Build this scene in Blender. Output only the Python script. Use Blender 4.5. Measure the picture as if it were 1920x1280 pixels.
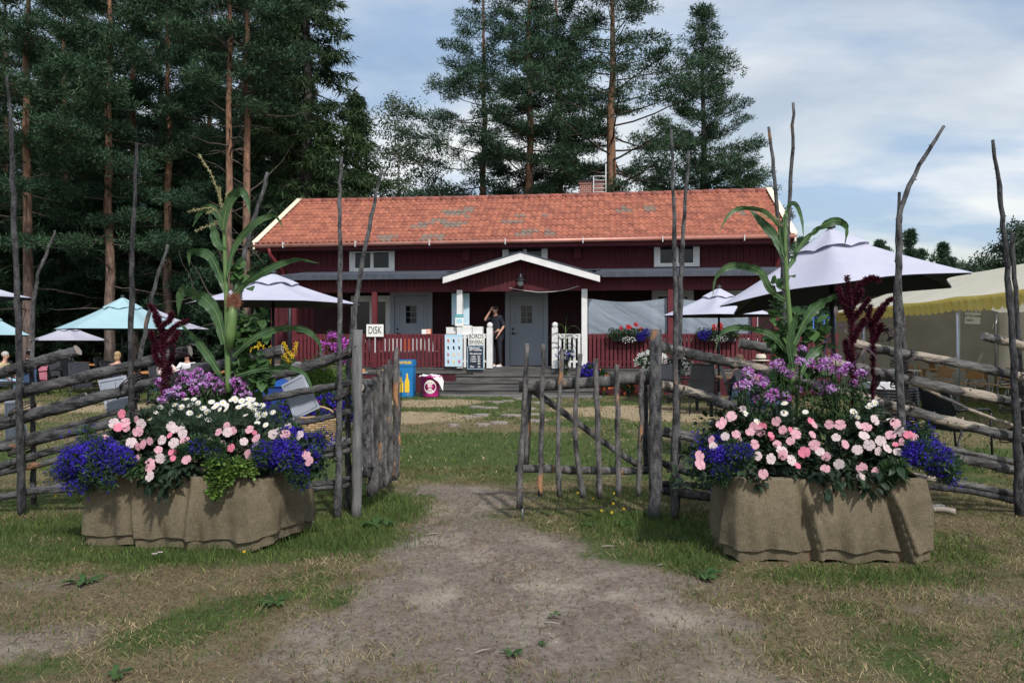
import bpy, math, random
import numpy as np
from mathutils import Vector, Matrix, Euler
R = math.radians
for _o in list(bpy.data.objects): bpy.data.objects.remove(_o)
C = bpy.context.scene.collection
SC = bpy.context.scene
# ---------------------------------------------------------------- camera
F, CH = 1440.0, 1.45            # focal length in photo pixels, eye height
cd = bpy.data.cameras.new('camera'); cam = bpy.data.objects.new('camera', cd); C.objects.link(cam)
cam.location = (0, 0, CH); cam.rotation_euler = (R(90), 0, 0)
cd.sensor_width = 36; cd.lens = 36 * F / 1920; cd.clip_end = 2000; cd.clip_start = 0.05
SC.camera = cam
# ---------------------------------------------------------------- light
SUN_EL, SUN_AZ = R(46), math.atan2(0.40, -0.92)       # sun stands behind the camera, to the right
sl = bpy.data.lights.new('sun', 'SUN'); so = bpy.data.objects.new('sun', sl); C.objects.link(so)
sl.energy = 3.3; sl.angle = R(3.0); sl.color = (1.0, 0.95, 0.90)
sd = Vector((math.sin(SUN_AZ) * math.cos(SUN_EL), math.cos(SUN_AZ) * math.cos(SUN_EL), math.sin(SUN_EL)))
so.rotation_euler = sd.to_track_quat('Z', 'Y').to_euler()
SC.view_settings.view_transform = 'Standard'; SC.view_settings.look = 'None'
SC.view_settings.exposure = 0.12; SC.view_settings.gamma = 1.0
w = bpy.data.worlds.new('World'); SC.world = w; w.use_nodes = True
nt = w.node_tree; nt.nodes.clear(); L = nt.links
def wn(t, **k):
    n = nt.nodes.new(t)
    for a, b in k.items(): setattr(n, a, b)
    return n
sky = wn('ShaderNodeTexSky', sky_type='NISHITA', sun_disc=False); sky.sun_elevation = SUN_EL; sky.sun_rotation = SUN_AZ
sky.air_density = 1.3; sky.dust_density = 1.6; sky.ozone_density = 1.8
tc = wn('ShaderNodeTexCoord'); sp = wn('ShaderNodeSeparateXYZ'); L.new(tc.outputs['Generated'], sp.inputs[0])
zz = wn('ShaderNodeMath', operation='ADD'); zz.inputs[1].default_value = 0.18; L.new(sp.outputs[2], zz.inputs[0])
zm = wn('ShaderNodeMath', operation='MAXIMUM'); zm.inputs[1].default_value = 0.05; L.new(zz.outputs[0], zm.inputs[0])
dx = wn('ShaderNodeMath', operation='DIVIDE'); L.new(sp.outputs[0], dx.inputs[0]); L.new(zm.outputs[0], dx.inputs[1])
dy = wn('ShaderNodeMath', operation='DIVIDE'); L.new(sp.outputs[1], dy.inputs[0]); L.new(zm.outputs[0], dy.inputs[1])
cb = wn('ShaderNodeCombineXYZ'); L.new(dx.outputs[0], cb.inputs[0]); L.new(dy.outputs[0], cb.inputs[1])
mp = wn('ShaderNodeMapping'); mp.inputs['Rotation'].default_value = (0, 0, R(-20)); mp.inputs['Location'].default_value = (3.1, 1.7, 0); mp.inputs['Scale'].default_value = (0.8, 1.25, 1)
L.new(cb.outputs[0], mp.inputs[0])
n1 = wn('ShaderNodeTexNoise'); n1.inputs['Scale'].default_value = 0.9; n1.inputs['Detail'].default_value = 8; n1.inputs['Roughness'].default_value = 0.55; n1.inputs['Distortion'].default_value = 0.5
L.new(mp.outputs[0], n1.inputs['Vector'])
rp = wn('ShaderNodeValToRGB'); rp.color_ramp.elements[0].position = 0.36; rp.color_ramp.elements[1].position = 0.66
rp.color_ramp.elements[0].color = (0.30, 0.30, 0.30, 1); rp.color_ramp.elements[1].color = (1, 1, 1, 1)
L.new(n1.outputs['Fac'], rp.inputs[0])
n2 = wn('ShaderNodeTexNoise'); n2.inputs['Scale'].default_value = 1.25; n2.inputs['Detail'].default_value = 6; L.new(mp.outputs[0], n2.inputs['Vector'])
cc = wn('ShaderNodeMix', data_type='RGBA'); cc.inputs[6].default_value = (3.9, 5.1, 6.9, 1); cc.inputs[7].default_value = (8.2, 8.3, 8.3, 1)
rp2 = wn('ShaderNodeValToRGB'); rp2.color_ramp.elements[0].position = 0.40; rp2.color_ramp.elements[1].position = 0.56; L.new(n2.outputs['Fac'], rp2.inputs[0])
L.new(rp2.outputs[0], cc.inputs[0])
mx = wn('ShaderNodeMix', data_type='RGBA'); L.new(rp.outputs[0], mx.inputs[0]); L.new(sky.outputs[0], mx.inputs[6]); L.new(cc.outputs[2], mx.inputs[7])
bg = wn('ShaderNodeBackground'); bg.inputs['Strength'].default_value = 0.115; L.new(mx.outputs[2], bg.inputs[0])
wo = wn('ShaderNodeOutputWorld'); L.new(bg.outputs[0], wo.inputs[0])

# ---------------------------------------------------------------- measuring helpers
def W(px, py, D): return Vector(((px - 960) / F * D, D, CH - (py - 640) / F * D))
def G(px, py):
    D = F * CH / (py - 640); return Vector(((px - 960) / F * D, D, 0))
def px2m(p, D): return p / F * D
def rnd(a, b): return random.uniform(a, b)

# ---------------------------------------------------------------- object helpers
def setp(o, label=None, cat=None, group=None, kind=None):
    if label: o['label'] = label
    if cat: o['category'] = cat
    if group: o['group'] = group
    if kind: o['kind'] = kind
    return o
def thing(name, label, cat, loc=(0, 0, 0), rz=0, group=None):
    o = bpy.data.objects.new(name, None); C.objects.link(o); o.empty_display_size = 0.1
    o.location = loc; o.rotation_euler = (0, 0, rz)
    return setp(o, label, cat, group)
def wmat(o):
    m = Matrix.Identity(4)
    while o is not None:
        m = Matrix.LocRotScale(o.location, o.rotation_euler, o.scale) @ m; o = o.parent
    return m
def kids(o): return [c for c in bpy.data.objects if c.parent == o]
def copy_tree(o, par=None, ks=None):
    if ks is None:
        ks = {}
        for c in bpy.data.objects:
            if c.parent: ks.setdefault(c.parent.name, []).append(c)
    c = o.copy(); C.objects.link(c); c.parent = par
    for ch in ks.get(o.name, []): copy_tree(ch, c, ks)
    return c
def npmesh(name, v, f, mat, parent=None, world=False, smooth=False, mi=None):
    """v (n,3), f (m,k) uniform faces"""
    v = np.asarray(v, dtype=np.float32); f = np.asarray(f, dtype=np.int32)
    if world and parent is not None:
        im = np.array(wmat(parent).inverted()); v = v @ im[:3, :3].T.astype(np.float32) + im[:3, 3].astype(np.float32)
    me = bpy.data.meshes.new(name); k = f.shape[1]
    me.vertices.add(len(v)); me.vertices.foreach_set('co', v.ravel())
    me.loops.add(f.size); me.loops.foreach_set('vertex_index', f.ravel())
    me.polygons.add(len(f)); me.polygons.foreach_set('loop_start', np.arange(0, f.size, k, dtype=np.int32))
    try: me.polygons.foreach_set('loop_total', np.full(len(f), k, dtype=np.int32))
    except Exception: pass
    if smooth: me.polygons.foreach_set('use_smooth', np.ones(len(f), dtype=bool))
    mats = mat if isinstance(mat, (list, tuple)) else [mat]
    for m in mats: me.materials.append(m)
    if mi is not None: me.polygons.foreach_set('material_index', np.asarray(mi, dtype=np.int32))
    me.update(calc_edges=True); me.validate()
    o = bpy.data.objects.new(name, me); C.objects.link(o); o.parent = parent
    return o
class MB:
    def __init__(s): s.v = []; s.f = []; s.m = []; s.s = []; s.cur = 0; s.sm = False
    def add(s, vs, fs, smooth=None):
        b = len(s.v); s.v += [tuple(p) for p in vs]
        for f in fs: s.f.append(tuple(i + b for i in f)); s.m.append(s.cur); s.s.append(s.sm if smooth is None else smooth)
        return s
    def box(s, x0, x1, y0, y1, z0, z1):
        vs = [(x, y, z) for z in (z0, z1) for y in (y0, y1) for x in (x0, x1)]
        return s.add(vs, [(0, 2, 3, 1), (4, 5, 7, 6), (0, 1, 5, 4), (2, 6, 7, 3), (0, 4, 6, 2), (1, 3, 7, 5)], False)
    def cbox(s, c, d, m=None):
        """box centre c size d, optional 3x3/4x4 rotation m"""
        vs = []
        for z in (-1, 1):
            for y in (-1, 1):
                for x in (-1, 1):
                    p = Vector((x * d[0] / 2, y * d[1] / 2, z * d[2] / 2))
                    if m is not None: p = m.to_3x3() @ p
                    vs.append(Vector(c) + p)
        return s.add(vs, [(0, 2, 3, 1), (4, 5, 7, 6), (0, 1, 5, 4), (2, 6, 7, 3), (0, 4, 6, 2), (1, 3, 7, 5)], False)
    def tube(s, pts, rad, n=8, cap=True, jit=0.0, flat=1.0):
        pts = [Vector(p) for p in pts]
        if not isinstance(rad, (list, tuple)): rad = [rad] * len(pts)
        d0 = (pts[1] - pts[0]).normalized(); up = Vector((0, 0, 1)) if abs(d0.z) < .9 else Vector((1, 0, 0))
        vs = []; a = d0.cross(up).normalized()
        for i, p in enumerate(pts):
            d = (pts[min(i + 1, len(pts) - 1)] - pts[max(i - 1, 0)]).normalized()
            a = (a - d * a.dot(d)).normalized(); b = d.cross(a)
            for k in range(n):
                t = 2 * math.pi * k / n; r = rad[i] * (1 + (random.uniform(-jit, jit) if jit else 0))
                vs.append(p + a * (math.cos(t) * r) + b * (math.sin(t) * r * flat))
        fs = [(i * n + k, i * n + (k + 1) % n, (i + 1) * n + (k + 1) % n, (i + 1) * n + k) for i in range(len(pts) - 1) for k in range(n)]
        s.add(vs, fs, True)
        if cap:
            m = len(pts) - 1; b = len(s.v) - len(vs)
            s.f.append(tuple(b + k for k in range(n))[::-1]); s.m.append(s.cur); s.s.append(False)
            s.f.append(tuple(b + m * n + k for k in range(n))); s.m.append(s.cur); s.s.append(False)
        return s
    def lathe(s, c, prof, n=16, cap=True):
        c = Vector(c)
        vs = [c + Vector((r * math.cos(2 * math.pi * k / n), r * math.sin(2 * math.pi * k / n), z)) for r, z in prof for k in range(n)]
        s.add(vs, [(i * n + k, i * n + (k + 1) % n, (i + 1) * n + (k + 1) % n, (i + 1) * n + k) for i in range(len(prof) - 1) for k in range(n)], True)
        return s
    def ball(s, c, r, n=12, m=8):
        c = Vector(c); r = (r, r, r) if not isinstance(r, (tuple, list)) else r
        prof = [(max(1e-4, math.sin(math.pi * i / m)), -math.cos(math.pi * i / m)) for i in range(m + 1)]
        vs = [c + Vector((q * math.cos(2 * math.pi * k / n) * r[0], q * math.sin(2 * math.pi * k / n) * r[1], z * r[2])) for q, z in prof for k in range(n)]
        return s.add(vs, [(i * n + k, i * n + (k + 1) % n, (i + 1) * n + (k + 1) % n, (i + 1) * n + k) for i in range(m) for k in range(n)], True)
    def prism(s, poly, ax, lo, hi):
        """poly 2D points in the two axes other than ax, extruded lo..hi along ax"""
        def pt(p, h):
            return (h, p[0], p[1]) if ax == 0 else ((p[0], h, p[1]) if ax == 1 else (p[0], p[1], h))
        n = len(poly); vs = [pt(p, lo) for p in poly] + [pt(p, hi) for p in poly]
        return s.add(vs, [tuple(range(n)), tuple(range(2 * n - 1, n - 1, -1))] + [(i, i + n, (i + 1) % n + n, (i + 1) % n) for i in range(n)], False)
    def ribbon(s, pts, wid, side, fold=0.25, wave=0.0):
        """leaf blade along pts, widths wid, side vector, V-fold"""
        pts = [Vector(p) for p in pts]; vs = []
        for i, p in enumerate(pts):
            d = (pts[min(i + 1, len(pts) - 1)] - pts[max(i - 1, 0)]).normalized()
            sv = Vector(side(i) if callable(side) else side); sv = (sv - d * sv.dot(d)).normalized(); nn = d.cross(sv)
            wv = math.sin(i * 1.9) * wave * wid[i]
            vs += [p - sv * wid[i] + nn * (fold * wid[i] + wv), p, p + sv * wid[i] + nn * (fold * wid[i] - wv)]
        return s.add(vs, [q for i in range(len(pts) - 1) for q in ((3 * i, 3 * i + 1, 3 * i + 4, 3 * i + 3), (3 * i + 1, 3 * i + 2, 3 * i + 5, 3 * i + 4))], True)
    def build(s, name, mat, parent=None, world=False):
        me = bpy.data.meshes.new(name)
        vs = s.v
        if world and parent is not None:
            im = wmat(parent).inverted(); vs = [tuple(im @ Vector(p)) for p in vs]
        me.from_pydata(vs, [], s.f)
        for m in (mat if isinstance(mat, (list, tuple)) else [mat]): me.materials.append(m)
        me.polygons.foreach_set('material_index', s.m); me.polygons.foreach_set('use_smooth', s.s)
        me.update()
        o = bpy.data.objects.new(name, me); C.objects.link(o); o.parent = parent
        return o
def bez(pts, n=6):
    """Catmull-Rom through pts"""
    P = [Vector(p) for p in pts]; P = [P[0] * 2 - P[1]] + P + [P[-1] * 2 - P[-2]]; out = []
    for i in range(1, len(P) - 2):
        for k in range(n):
            t = k / n; a, b, c, d = P[i - 1:i + 3]
            out.append(0.5 * ((2 * b) + (c - a) * t + (2 * a - 5 * b + 4 * c - d) * t * t + (3 * b - a - 3 * c + d) * t ** 3))
    out.append(P[-2]); return out
def text(s, parent, size, loc, rot, mat, name='lettering', align='CENTER', shear=0.0, off=0.0, ext=0.002, xs=1.0):
    cu = bpy.data.curves.new(name, 'FONT'); cu.body = s; cu.size = size; cu.align_x = align; cu.align_y = 'CENTER'; cu.extrude = ext; cu.shear = shear; cu.offset = off
    cu.resolution_u = 3; cu.space_line = 0.85
    t = bpy.data.objects.new('tmp', cu); C.objects.link(t)
    me = bpy.data.meshes.new_from_object(t.evaluated_get(bpy.context.evaluated_depsgraph_get())); bpy.data.objects.remove(t)
    me.materials.clear(); me.materials.append(mat)
    o = bpy.data.objects.new(name, me); C.objects.link(o); o.parent = parent; o.location = loc; o.rotation_euler = rot; o.scale = (xs, 1, 1)
    return o

# ---------------------------------------------------------------- materials
def newmat(name):
    m = bpy.data.materials.new(name); m.use_nodes = True; t = m.node_tree
    b = t.nodes['Principled BSDF']; return m, t, b
def PM(name, c1, c2=None, scale=6, rough=0.7, bump=0.0, bscale=None, metal=0, island=0.0, stretch=(1, 1, 1), spec=0.4, trans=0.0, c3=None, c3t=0.62, detail=5, sss=0, fine=0, coord='Object'):
    m, t, b = newmat(name); N = t.nodes; K = t.links
    b.inputs['Roughness'].default_value = rough; b.inputs['Metallic'].default_value = metal; b.inputs['Specular IOR Level'].default_value = spec
    b.inputs['Base Color'].default_value = (*c1, 1)
    col = None
    tcn = N.new('ShaderNodeTexCoord'); mpn = N.new('ShaderNodeMapping'); mpn.inputs['Scale'].default_value = stretch; K.new(tcn.outputs[coord], mpn.inputs[0])
    if c2 is not None:
        nz = N.new('ShaderNodeTexNoise'); nz.inputs['Scale'].default_value = scale; nz.inputs['Detail'].default_value = detail; nz.inputs['Roughness'].default_value = .62; K.new(mpn.outputs[0], nz.inputs['Vector'])
        r = N.new('ShaderNodeValToRGB'); r.color_ramp.elements[0].position = .36; r.color_ramp.elements[1].position = .64
        r.color_ramp.elements[0].color = (*c1, 1); r.color_ramp.elements[1].color = (*c2, 1); K.new(nz.outputs['Fac'], r.inputs[0]); col = r.outputs[0]
        if c3 is not None:
            n3 = N.new('ShaderNodeTexNoise'); n3.inputs['Scale'].default_value = scale * .45; n3.inputs['Detail'].default_value = 3; n3.noise_dimensions = '4D'; n3.inputs['W'].default_value = 3.3; K.new(mpn.outputs[0], n3.inputs['Vector'])
            r3 = N.new('ShaderNodeValToRGB'); r3.color_ramp.elements[0].position = c3t; r3.color_ramp.elements[1].position = c3t + .04
            K.new(n3.outputs['Fac'], r3.inputs[0]); x = N.new('ShaderNodeMix'); x.data_type = 'RGBA'; K.new(r3.outputs[0], x.inputs[0]); K.new(col, x.inputs[6]); x.inputs[7].default_value = (*c3, 1); col = x.outputs[2]
    if island > 0:
        ge = N.new('ShaderNodeNewGeometry'); mr = N.new('ShaderNodeMapRange'); mr.inputs[3].default_value = 1 - island; mr.inputs[4].default_value = 1 + island; K.new(ge.outputs['Random Per Island'], mr.inputs[0])
        vm = N.new('ShaderNodeVectorMath'); vm.operation = 'SCALE'
        if col is None: vm.inputs[0].default_value = c1
        else: K.new(col, vm.inputs[0])
        K.new(mr.outputs[0], vm.inputs['Scale']); col = vm.outputs[0]
    if col is not None: K.new(col, b.inputs['Base Color'])
    if bump > 0:
        nb = N.new('ShaderNodeTexNoise'); nb.inputs['Scale'].default_value = bscale or scale * 4; nb.inputs['Detail'].default_value = 6; nb.inputs['Roughness'].default_value = .65; K.new(mpn.outputs[0], nb.inputs['Vector'])
        bm = N.new('ShaderNodeBump'); bm.inputs['Strength'].default_value = min(1, bump); bm.inputs['Distance'].default_value = .02 if bump <= 1 else .02 * bump; K.new(nb.outputs['Fac'], bm.inputs['Height']); K.new(bm.outputs[0], b.inputs['Normal'])
    if trans > 0:
        tr = N.new('ShaderNodeBsdfTranslucent'); ms = N.new('ShaderNodeMixShader'); ms.inputs[0].default_value = trans; out = N['Material Output']
        if col is not None: K.new(col, tr.inputs[0])
        else: tr.inputs[0].default_value = (*c1, 1)
        K.new(b.outputs[0], ms.inputs[1]); K.new(tr.outputs[0], ms.inputs[2]); K.new(ms.outputs[0], out.inputs[0])
    return m
M = {}
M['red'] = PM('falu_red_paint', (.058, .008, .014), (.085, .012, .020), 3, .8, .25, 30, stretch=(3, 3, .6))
M['redshade'] = PM('shaded_red_paint', (.022, .006, .010), (.038, .009, .014), 3, .85, .25, 30, stretch=(3, 3, .6))  # wall red darkened, the shade under the porch roof is in the colour
M['red2'] = PM('red_rail_paint', (.095, .012, .019), (.13, .02, .028), 5, .7, .2, 30)
M['white'] = PM('white_paint', (.66, .66, .66), (.76, .76, .75), 4, .6, .15, 30)
M['cream'] = PM('cream_paint', (.74, .66, .50), (.80, .72, .57), 4, .6)
M['wframe'] = PM('window_paint', (.58, .60, .62), (.68, .70, .71), 4, .55)
M['greydoor'] = PM('door_paint', (.30, .34, .41), (.34, .38, .44), 2, .5)
M['felt'] = PM('roof_felt', (.045, .055, .075), (.07, .08, .105), 4, .75, .3, 40)
M['brick'] = None
M['deckwood'] = PM('weathered_deck', (.055, .055, .058), (.15, .14, .13), 3, .85, .5, 20, stretch=(.4, 4, 4), c3=(.22, .18, .13), c3t=.63)
M['dark'] = PM('black_metal', (.012, .013, .017), None, rough=.45)
M['blackplastic'] = PM('black_plastic', (.018, .02, .026), (.03, .033, .04), 8, .5)
M['metal'] = PM('grey_metal', (.42, .45, .5), (.5, .53, .58), 5, .35, metal=.7)
M['copper'] = PM('gutter', (.42, .17, .13), (.5, .24, .19), 3, .4, metal=.3)
M['downpipe'] = PM('red_downpipe', (.20, .03, .035), None, rough=.5)
def glassmat():
    m, t, b = newmat('window_glass'); b.inputs['Base Color'].default_value = (.006, .009, .014, 1); b.inputs['Roughness'].default_value = .06; b.inputs['Specular IOR Level'].default_value = .35; return m
M['glass'] = glassmat()
M['bark'] = PM('fence_bark', (.022, .022, .025), (.15, .15, .155), 22, .9, 1.6, 45, stretch=(1, 1, .45), c3=(.24, .14, .08), c3t=.64)
M['railbark'] = PM('rail_bark', (.014, .014, .017), (.135, .133, .135), 16, .9, 2.2, 30, stretch=(.4, 1, 1), c3=(.26, .14, .075), c3t=.63)
M['railpeel'] = PM('peeled_rail', (.022, .021, .022), (.17, .165, .16), 15, .9, 2.0, 30, stretch=(.35, 1, 1), c3=(.36, .31, .25), c3t=.535)
M['barkdark'] = PM('dark_fence_bark', (.014, .014, .017), (.085, .085, .09), 22, .9, 1.6, 45, stretch=(1, 1, .45), c3=(.20, .10, .05), c3t=.73)
M['bare'] = PM('bare_wood', (.09, .09, .095), (.20, .197, .195), 18, .85, .7, 50, stretch=(1, 1, .15))
M['picket'] = PM('picket_bark', (.03, .029, .03), (.19, .18, .175), 20, .9, 1.4, 50, stretch=(1, 1, .35), c3=(.42, .22, .11), c3t=.60)
M['cut'] = PM('log_end', (.25, .22, .19), (.32, .28, .24), 10, .9, .3)
M['withe'] = PM('withe', (.03, .028, .028), (.07, .06, .055), 20, .9)
def leafm(name, c1, c2, isl=.35, tr=.25, rough=.6, scale=1.3, c3=None):
    return PM(name, c1, c2, scale, rough, island=isl, trans=tr, c3=c3, spec=.25)
M['needle'] = leafm('pine_needles', (.024, .058, .030), (.052, .100, .048), .55, .15, scale=.7)
M['needle2'] = leafm('blue_pine_needles', (.026, .064, .036), (.058, .112, .062), .55, .15, scale=.7)
M['spruce'] = leafm('spruce_needles', (.018, .040, .018), (.046, .082, .026), .55, .15, scale=.6)
M['birch'] = leafm('birch_leaves', (.055, .085, .045), (.11, .145, .09), .45, .3, scale=.8)
M['bush'] = leafm('bush_leaves', (.022, .052, .018), (.05, .10, .03), .45, .3, scale=1)
M['far'] = leafm('far_foliage', (.035, .062, .036), (.065, .100, .055), .4, .15, scale=.4)
def pinebark():
    m, t, b = newmat('pine_bark'); N = t.nodes; K = t.links
    tcn = N.new('ShaderNodeTexCoord'); mpn = N.new('ShaderNodeMapping'); mpn.inputs['Scale'].default_value = (1, 1, .3); K.new(tcn.outputs['Object'], mpn.inputs[0])
    nz = N.new('ShaderNodeTexNoise'); nz.inputs['Scale'].default_value = 9; nz.inputs['Detail'].default_value = 6; K.new(mpn.outputs[0], nz.inputs['Vector'])
    lo = N.new('ShaderNodeValToRGB'); lo.color_ramp.elements[0].position = .4; lo.color_ramp.elements[1].position = .6; lo.color_ramp.elements[0].color = (.06, .045, .04, 1); lo.color_ramp.elements[1].color = (.16, .12, .105, 1); K.new(nz.outputs[0], lo.inputs[0])
    hi = N.new('ShaderNodeValToRGB'); hi.color_ramp.elements[0].position = .35; hi.color_ramp.elements[1].position = .65; hi.color_ramp.elements[0].color = (.11, .06, .04, 1); hi.color_ramp.elements[1].color = (.27, .145, .085, 1); K.new(nz.outputs[0], hi.inputs[0])
    s = N.new('ShaderNodeSeparateXYZ'); K.new(tcn.outputs['Object'], s.inputs[0]); mr = N.new('ShaderNodeMapRange'); mr.inputs[1].default_value = 1.5; mr.inputs[2].default_value = 8; K.new(s.outputs[2], mr.inputs[0])
    x = N.new('ShaderNodeMix'); x.data_type = 'RGBA'; K.new(mr.outputs[0], x.inputs[0]); K.new(lo.outputs[0], x.inputs[6]); K.new(hi.outputs[0], x.inputs[7]); K.new(x.outputs[2], b.inputs['Base Color'])
    b.inputs['Roughness'].default_value = .9; bm = N.new('ShaderNodeBump'); bm.inputs['Strength'].default_value = .8; bm.inputs['Distance'].default_value = .04; K.new(nz.outputs[0], bm.inputs['Height']); K.new(bm.outputs[0], b.inputs['Normal'])
    return m
M['pinebark'] = pinebark()
M['limb'] = PM('limb_bark', (.035, .028, .024), (.10, .08, .065), 8, .9)
M['greybark'] = PM('grey_bark', (.035, .032, .03), (.09, .085, .08), 8, .9, .8, 20, stretch=(1, 1, .3))
M['birchbark'] = PM('birch_bark', (.45, .45, .43), (.08, .08, .08), 6, .8)
M['umb'] = PM('white_canopy', (.47, .475, .59), (.53, .535, .64), 2, .8, trans=.12)
M['umbc'] = PM('cyan_canopy', (.35, .54, .60), (.38, .57, .63), 2, .8, trans=.12)
M['lining'] = PM('dark_lining', (.02, .022, .032), (.026, .028, .038), 2, .9)
M['tentroof'] = PM('tent_roof', (.66, .63, .50), (.73, .70, .58), 1.5, .7, .2, 3, trans=.3)
M['tentyellow'] = PM('yellow_valance', (.66, .52, .12), (.72, .60, .18), 2, .7, trans=.3)
M['tentwall'] = PM('tent_wall', (.34, .31, .25), (.42, .39, .32), .8, .9, .3, 3, trans=.4)
M['orangewood'] = PM('orange_table', (.42, .17, .06), (.5, .22, .08), 6, .6)
M['plywood'] = PM('plywood', (.36, .20, .09), (.42, .25, .12), 6, .5)
M['denim'] = PM('denim_blue', (.04, .07, .15), (.06, .10, .2), 12, .9)
M['jeans'] = PM('light_jeans', (.25, .38, .5), (.32, .45, .56), 12, .9)
M['skin'] = PM('skin', (.50, .27, .20), (.56, .32, .24), 9, .55)
M['hair_brown'] = PM('brown_hair', (.07, .04, .025), (.13, .08, .05), 30, .8)
M['hair_dark'] = PM('dark_hair', (.015, .012, .012), (.03, .025, .022), 30, .8)
M['hair_blond'] = PM('blond_hair', (.30, .20, .10), (.4, .28, .15), 30, .8)
M['hair_grey'] = PM('grey_hair', (.35, .34, .33), (.45, .44, .42), 30, .8)
M['cl_dark'] = PM('dark_cloth', (.015, .018, .028), (.025, .028, .04), 10, .9)
M['cl_white'] = PM('white_cloth', (.62, .62, .66), (.7, .7, .73), 10, .9)
M['cl_pink'] = PM('pink_cloth', (.6, .2, .28), (.66, .26, .34), 10, .9)
M['cl_purple'] = PM('purple_cloth', (.06, .035, .11), (.09, .05, .15), 10, .9)
M['cl_yellow'] = PM('yellow_cloth', (.5, .42, .22), (.56, .48, .28), 10, .9)
M['cl_rose'] = PM('pale_rose_cloth', (.62, .48, .46), (.68, .55, .52), 10, .9)
M['straw'] = PM('straw', (.52, .46, .36), (.6, .55, .44), 40, .9)
M['olive'] = PM('olive_felt', (.12, .12, .10), (.16, .16, .13), 20, .9)
M['board'] = PM('grey_board', (.34, .38, .46), (.40, .44, .52), 3, .5)
M['paper'] = PM('paper', (.80, .80, .76), (.84, .84, .80), 4, .7)
M['ink'] = PM('ink', (.015, .015, .02), None, rough=.7)
M['chalk'] = PM('chalk', (.75, .75, .78), None, rough=.9)
M['slate'] = PM('chalkboard', (.012, .018, .035), (.02, .028, .05), 5, .6)
M['ltblue'] = PM('light_blue_print', (.38, .62, .76), (.46, .68, .80), 2, .5)
M['ltblue2'] = PM('pale_blue_print', (.45, .62, .74), (.62, .74, .80), 1, .5)
M['teal'] = PM('teal_print', (.04, .32, .38), None, rough=.5)
M['blue'] = PM('blue_cardboard', (.008, .16, .42), (.012, .19, .47), 3, .55)
M['yellow'] = PM('yellow_print', (.85, .55, .03), None, rough=.5)
M['magenta'] = PM('magenta_plastic', (.62, .03, .26), (.66, .04, .29), 3, .35)
M['cloth'] = PM('white_rag', (.72, .70, .70), (.78, .76, .76), 10, .9)
M['orange'] = PM('orange_plastic', (.75, .16, .04), None, rough=.5)
M['bluebin'] = PM('blue_bin', (.02, .05, .20), (.025, .06, .24), 3, .4)
M['bluemetal'] = PM('blue_metal', (.02, .10, .40), None, rough=.4)
M['wicker'] = PM('wicker', (.30, .20, .10), (.46, .33, .19), 40, .8, .6, 80)
M['stonepot'] = PM('stone_pot', (.45, .42, .32), (.5, .47, .38), 10, .8)
M['brown_wood'] = PM('brown_wood', (.10, .06, .035), (.16, .10, .06), 6, .7, stretch=(.5, 4, 4))
def M_alpha(name, col, a):
    m, t, b = newmat(name); b.inputs['Base Color'].default_value = (*col, 1); b.inputs['Roughness'].default_value = .35
    tr = t.nodes.new('ShaderNodeBsdfTransparent'); ms = t.nodes.new('ShaderNodeMixShader'); ms.inputs[0].default_value = a
    nz = t.nodes.new('ShaderNodeTexNoise'); nz.inputs['Scale'].default_value = 1.2; bm = t.nodes.new('ShaderNodeBump'); bm.inputs['Strength'].default_value = .6; bm.inputs['Distance'].default_value = .1
    t.links.new(nz.outputs[0], bm.inputs['Height']); t.links.new(bm.outputs[0], b.inputs['Normal'])
    t.links.new(tr.outputs[0], ms.inputs[1]); t.links.new(b.outputs[0], ms.inputs[2]); t.links.new(ms.outputs[0], t.nodes['Material Output'].inputs[0]); return m
M['tarp'] = M_alpha('clear_tarp', (.42, .50, .60), .55)
# ---------------------------------------------------------------- leaf clouds (numpy)
def blades(rng, cen, n, rad, length, width, up=.3, out=1.0, down=0.0, tri=True, lenvar=.4, dirs=None):
    """n blades round each centre; rad (rx,ry,rz) or array (k,3). Returns v,f"""
    cen = np.asarray(cen, float); k = len(cen); rad = np.asarray(rad, float)
    if rad.ndim == 0: rad = np.full(3, rad)
    c = np.repeat(cen, n, 0); rr = np.repeat(rad, n, 0) if rad.ndim == 2 else rad
    u = rng.normal(size=(k * n, 3)); u /= np.linalg.norm(u, axis=1)[:, None]
    q = rng.random((k * n, 1)) ** .5
    p = c + u * q * rr
    d = u * out + rng.normal(size=(k * n, 3)) * .5; d[:, 2] += up - down
    if dirs is not None: d += np.repeat(dirs, n, 0)
    d /= np.linalg.norm(d, axis=1)[:, None]
    s = np.cross(d, rng.normal(size=(k * n, 3))); s /= np.linalg.norm(s, axis=1)[:, None]
    Ln = length * (1 + lenvar * rng.uniform(-1, 1, (k * n, 1))); Wd = width * (1 + .3 * rng.uniform(-1, 1, (k * n, 1)))
    m = k * n
    if tri:
        v = np.stack([p - s * Wd / 2, p + s * Wd / 2, p + d * Ln], 1).reshape(-1, 3)
        return v, np.arange(3 * m).reshape(-1, 3)
    v = np.stack([p, p + d * Ln * .45 + s * Wd / 2, p + d * Ln, p + d * Ln * .45 - s * Wd / 2], 1).reshape(-1, 3)
    return v, np.arange(4 * m).reshape(-1, 4)
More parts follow.
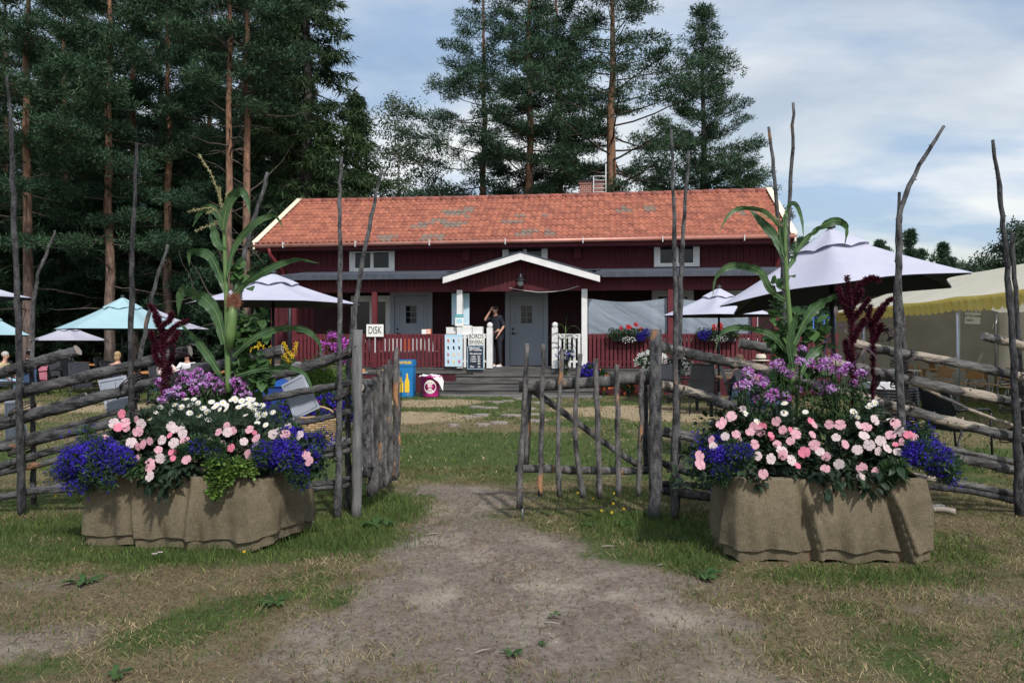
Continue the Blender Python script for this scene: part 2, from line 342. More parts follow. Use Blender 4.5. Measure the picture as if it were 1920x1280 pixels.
# ---------------------------------------------------------------- noise for masks
def vnoise(x, y, seed=0):
    xi = np.floor(x).astype(np.int64); yi = np.floor(y).astype(np.int64); fx = x - xi; fy = y - yi
    def h(a, b):
        n = (a * 374761393 + b * 668265263 + seed * 144665) & 0xffffffff; n = ((n ^ (n >> 13)) * 1274126177) & 0xffffffff
        return ((n ^ (n >> 16)) & 0xffff) / 65535.0
    fx = fx * fx * (3 - 2 * fx); fy = fy * fy * (3 - 2 * fy)
    return (h(xi, yi) * (1 - fx) + h(xi + 1, yi) * fx) * (1 - fy) + (h(xi, yi + 1) * (1 - fx) + h(xi + 1, yi + 1) * fx) * fy
def fbm(x, y, s, seed=0, o=4):
    t = 0; a = .5; q = 0
    for i in range(o): t = t + a * vnoise(x * s, y * s, seed + i * 7); q += a; a *= .55; s *= 2.1
    return t / q
def sst(a, b, x): t = np.clip((x - a) / (b - a), 0, 1); return t * t * (3 - 2 * t)
# ================================================================ GROUND
def masks(x, y):
    """dirt, dry (straw) and lush amount on the ground at x,y"""
    n = fbm(x, y, 1.1, 3); nf = fbm(x, y, 5, 9); nb = fbm(x, y, .45, 21)
    yk = [1.0, 2.6, 3.3, 4.1, 4.7, 5.2, 5.9, 6.7, 7.6, 8.0, 8.4]
    xl = np.interp(y, yk, [-1.6, -1.35, -1.15, -1.2, -1.0, -.88, -.80, -.84, -1.05, -1.1, -.6]); xr = np.interp(y, yk, [1.2, .85, .75, 1.15, 1.30, .85, .42, .10, .0, -.1, -.4])
    e = np.minimum(x - xl, xr - x) + (n - .5) * 1.3 + (nf - .5) * .9
    dirt = sst(-.40, .55, e) * sst(8.3, 7.6, y + (n - .5) * .8)
    dirt = dirt * (1 - .62 * sst(4.2, 3.3, y) * sst(.40, .62, n * .5 + nf * .5))
    # second bare patch, lower left corner
    dirt = np.maximum(dirt, sst(.0, .5, .9 - np.hypot((x + 2.55) / 1.0, (y - 3.7) / .6) + (n - .5) * 1.2) * .85)
    dirt = np.maximum(dirt, .62 * sst(.48, .68, n + (nf - .5) * .5) * sst(5.6, 4.2, y))
    dry = sst(.40, .66, nb * .5 + n * .35 + nf * .15 + .01)
    # worn straw patches in front of the porch
    for cx, cy, rx, ry in ((-2.0, 18.3, 1.9, 1.3), (-1.9, 14.6, 1.7, 1.0), (2.6, 15.5, 2.0, 1.8), (-10, 17, 6, 2.0), (-7, 12, 4, .9), (4.5, 14, 2, 1)):
        dry = np.maximum(dry, sst(.0, .45, 1 - np.hypot((x - cx) / rx, (y - cy) / ry) + (n - .5) * .7))
    green = sst(.0, .5, 1 - np.hypot((x + .3) / 3.2, (y - 10.2) / 2.4) + (n - .5) * .8)
    dry = dry * (1 - green * .8)
    near = sst(6.0, 4.6, y)
    dry = np.maximum(dry, near * sst(.36, .58, n * .55 + nf * .2 + nb * .25 + .06))
    lush = 0 * x
    for cx, cy, rx, ry, a in ((-2.35, 5.25, 1.25, .42, 1), (-1.45, 5.75, .8, .55, 1), (-1.1, 6.7, .45, .75, 1), (1.15, 6.0, .75, .75, 1), (1.2, 5.2, .42, .6, 1), (1.0, 7.2, .9, .5, .6), (2.1, 4.75, 1.1, .3, .8), (-3.6, 5.9, .9, .5, .8), (2.9, 5.6, .6, .9, .6)):
        lush = np.maximum(lush, a * sst(-.1, .75, 1 - np.hypot((x - cx) / rx, (y - cy) / ry) + (n - .5) * 1.1 + (nf - .5) * .9))
    dirt = dirt * (1 - .8 * lush); dry = dry * (1 - .85 * lush)
    st = 0 * x
    for cx, cy, rx, ry in ((-2.0, 18.3, 1.9, 1.5), (-1.9, 14.9, 1.9, 1.3), (2.6, 15.8, 2.0, 2.4), (-9, 17, 5, 1.6), (6.5, 14, 1.6, .8)): st = np.maximum(st, sst(.0, .5, 1 - np.hypot((x - cx) / rx, (y - cy) / ry) + (n - .5) * .7))
    return dirt, np.maximum(dry, st), lush, st
def gz(x, y, d): return (fbm(x, y, 2.2, 4) - .5) * .05 + (fbm(x, y, 8, 8) - .5) * (.012 + .022 * d) - .012
def ground():
    xs = np.concatenate([[-400, -200, -100, -60, -40, -30], np.arange(-24, -6, .3), np.arange(-6, 6, .05), np.arange(6, 24, .3), [24, 30, 40, 60, 100, 200, 400]])
    ys = np.concatenate([[-60, -20, -5, 0, 1, 1.6], np.arange(2.2, 9, .05), np.arange(9, 24, .14), [24, 26, 30, 36, 45, 60, 90, 140, 250, 500]])
    X, Y = np.meshgrid(xs, ys); d, s, l, st_ = masks(X, Y)
    fade = sst(40, 20, np.abs(X) + np.abs(Y) * .6)
    Z = (gz(X, Y, d) + .012) * fade - .012
    v = np.stack([X, Y, Z], -1).reshape(-1, 3); nx, ny = len(xs), len(ys)
    i = np.arange(nx * ny).reshape(ny, nx); f = np.stack([i[:-1, :-1], i[:-1, 1:], i[1:, 1:], i[1:, :-1]], -1).reshape(-1, 4)
    m, t, b = newmat('ground'); N = t.nodes; K = t.links
    at = N.new('ShaderNodeAttribute'); at.attribute_name = 'cover'; se = N.new('ShaderNodeSeparateColor'); K.new(at.outputs['Color'], se.inputs[0])
    tcn = N.new('ShaderNodeTexCoord')
    def nz(sc, de=6, ro=.65, W=0):
        q = N.new('ShaderNodeTexNoise'); q.noise_dimensions = '4D'; q.inputs['W'].default_value = W; q.inputs['Scale'].default_value = sc; q.inputs['Detail'].default_value = de; q.inputs['Roughness'].default_value = ro; K.new(tcn.outputs['Object'], q.inputs['Vector']); return q.outputs['Fac']
    def ramp(fac, a, b_, p0=.35, p1=.65):
        r = N.new('ShaderNodeValToRGB'); r.color_ramp.elements[0].position = p0; r.color_ramp.elements[1].position = p1; r.color_ramp.elements[0].color = (*a, 1); r.color_ramp.elements[1].color = (*b_, 1); K.new(fac, r.inputs[0]); return r.outputs[0]
    def mix(fac, a, b_):
        x = N.new('ShaderNodeMix'); x.data_type = 'RGBA'; K.new(fac, x.inputs[0]); K.new(a, x.inputs[6]); K.new(b_, x.inputs[7]); return x.outputs[2]
    dirt = mix(ramp(nz(1.7, 5, .6, 7), (0, 0, 0), (1, 1, 1), .52, .68), ramp(nz(30), (.145, .120, .098), (.255, .215, .178)), ramp(nz(40), (.32, .275, .225), (.40, .35, .29)))
    dry = ramp(nz(45, 8, .8, 2), (.080, .068, .038), (.235, .190, .110), .3, .7)
    grn = ramp(nz(40, 8, .8, 5), (.030, .055, .016), (.095, .125, .040), .3, .7)
    # stepped masks broken up by fine noise
    def brk(fac, amt, sc):
        a = N.new('ShaderNodeMath'); a.operation = 'SUBTRACT'; a.inputs[1].default_value = .5; K.new(nz(sc, 6, .7, 11), a.inputs[0])
        c = N.new('ShaderNodeMath'); c.operation = 'MULTIPLY_ADD'; c.inputs[1].default_value = amt; K.new(a.outputs[0], c.inputs[0]); K.new(fac, c.inputs[2])
        r = N.new('ShaderNodeMapRange'); r.inputs[1].default_value = .25; r.inputs[2].default_value = .75; K.new(c.outputs[0], r.inputs[0]); return r.outputs[0]
    col = mix(brk(se.outputs[1], 1.2, 14), grn, dry); col = mix(brk(at.outputs['Alpha'], .7, 8), col, ramp(nz(30, 8, .7, 3), (.24, .185, .115), (.42, .34, .22))); col = mix(brk(se.outputs[0], 1.0, 18), col, dirt)
    K.new(col, b.inputs['Base Color']); b.inputs['Roughness'].default_value = .95; b.inputs['Specular IOR Level'].default_value = .15
    bm = N.new('ShaderNodeBump'); bm.inputs['Strength'].default_value = .7; bm.inputs['Distance'].default_value = .03; K.new(nz(60, 8, .75), bm.inputs['Height']); K.new(bm.outputs[0], b.inputs['Normal'])
    o = npmesh('ground', v, f, m, smooth=True); setp(o, kind='structure')
    ca = o.data.color_attributes.new('cover', 'FLOAT_COLOR', 'POINT')
    ca.data.foreach_set('color', np.stack([d, s, l, st_], -1).astype(np.float32).ravel())
ground()
def grass_patch(rng, n, y0, y1, mode, h, w, xm=None):
    # sample evenly over the part of the lawn the camera side can see
    y = np.sqrt(rng.uniform(y0 ** 2, y1 ** 2, n)); x = rng.uniform(-.74, .74, n) * y
    d, s, l, st_ = masks(x, y)
    if mode == 'green': pr = (1 - st_ * .85) * np.clip((1 - d * .93) * (1 - s * .60), 0, 1) * (.15 + 1.1 * sst(.38, .62, fbm(x, y, 3.0, 44))) + l * .9
    elif mode == 'dry': pr = np.clip((1 - d * .80) * (.35 + s), 0, 1) * (1 - .8 * l) * (.1 + 1.2 * sst(.35, .65, fbm(x, y, 2.4, 61)))
    else: pr = .35 + .6 * sst(.45, .6, fbm(x, y, 1.6, 70)) * (1 - l)
    # keep out of planters and the house
    ok = (rng.random(n) < pr)
    ok &= ~((x > -2.98) & (x < -1.8) & (y > 5.4) & (y < 6.25)) & ~((x > 1.45) & (x < 2.72) & (y > 5.05) & (y < 5.9))
    x, y, l = x[ok], y[ok], l[ok]; m = len(x)
    hh = h * rng.uniform(.45, 1.25, m) * (1 + 1.1 * l * (mode == 'green')) * (.7 + .6 * fbm(x, y, 2.5, 31))
    a = rng.uniform(0, 6.283, m); lean = rng.uniform(.1, .9, m) if mode != 'litter' else rng.uniform(4, 9, m)
    if mode == 'dry': lean = rng.uniform(.5, 3.0, m)
    if mode == 'litter': hh = h * rng.uniform(.05, .16, m) * 1.0
    ln = hh if mode != 'litter' else h * rng.uniform(.6, 1.3, m) / lean
    dx_, dy_ = np.cos(a) * lean * ln, np.sin(a) * lean * ln; wx, wy = -np.sin(a), np.cos(a)
    ww = w * rng.uniform(.7, 1.3, m)
    if mode != 'litter': b_ = rng.uniform(0, 6.283, m); wx, wy = np.cos(b_), np.sin(b_)
    z0 = gz(x, y, d[ok]) + (.006 if mode == 'litter' else 0)
    v = np.stack([np.stack([x - wx * ww / 2, y - wy * ww / 2, z0], -1), np.stack([x + wx * ww / 2, y + wy * ww / 2, z0], -1),
                  np.stack([x + dx_ * .5 + wx * ww * .4, y + dy_ * .5 + wy * ww * .4, z0 + hh * .62], -1), np.stack([x + dx_ * .5 - wx * ww * .4, y + dy_ * .5 - wy * ww * .4, z0 + hh * .62], -1),
                  np.stack([x + dx_, y + dy_, z0 + hh], -1)], 1).reshape(-1, 3)
    i = np.arange(m)[:, None] * 5
    f = np.concatenate([i + [0, 1, 2], i + [0, 2, 3], i + [3, 2, 4]], 0)
    return v, f
rng = np.random.default_rng(5)
M['grass'] = PM('grass_blades', (.052, .098, .022), (.120, .165, .044), 3, .7, island=.5, trans=.25, spec=.2)
M['straw2'] = PM('dry_grass_blades', (.15, .115, .062), (.32, .26, .15), 2.2, .85, island=.55, trans=.1, spec=.15)
M['litter'] = PM('needle_litter', (.07, .042, .032), (.20, .12, .08), 5, .9, island=.5, spec=.1)
def stuff(name, parts, mat, label, cat):
    vs = []; fs = []; b = 0
    for v, f in parts: vs.append(v); fs.append(f + b); b += len(v)
    return setp(npmesh(name, np.concatenate(vs), np.concatenate(fs), mat), label, cat, kind='stuff')
stuff('grass', [grass_patch(rng, 150000, 2.9, 9, 'green', .030, .0042), grass_patch(rng, 90000, 8.5, 24, 'green', .05, .014)], M['grass'], 'short green lawn grass growing on both sides of the dirt path', 'grass')
stuff('dry_grass', [grass_patch(rng, 170000, 2.9, 9, 'dry', .022, .0035), grass_patch(rng, 60000, 8.5, 24, 'dry', .03, .012)], M['straw2'], 'dry straw-coloured grass over worn parts of the lawn', 'dry grass')
stuff('pine_needle_litter', [grass_patch(rng, 60000, 2.9, 8, 'litter', .04, .0028)], M['litter'], 'brown fallen pine needles strewn over the bare dirt path', 'pine needles')
M['pebble'] = PM('pebbles', (.16, .14, .12), (.36, .33, .29), 9, .9, island=.4)
_n = 520; _y = np.sqrt(rng.uniform(3.0 ** 2, 8 ** 2, _n)); _x = rng.uniform(-1.4, 1.4, _n); _d, _s, _l, _t = masks(_x, _y); _k = rng.random(_n) < _d; _x, _y = _x[_k], _y[_k]
_o = np.array([(1, 0, 0), (0, 1, 0), (-1, 0, 0), (0, -1, 0), (0, 0, .7), (0, 0, -.7)]); _r = rng.uniform(.003, .010, len(_x))[:, None, None] * rng.uniform(.6, 1.3, (len(_x), 6, 3)); _c = np.stack([_x, _y, gz(_x, _y, _d[_k]) + .003], -1)
_v = (_c[:, None, :] + _o[None] * _r).reshape(-1, 3); _f = (np.arange(len(_x))[:, None, None] * 6 + np.array([(0, 1, 4), (1, 2, 4), (2, 3, 4), (3, 0, 4), (1, 0, 5), (2, 1, 5), (3, 2, 5), (0, 3, 5)])[None]).reshape(-1, 3)
setp(npmesh('pebbles', _v, _f, M['pebble']), 'small pebbles and grit scattered over the dirt path', 'pebbles', kind='stuff')
# stepping stones in the lawn towards the stairs
M['slab'] = PM('slab_stone', (.22, .19, .17), (.30, .26, .24), 6, .9, .4, 30)
st = [(1000, 789, 34), (905, 796, 30), (935, 793, 38), (880, 782, 28), (902, 778, 32), (960, 779, 40), (1000, 777, 30), (893, 763, 30), (918, 765, 36), (990, 766, 30), (930, 754, 34), (952, 752, 26), (1008, 755, 30), (975, 747, 26), (850, 797, 22), (1015, 788, 24)]
for i, (px, py, wpx) in enumerate(st):
    g = G(px, py); hw = px2m(wpx, g.y) / 2; b = MB(); pts = [(hw * math.cos(t * math.pi / 4 + .3) * rnd(.85, 1.1), hw * .8 * math.sin(t * math.pi / 4 + .3) * rnd(.85, 1.1)) for t in range(8)]
    b.prism(pts, 2, -.05, .022); o = b.build('stepping_stone', M['slab']); o.location = g
    setp(o, 'flat grey paving stone sunk in the lawn below the porch stairs', 'paving stone', 'paving stones set in the lawn')
# dandelions and broad-leaf weeds
M['dandel'] = PM('dandelion_yellow', (.8, .6, .03), None, rough=.7)
M['weed'] = leafm('weed_leaves', (.035, .085, .025), (.07, .13, .04), .3, .25)
def dandelion(px, py, lab):
    g = G(px, py); t = thing('dandelion', lab, 'flower', g, group='yellow dandelions in the grass'); h = rnd(.04, .08)
    MB().tube([(0, 0, 0), (.005, 0, h)], .002, 5).build('stem', M['weed'], t)
    v, f = blades(np.random.default_rng(int(px)), [(0, 0, h)], 60, .003, .010, .005, up=.3); npmesh('flower_head', v, f, M['dandel'], t)
for px, py in ((1083, 933), (1121, 937), (1151, 934), (1112, 952), (1150, 958), (1128, 971), (1147, 977), (1170, 965)): dandelion(px, py, 'small yellow dandelion in the grass below the hinged side of the open gate')
dandelion(458, 1050, 'lone yellow dandelion in the grass below the left planter'); dandelion(105, 940, 'yellow dandelion by the fence at far left')
def weed(px, py, r, lab):
    g = G(px, py); b = MB()
    for k in range(11):
        a = rnd(0, 6.28); l = r * rnd(.6, 1.1); d = Vector((math.cos(a), math.sin(a), 0))
        pts = [d * l * q + Vector((0, 0, l * (.5 * q - .35 * q * q) * rnd(.8, 1.3))) for q in (0, .25, .5, .75, 1)]
        b.ribbon(pts, [l * .03, l * .10, l * .16, l * .13, .001], (-d.y, d.x, 0), .3, .15)
    o = b.build('weed', M['weed']); o.location = g; setp(o, lab, 'weed', 'broad-leaved weeds in the grass')
random.seed(4)
for px, py, r, l in ((705, 985, .16, 'leafy dandelion rosette at the foot of the left gate post'), (725, 982, .1, 'small leaf rosette beside the big one by the left gate post'), (155, 1092, .13, 'dark leaf rosette below the left planter'), (515, 1130, .11, 'flat leaf rosette in the dry grass left of the path'),
                     (1040, 1152, .05, 'flat green weed in the middle of the dirt path'), (215, 1265, .08, 'small weed at the bottom left edge of the lawn'), (1015, 1208, .035, 'tiny green weed low on the dirt path'), (1170, 985, .13, 'broad weed in the tall grass left of the right gate post'), (1200, 965, .12, 'leafy weed at the foot of the right gate post'),
                     (1105, 985, .09, 'weed tuft near the latch end of the open gate'), (1320, 1080, .13, 'bright weed at the left corner of the right planter'), (960, 1225, .06, 'dark flattened weed near the bottom of the path'), (1270, 1010, .1, 'weed in the lush grass left of the right planter')):
    weed(px, py, r, l)
for i, (px, py, a, l) in enumerate(((1140, 1025, .1, .1), (905, 1222, .6, .09), (1035, 1170, -.2, .08), (810, 1002, .3, .1), (860, 1220, -.3, .06), (1240, 1060, .4, .07))):
    g = G(px, py); b = MB(); b.tube([(-l / 2, 0, .006), (0, .004, .009), (l / 2, 0, .006)], [.004, .005, .003], 5); o = b.build('twig', M['cut']); o.location = g; o.rotation_euler = (0, 0, a)
    setp(o, 'short pale twig lying on the dirt path', 'twig', 'twigs on the dirt path')

# ================================================================ HOUSE (local axes: u right, v back, z up)
TH, D0 = R(7), 21.3
def HU(px, py, v):
    a = (px - 960) / F; D = (v + D0 * math.cos(TH)) / (a * math.sin(TH) + math.cos(TH))
    return a * D * math.cos(TH) - (D - D0) * math.sin(TH), CH - (py - 640) / F * D
house = thing('farmhouse', 'long dark red wooden house with orange tile roof, porch and small central gable', 'house', (0, D0, 0), -TH)
WV = 1.9                                                   # wall plane
uL, uR = HU(513, 600, WV)[0], HU(1463, 600, WV)[0]
deck, railz, beam = .71, 1.66, 2.86
EV, RV = 1.25, 4.6; ez, rz_ = 4.42, 6.30
rL = (HU(487, 460, EV)[0] + HU(556, 380, RV)[0]) / 2; rR = (HU(1494, 440, EV)[0] + HU(1436, 362, RV)[0]) / 2
print('house', uL, uR, rL, rR, HU(487, 460, EV), HU(556, 380, RV), HU(1494, 440, EV), HU(1436, 362, RV))
BV = 2 * RV - WV                                            # back wall
# walls
dL_ = HU(545, 690, 0)[0]
b = MB(); b.box(uL, uR, WV, BV, 0, 4.42)
b.add([(uL, WV, 4.42), (uL, BV, 4.42), (uL, RV, 6.1), (uR, WV, 4.42), (uR, BV, 4.42), (uR, RV, 6.1)], [(0, 1, 2), (3, 5, 4)])
u = uL + .12
while u < uR - .1:
    b.box(u, u + .055, WV - .028, WV, .0, 3.3); b.box(u, u + .055, WV - .03, WV, 3.78 + .0, 4.42); u += .195
b.box(uL, uR, WV - .045, WV, 3.42, 3.72)                    # plain board over the porch roof
b2 = MB(); b2.box(dL_ + .0, uR - .05, WV - .034, WV - .0305, deck, 3.09); b2.build('porch_shade_sheet', M['redshade'], house)  # thin added sheet over the wall, porch shade painted as a darker red
for px in (875, 1083): uu = HU(px, 480, WV)[0]; b.box(uu - .11, uu + .11, WV - .13, WV, 3.9, 4.42)
for uu in (uL, uR): b.box(uu - .06, uu + .16 * (1 if uu < 0 else -1) + .0, WV - .06, WV + .1, 0, 4.42)
b.build('wall', M['red'], house)
# tile roof
def roofpoint(u, v): return ez + (rz_ - ez) * (v - EV) / (RV - EV)
def roof_hit(px, py):
    best = None
    for i in range(200):
        v = EV + (RV - EV) * i / 199; uu, z = HU(px, py, v); e = abs(z - roofpoint(uu, v))
        if best is None or e < best[0]: best = (e, uu, v)
    return best[1], best[2]
rows, seg = 14, 6; TW = (rR - rL) / 90; cols = 90
patch = [(842, 400, .32), (858, 400, .3), (877, 394, .2), (866, 406, .25), (828, 414, .22), (846, 421, .4), (794, 422, .28), (722, 448, .3), (805, 447, .35), (960, 415, .3), (998, 433, .45), (1038, 439, .25), (1020, 403, .2), (1170, 392, .2), (1215, 392, .22), (1402, 400, .25), (975, 405, .2), (990, 440, .3)]
patch = [(*roof_hit(a, c), r) for a, c, r in patch]
v_, f_, age = [], [], []
rr = random.Random(2)
for side in (0, 1):
    for r in range(rows):
        t0, t1 = r / rows, (r + 1) / rows
        base = len(v_)
        for li, (t, dz) in enumerate(((t0, .006), (t0, .055), (t1 + .012, .010))):
            for c in range(cols * seg + 1):
                uu = rL + c / seg * TW; ph = (c / seg) % 1
                wv = .030 * (math.sin(2 * math.pi * ph) * .8 + .35 * math.cos(4 * math.pi * ph))
                vv = EV + (RV - EV) * t; sag = -.035 * math.sin(math.pi * (uu - rL) / (rR - rL)) * t
                jz = .004 * math.sin(c // seg * 12.9898 + r * 78.233)
                v_.append((uu, vv if side == 0 else 2 * RV - vv, ez + (rz_ - ez) * t + dz + wv + sag + jz + (.02 if li < 2 else 0)))
        n = cols * seg + 1
        for li in (0, 1):
            for c in range(cols * seg):
                a = base + li * n + c; f_.append((a, a + 1, a + n + 1, a + n))
                uu = rL + (c // seg + .5) * TW; vv = EV + (RV - EV) * (t0 + t1) / 2
                rr.seed((c // seg) * 131 + r * 7); g = rr.random() * .55
                if side == 0 and any(abs(uu - pu) < pr * rr.uniform(.4, 1.3) and abs(vv - pv) < .17 and rr.random() < .82 for pu, pv, pr in patch): g = .66 + .5 * g
                if t0 < .01: g = max(g, .45)
                age.append(g)
def roofmat():
    m, t, b = newmat('clay_tiles'); N = t.nodes; K = t.links; at = N.new('ShaderNodeAttribute'); at.attribute_name = 'age'
    r = N.new('ShaderNodeValToRGB'); r.color_ramp.elements[0].color = (.40, .145, .088, 1); r.color_ramp.elements[1].color = (.20, .150, .120, 1); r.color_ramp.elements[1].position = .8
    e = r.color_ramp.elements.new(.3); e.color = (.34, .116, .073, 1); e = r.color_ramp.elements.new(.55); e.color = (.25, .085, .058, 1); e = r.color_ramp.elements.new(.7); e.color = (.22, .15, .12, 1)
    K.new(at.outputs['Fac'], r.inputs[0]); tcn = N.new('ShaderNodeTexCoord'); nz = N.new('ShaderNodeTexNoise'); nz.inputs['Scale'].default_value = 5; nz.inputs['Detail'].default_value = 8; nz.inputs['Roughness'].default_value = .7; K.new(tcn.outputs['Object'], nz.inputs['Vector'])
    mr = N.new('ShaderNodeMapRange'); mr.inputs[1].default_value = .3; mr.inputs[2].default_value = .7; mr.inputs[3].default_value = .72; mr.inputs[4].default_value = 1.15; K.new(nz.outputs[0], mr.inputs[0])
    vm = N.new('ShaderNodeVectorMath'); vm.operation = 'SCALE'; K.new(r.outputs[0], vm.inputs[0]); K.new(mr.outputs[0], vm.inputs['Scale']); K.new(vm.outputs[0], b.inputs['Base Color']); b.inputs['Roughness'].default_value = .85; return m
roof = npmesh('roof', v_, f_, roofmat(), house, smooth=True)
aa = roof.data.attributes.new('age', 'FLOAT', 'FACE'); aa.data.foreach_set('value', np.array(age, dtype=np.float32))
roof.data.polygons.foreach_set('use_smooth', [True] * len(f_))
b = MB(); b.sm = True                                        # ridge tiles
for i in range(38):
    u0 = rL + (rR - rL) * i / 38; u1 = rL + (rR - rL) * (i + 1) / 38 + .03; sg = -.035 * math.sin(math.pi * i / 38)
    b.tube([(u0, RV, rz_ + .02 + sg), (u1, RV, rz_ + .02 + sg)], [.125, .105], 8)
b.build('ridge_tiles', PM('ridge_clay', (.30, .09, .06), (.24, .10, .08), 4, .85, island=.2), roof)
# bargeboards, soffit, gutter
s = (rz_ - ez) / (RV - EV)
for name, uu, sgn in (('bargeboard', rL, -1), ('bargeboard', rR, 1)):
    b = MB(); p = [(EV - .12, ez - .12 * s - .10), (EV - .12, ez - .12 * s + .10), (RV, rz_ + .12), (2 * RV - EV + .12, ez + .0), (2 * RV - EV + .12, ez - .2), (RV, rz_ - .12)]
    b.prism(p, 0, min(uu, uu + sgn * .05), max(uu, uu + sgn * .05)); b.prism([(EV - .1, ez - .1 * s + .105), (EV - .1, ez - .1 * s + .13), (RV, rz_ + .15), (RV, rz_ + .125)], 0, uu - .09, uu + .09)
    b.build(name, M['cream'], house)
b = MB(); b.add([(rL, EV, ez - .05), (rR, EV, ez - .05), (rR, RV, rz_ - .05), (rL, RV, rz_ - .05)], [(0, 1, 2, 3)])
b.box(rL, rR, EV, EV + .025, ez - .2, ez - .01); b.box(rL, rR, EV + .025, WV, ez - .2, ez - .17)
b.build('eaves', M['red'], house)
b = MB(); b.tube([(rL - .05, EV - .07, ez - .06), (rR + .05, EV - .07, ez - .02)], .062, 10)
for i in range(7): uu = rL + (rR - rL) * (i + .4) / 7; b.cur = 1; b.box(uu - .012, uu + .012, EV - .145, EV + .02, ez - .13, ez + .035); b.cur = 0
b.build('gutter', [M['copper'], M['wframe']], house)
for px in (507, 1470):
    uu = HU(px, 470, 1.3)[0]; b = MB(); b.tube([(uu, EV - .05, ez - .1), (uu, EV, ez - .3), (uu + (.2 if px < 900 else -.1), WV - .1, ez - .75), (uu + (.2 if px < 900 else -.1), WV - .1, 3.4)], .05, 8); b.build('downpipe', M['downpipe'], house)
uu = HU(544, 600, -.1)[0]; MB().tube([(uu, -.12, 3.2), (uu, -.12, .1)], .055, 8).build('downpipe', M['dark'], house)
# windows
def window(x0, x1, z0, z1, v, mull=1, tran=0, deep=.07, name='window', mat='wframe', par=house):
    b = MB(); t = .13
    b.box(x0, x1, v - deep, v, z1 - t, z1); b.box(x0, x0 + t, v - deep, v, z0, z1 - t); b.box(x1 - t, x1, v - deep, v, z0, z1 - t); b.box(x0 + t, x1 - t, v - deep - .02, v, z0, z0 + .06)
    fr = b.build(name, M[mat], par)
    b = MB(); i0, i1, j0, j1 = x0 + t, x1 - t, z0 + .06, z1 - t
    b.box(i0, i1, v - .035, v - .0302, j0, j1); b.build('pane', M['glass'], fr)
    b = MB(); q = .05
    for k in range(mull + 1):
        a0 = i0 + (i1 - i0) * k / (mull + 1); a1 = i0 + (i1 - i0) * (k + 1) / (mull + 1)
        b.box(a0, a0 + q, v - .055, v - .036, j0, j1); b.box(a1 - q, a1, v - .055, v - .036, j0, j1); b.box(a0 + q, a1 - q, v - .055, v - .036, j0, j0 + q); b.box(a0 + q, a1 - q, v - .055, v - .036, j1 - q, j1)
        for r in range(tran): zz_ = j0 + (j1 - j0) * (r + 1) / (tran + 1); b.box(a0 + q, a1 - q, v - .053, v - .036, zz_ - .015, zz_ + .015)
    b.build('sash', M['white'], fr); return fr
for x0, x1, y0, y1 in ((657, 741, 464, 509), (943, 1027, 457, 506), (1226, 1311, 448, 500)):
    a, z1 = HU(x0, y0, WV); c, z0 = HU(x1, y1, WV); window(a, c, max(z0, 3.5), z1, WV - .03)
for x0, x1, y0, y1 in ((660, 735, 555, 642), (1222, 1300, 545, 640), (1340, 1420, 545, 640)):
    a, z1 = HU(x0, y0, WV); c, z0 = HU(x1, y1, WV); window(a, c, z0, z1, WV - .03, 1, 0)
# doors
def door(x0, x1, ytop, hx=.12):
    a, z1 = HU(x0, ytop, WV); c, _ = HU(x1, ytop, WV); v = WV - .03; b = MB(); t = .14; z1 = min(z1, deck + 2.3)
    b.box(a, c, v - .08, v, z1 - t, z1); b.box(a, a + t, v - .08, v, deck, z1 - t); b.box(c - t, c, v - .08, v, deck, z1 - t)
    d = b.build('door', M['greydoor'], house)
    b = MB(); i0, i1, j1 = a + t, c - t, z1 - t; b.box(i0 + .01, i1 - .01, v - .045, v - .0, deck + .02, j1 - .01); m_ = (i0 + i1) / 2; wd = i1 - i0
    def frame(x0, x1, z0, z1, q=.02):
        b.box(x0, x1, v - .056, v - .045, z0, z0 + q); b.box(x0, x1, v - .056, v - .045, z1 - q, z1); b.box(x0, x0 + q, v - .056, v - .045, z0 + q, z1 - q); b.box(x1 - q, x1, v - .056, v - .045, z0 + q, z1 - q)
    frame(i0 + .14, i1 - .14, deck + .15, deck + .75); frame(i0 + .2, i1 - .2, deck + .21, deck + .69); frame(i0 + .14, i1 - .14, deck + .9, j1 - .15); frame(m_ - .2, m_ + .2, j1 - .86, j1 - .26, .03)
    b.build('leaf', M['greydoor'], d)
    b = MB()
    for k in range(2):
        for r in range(3): b.box(m_ - .165 + k * .17, m_ - .165 + k * .17 + .155, v - .053, v - .046, j1 - .83 + r * .18, j1 - .83 + r * .18 + .165)
    b.build('pane', M['glass'], d)
    b = MB(); b.ball((i0 + .09, v - .06, deck + 1.12), (.03, .03, .03), 8, 6); b.tube([(i0 + .09, v - .05, deck + .98), (i0 + .09, v - .1, deck + .98), (i0 + .2, v - .1, deck + .98)], .012, 6); b.ball((i0 + .09, v - .05, deck + .98), (.03, .015, .04), 8, 6); b.build('handle', M['dark'], d)
door(733, 812, 547); door(948, 1028, 546)
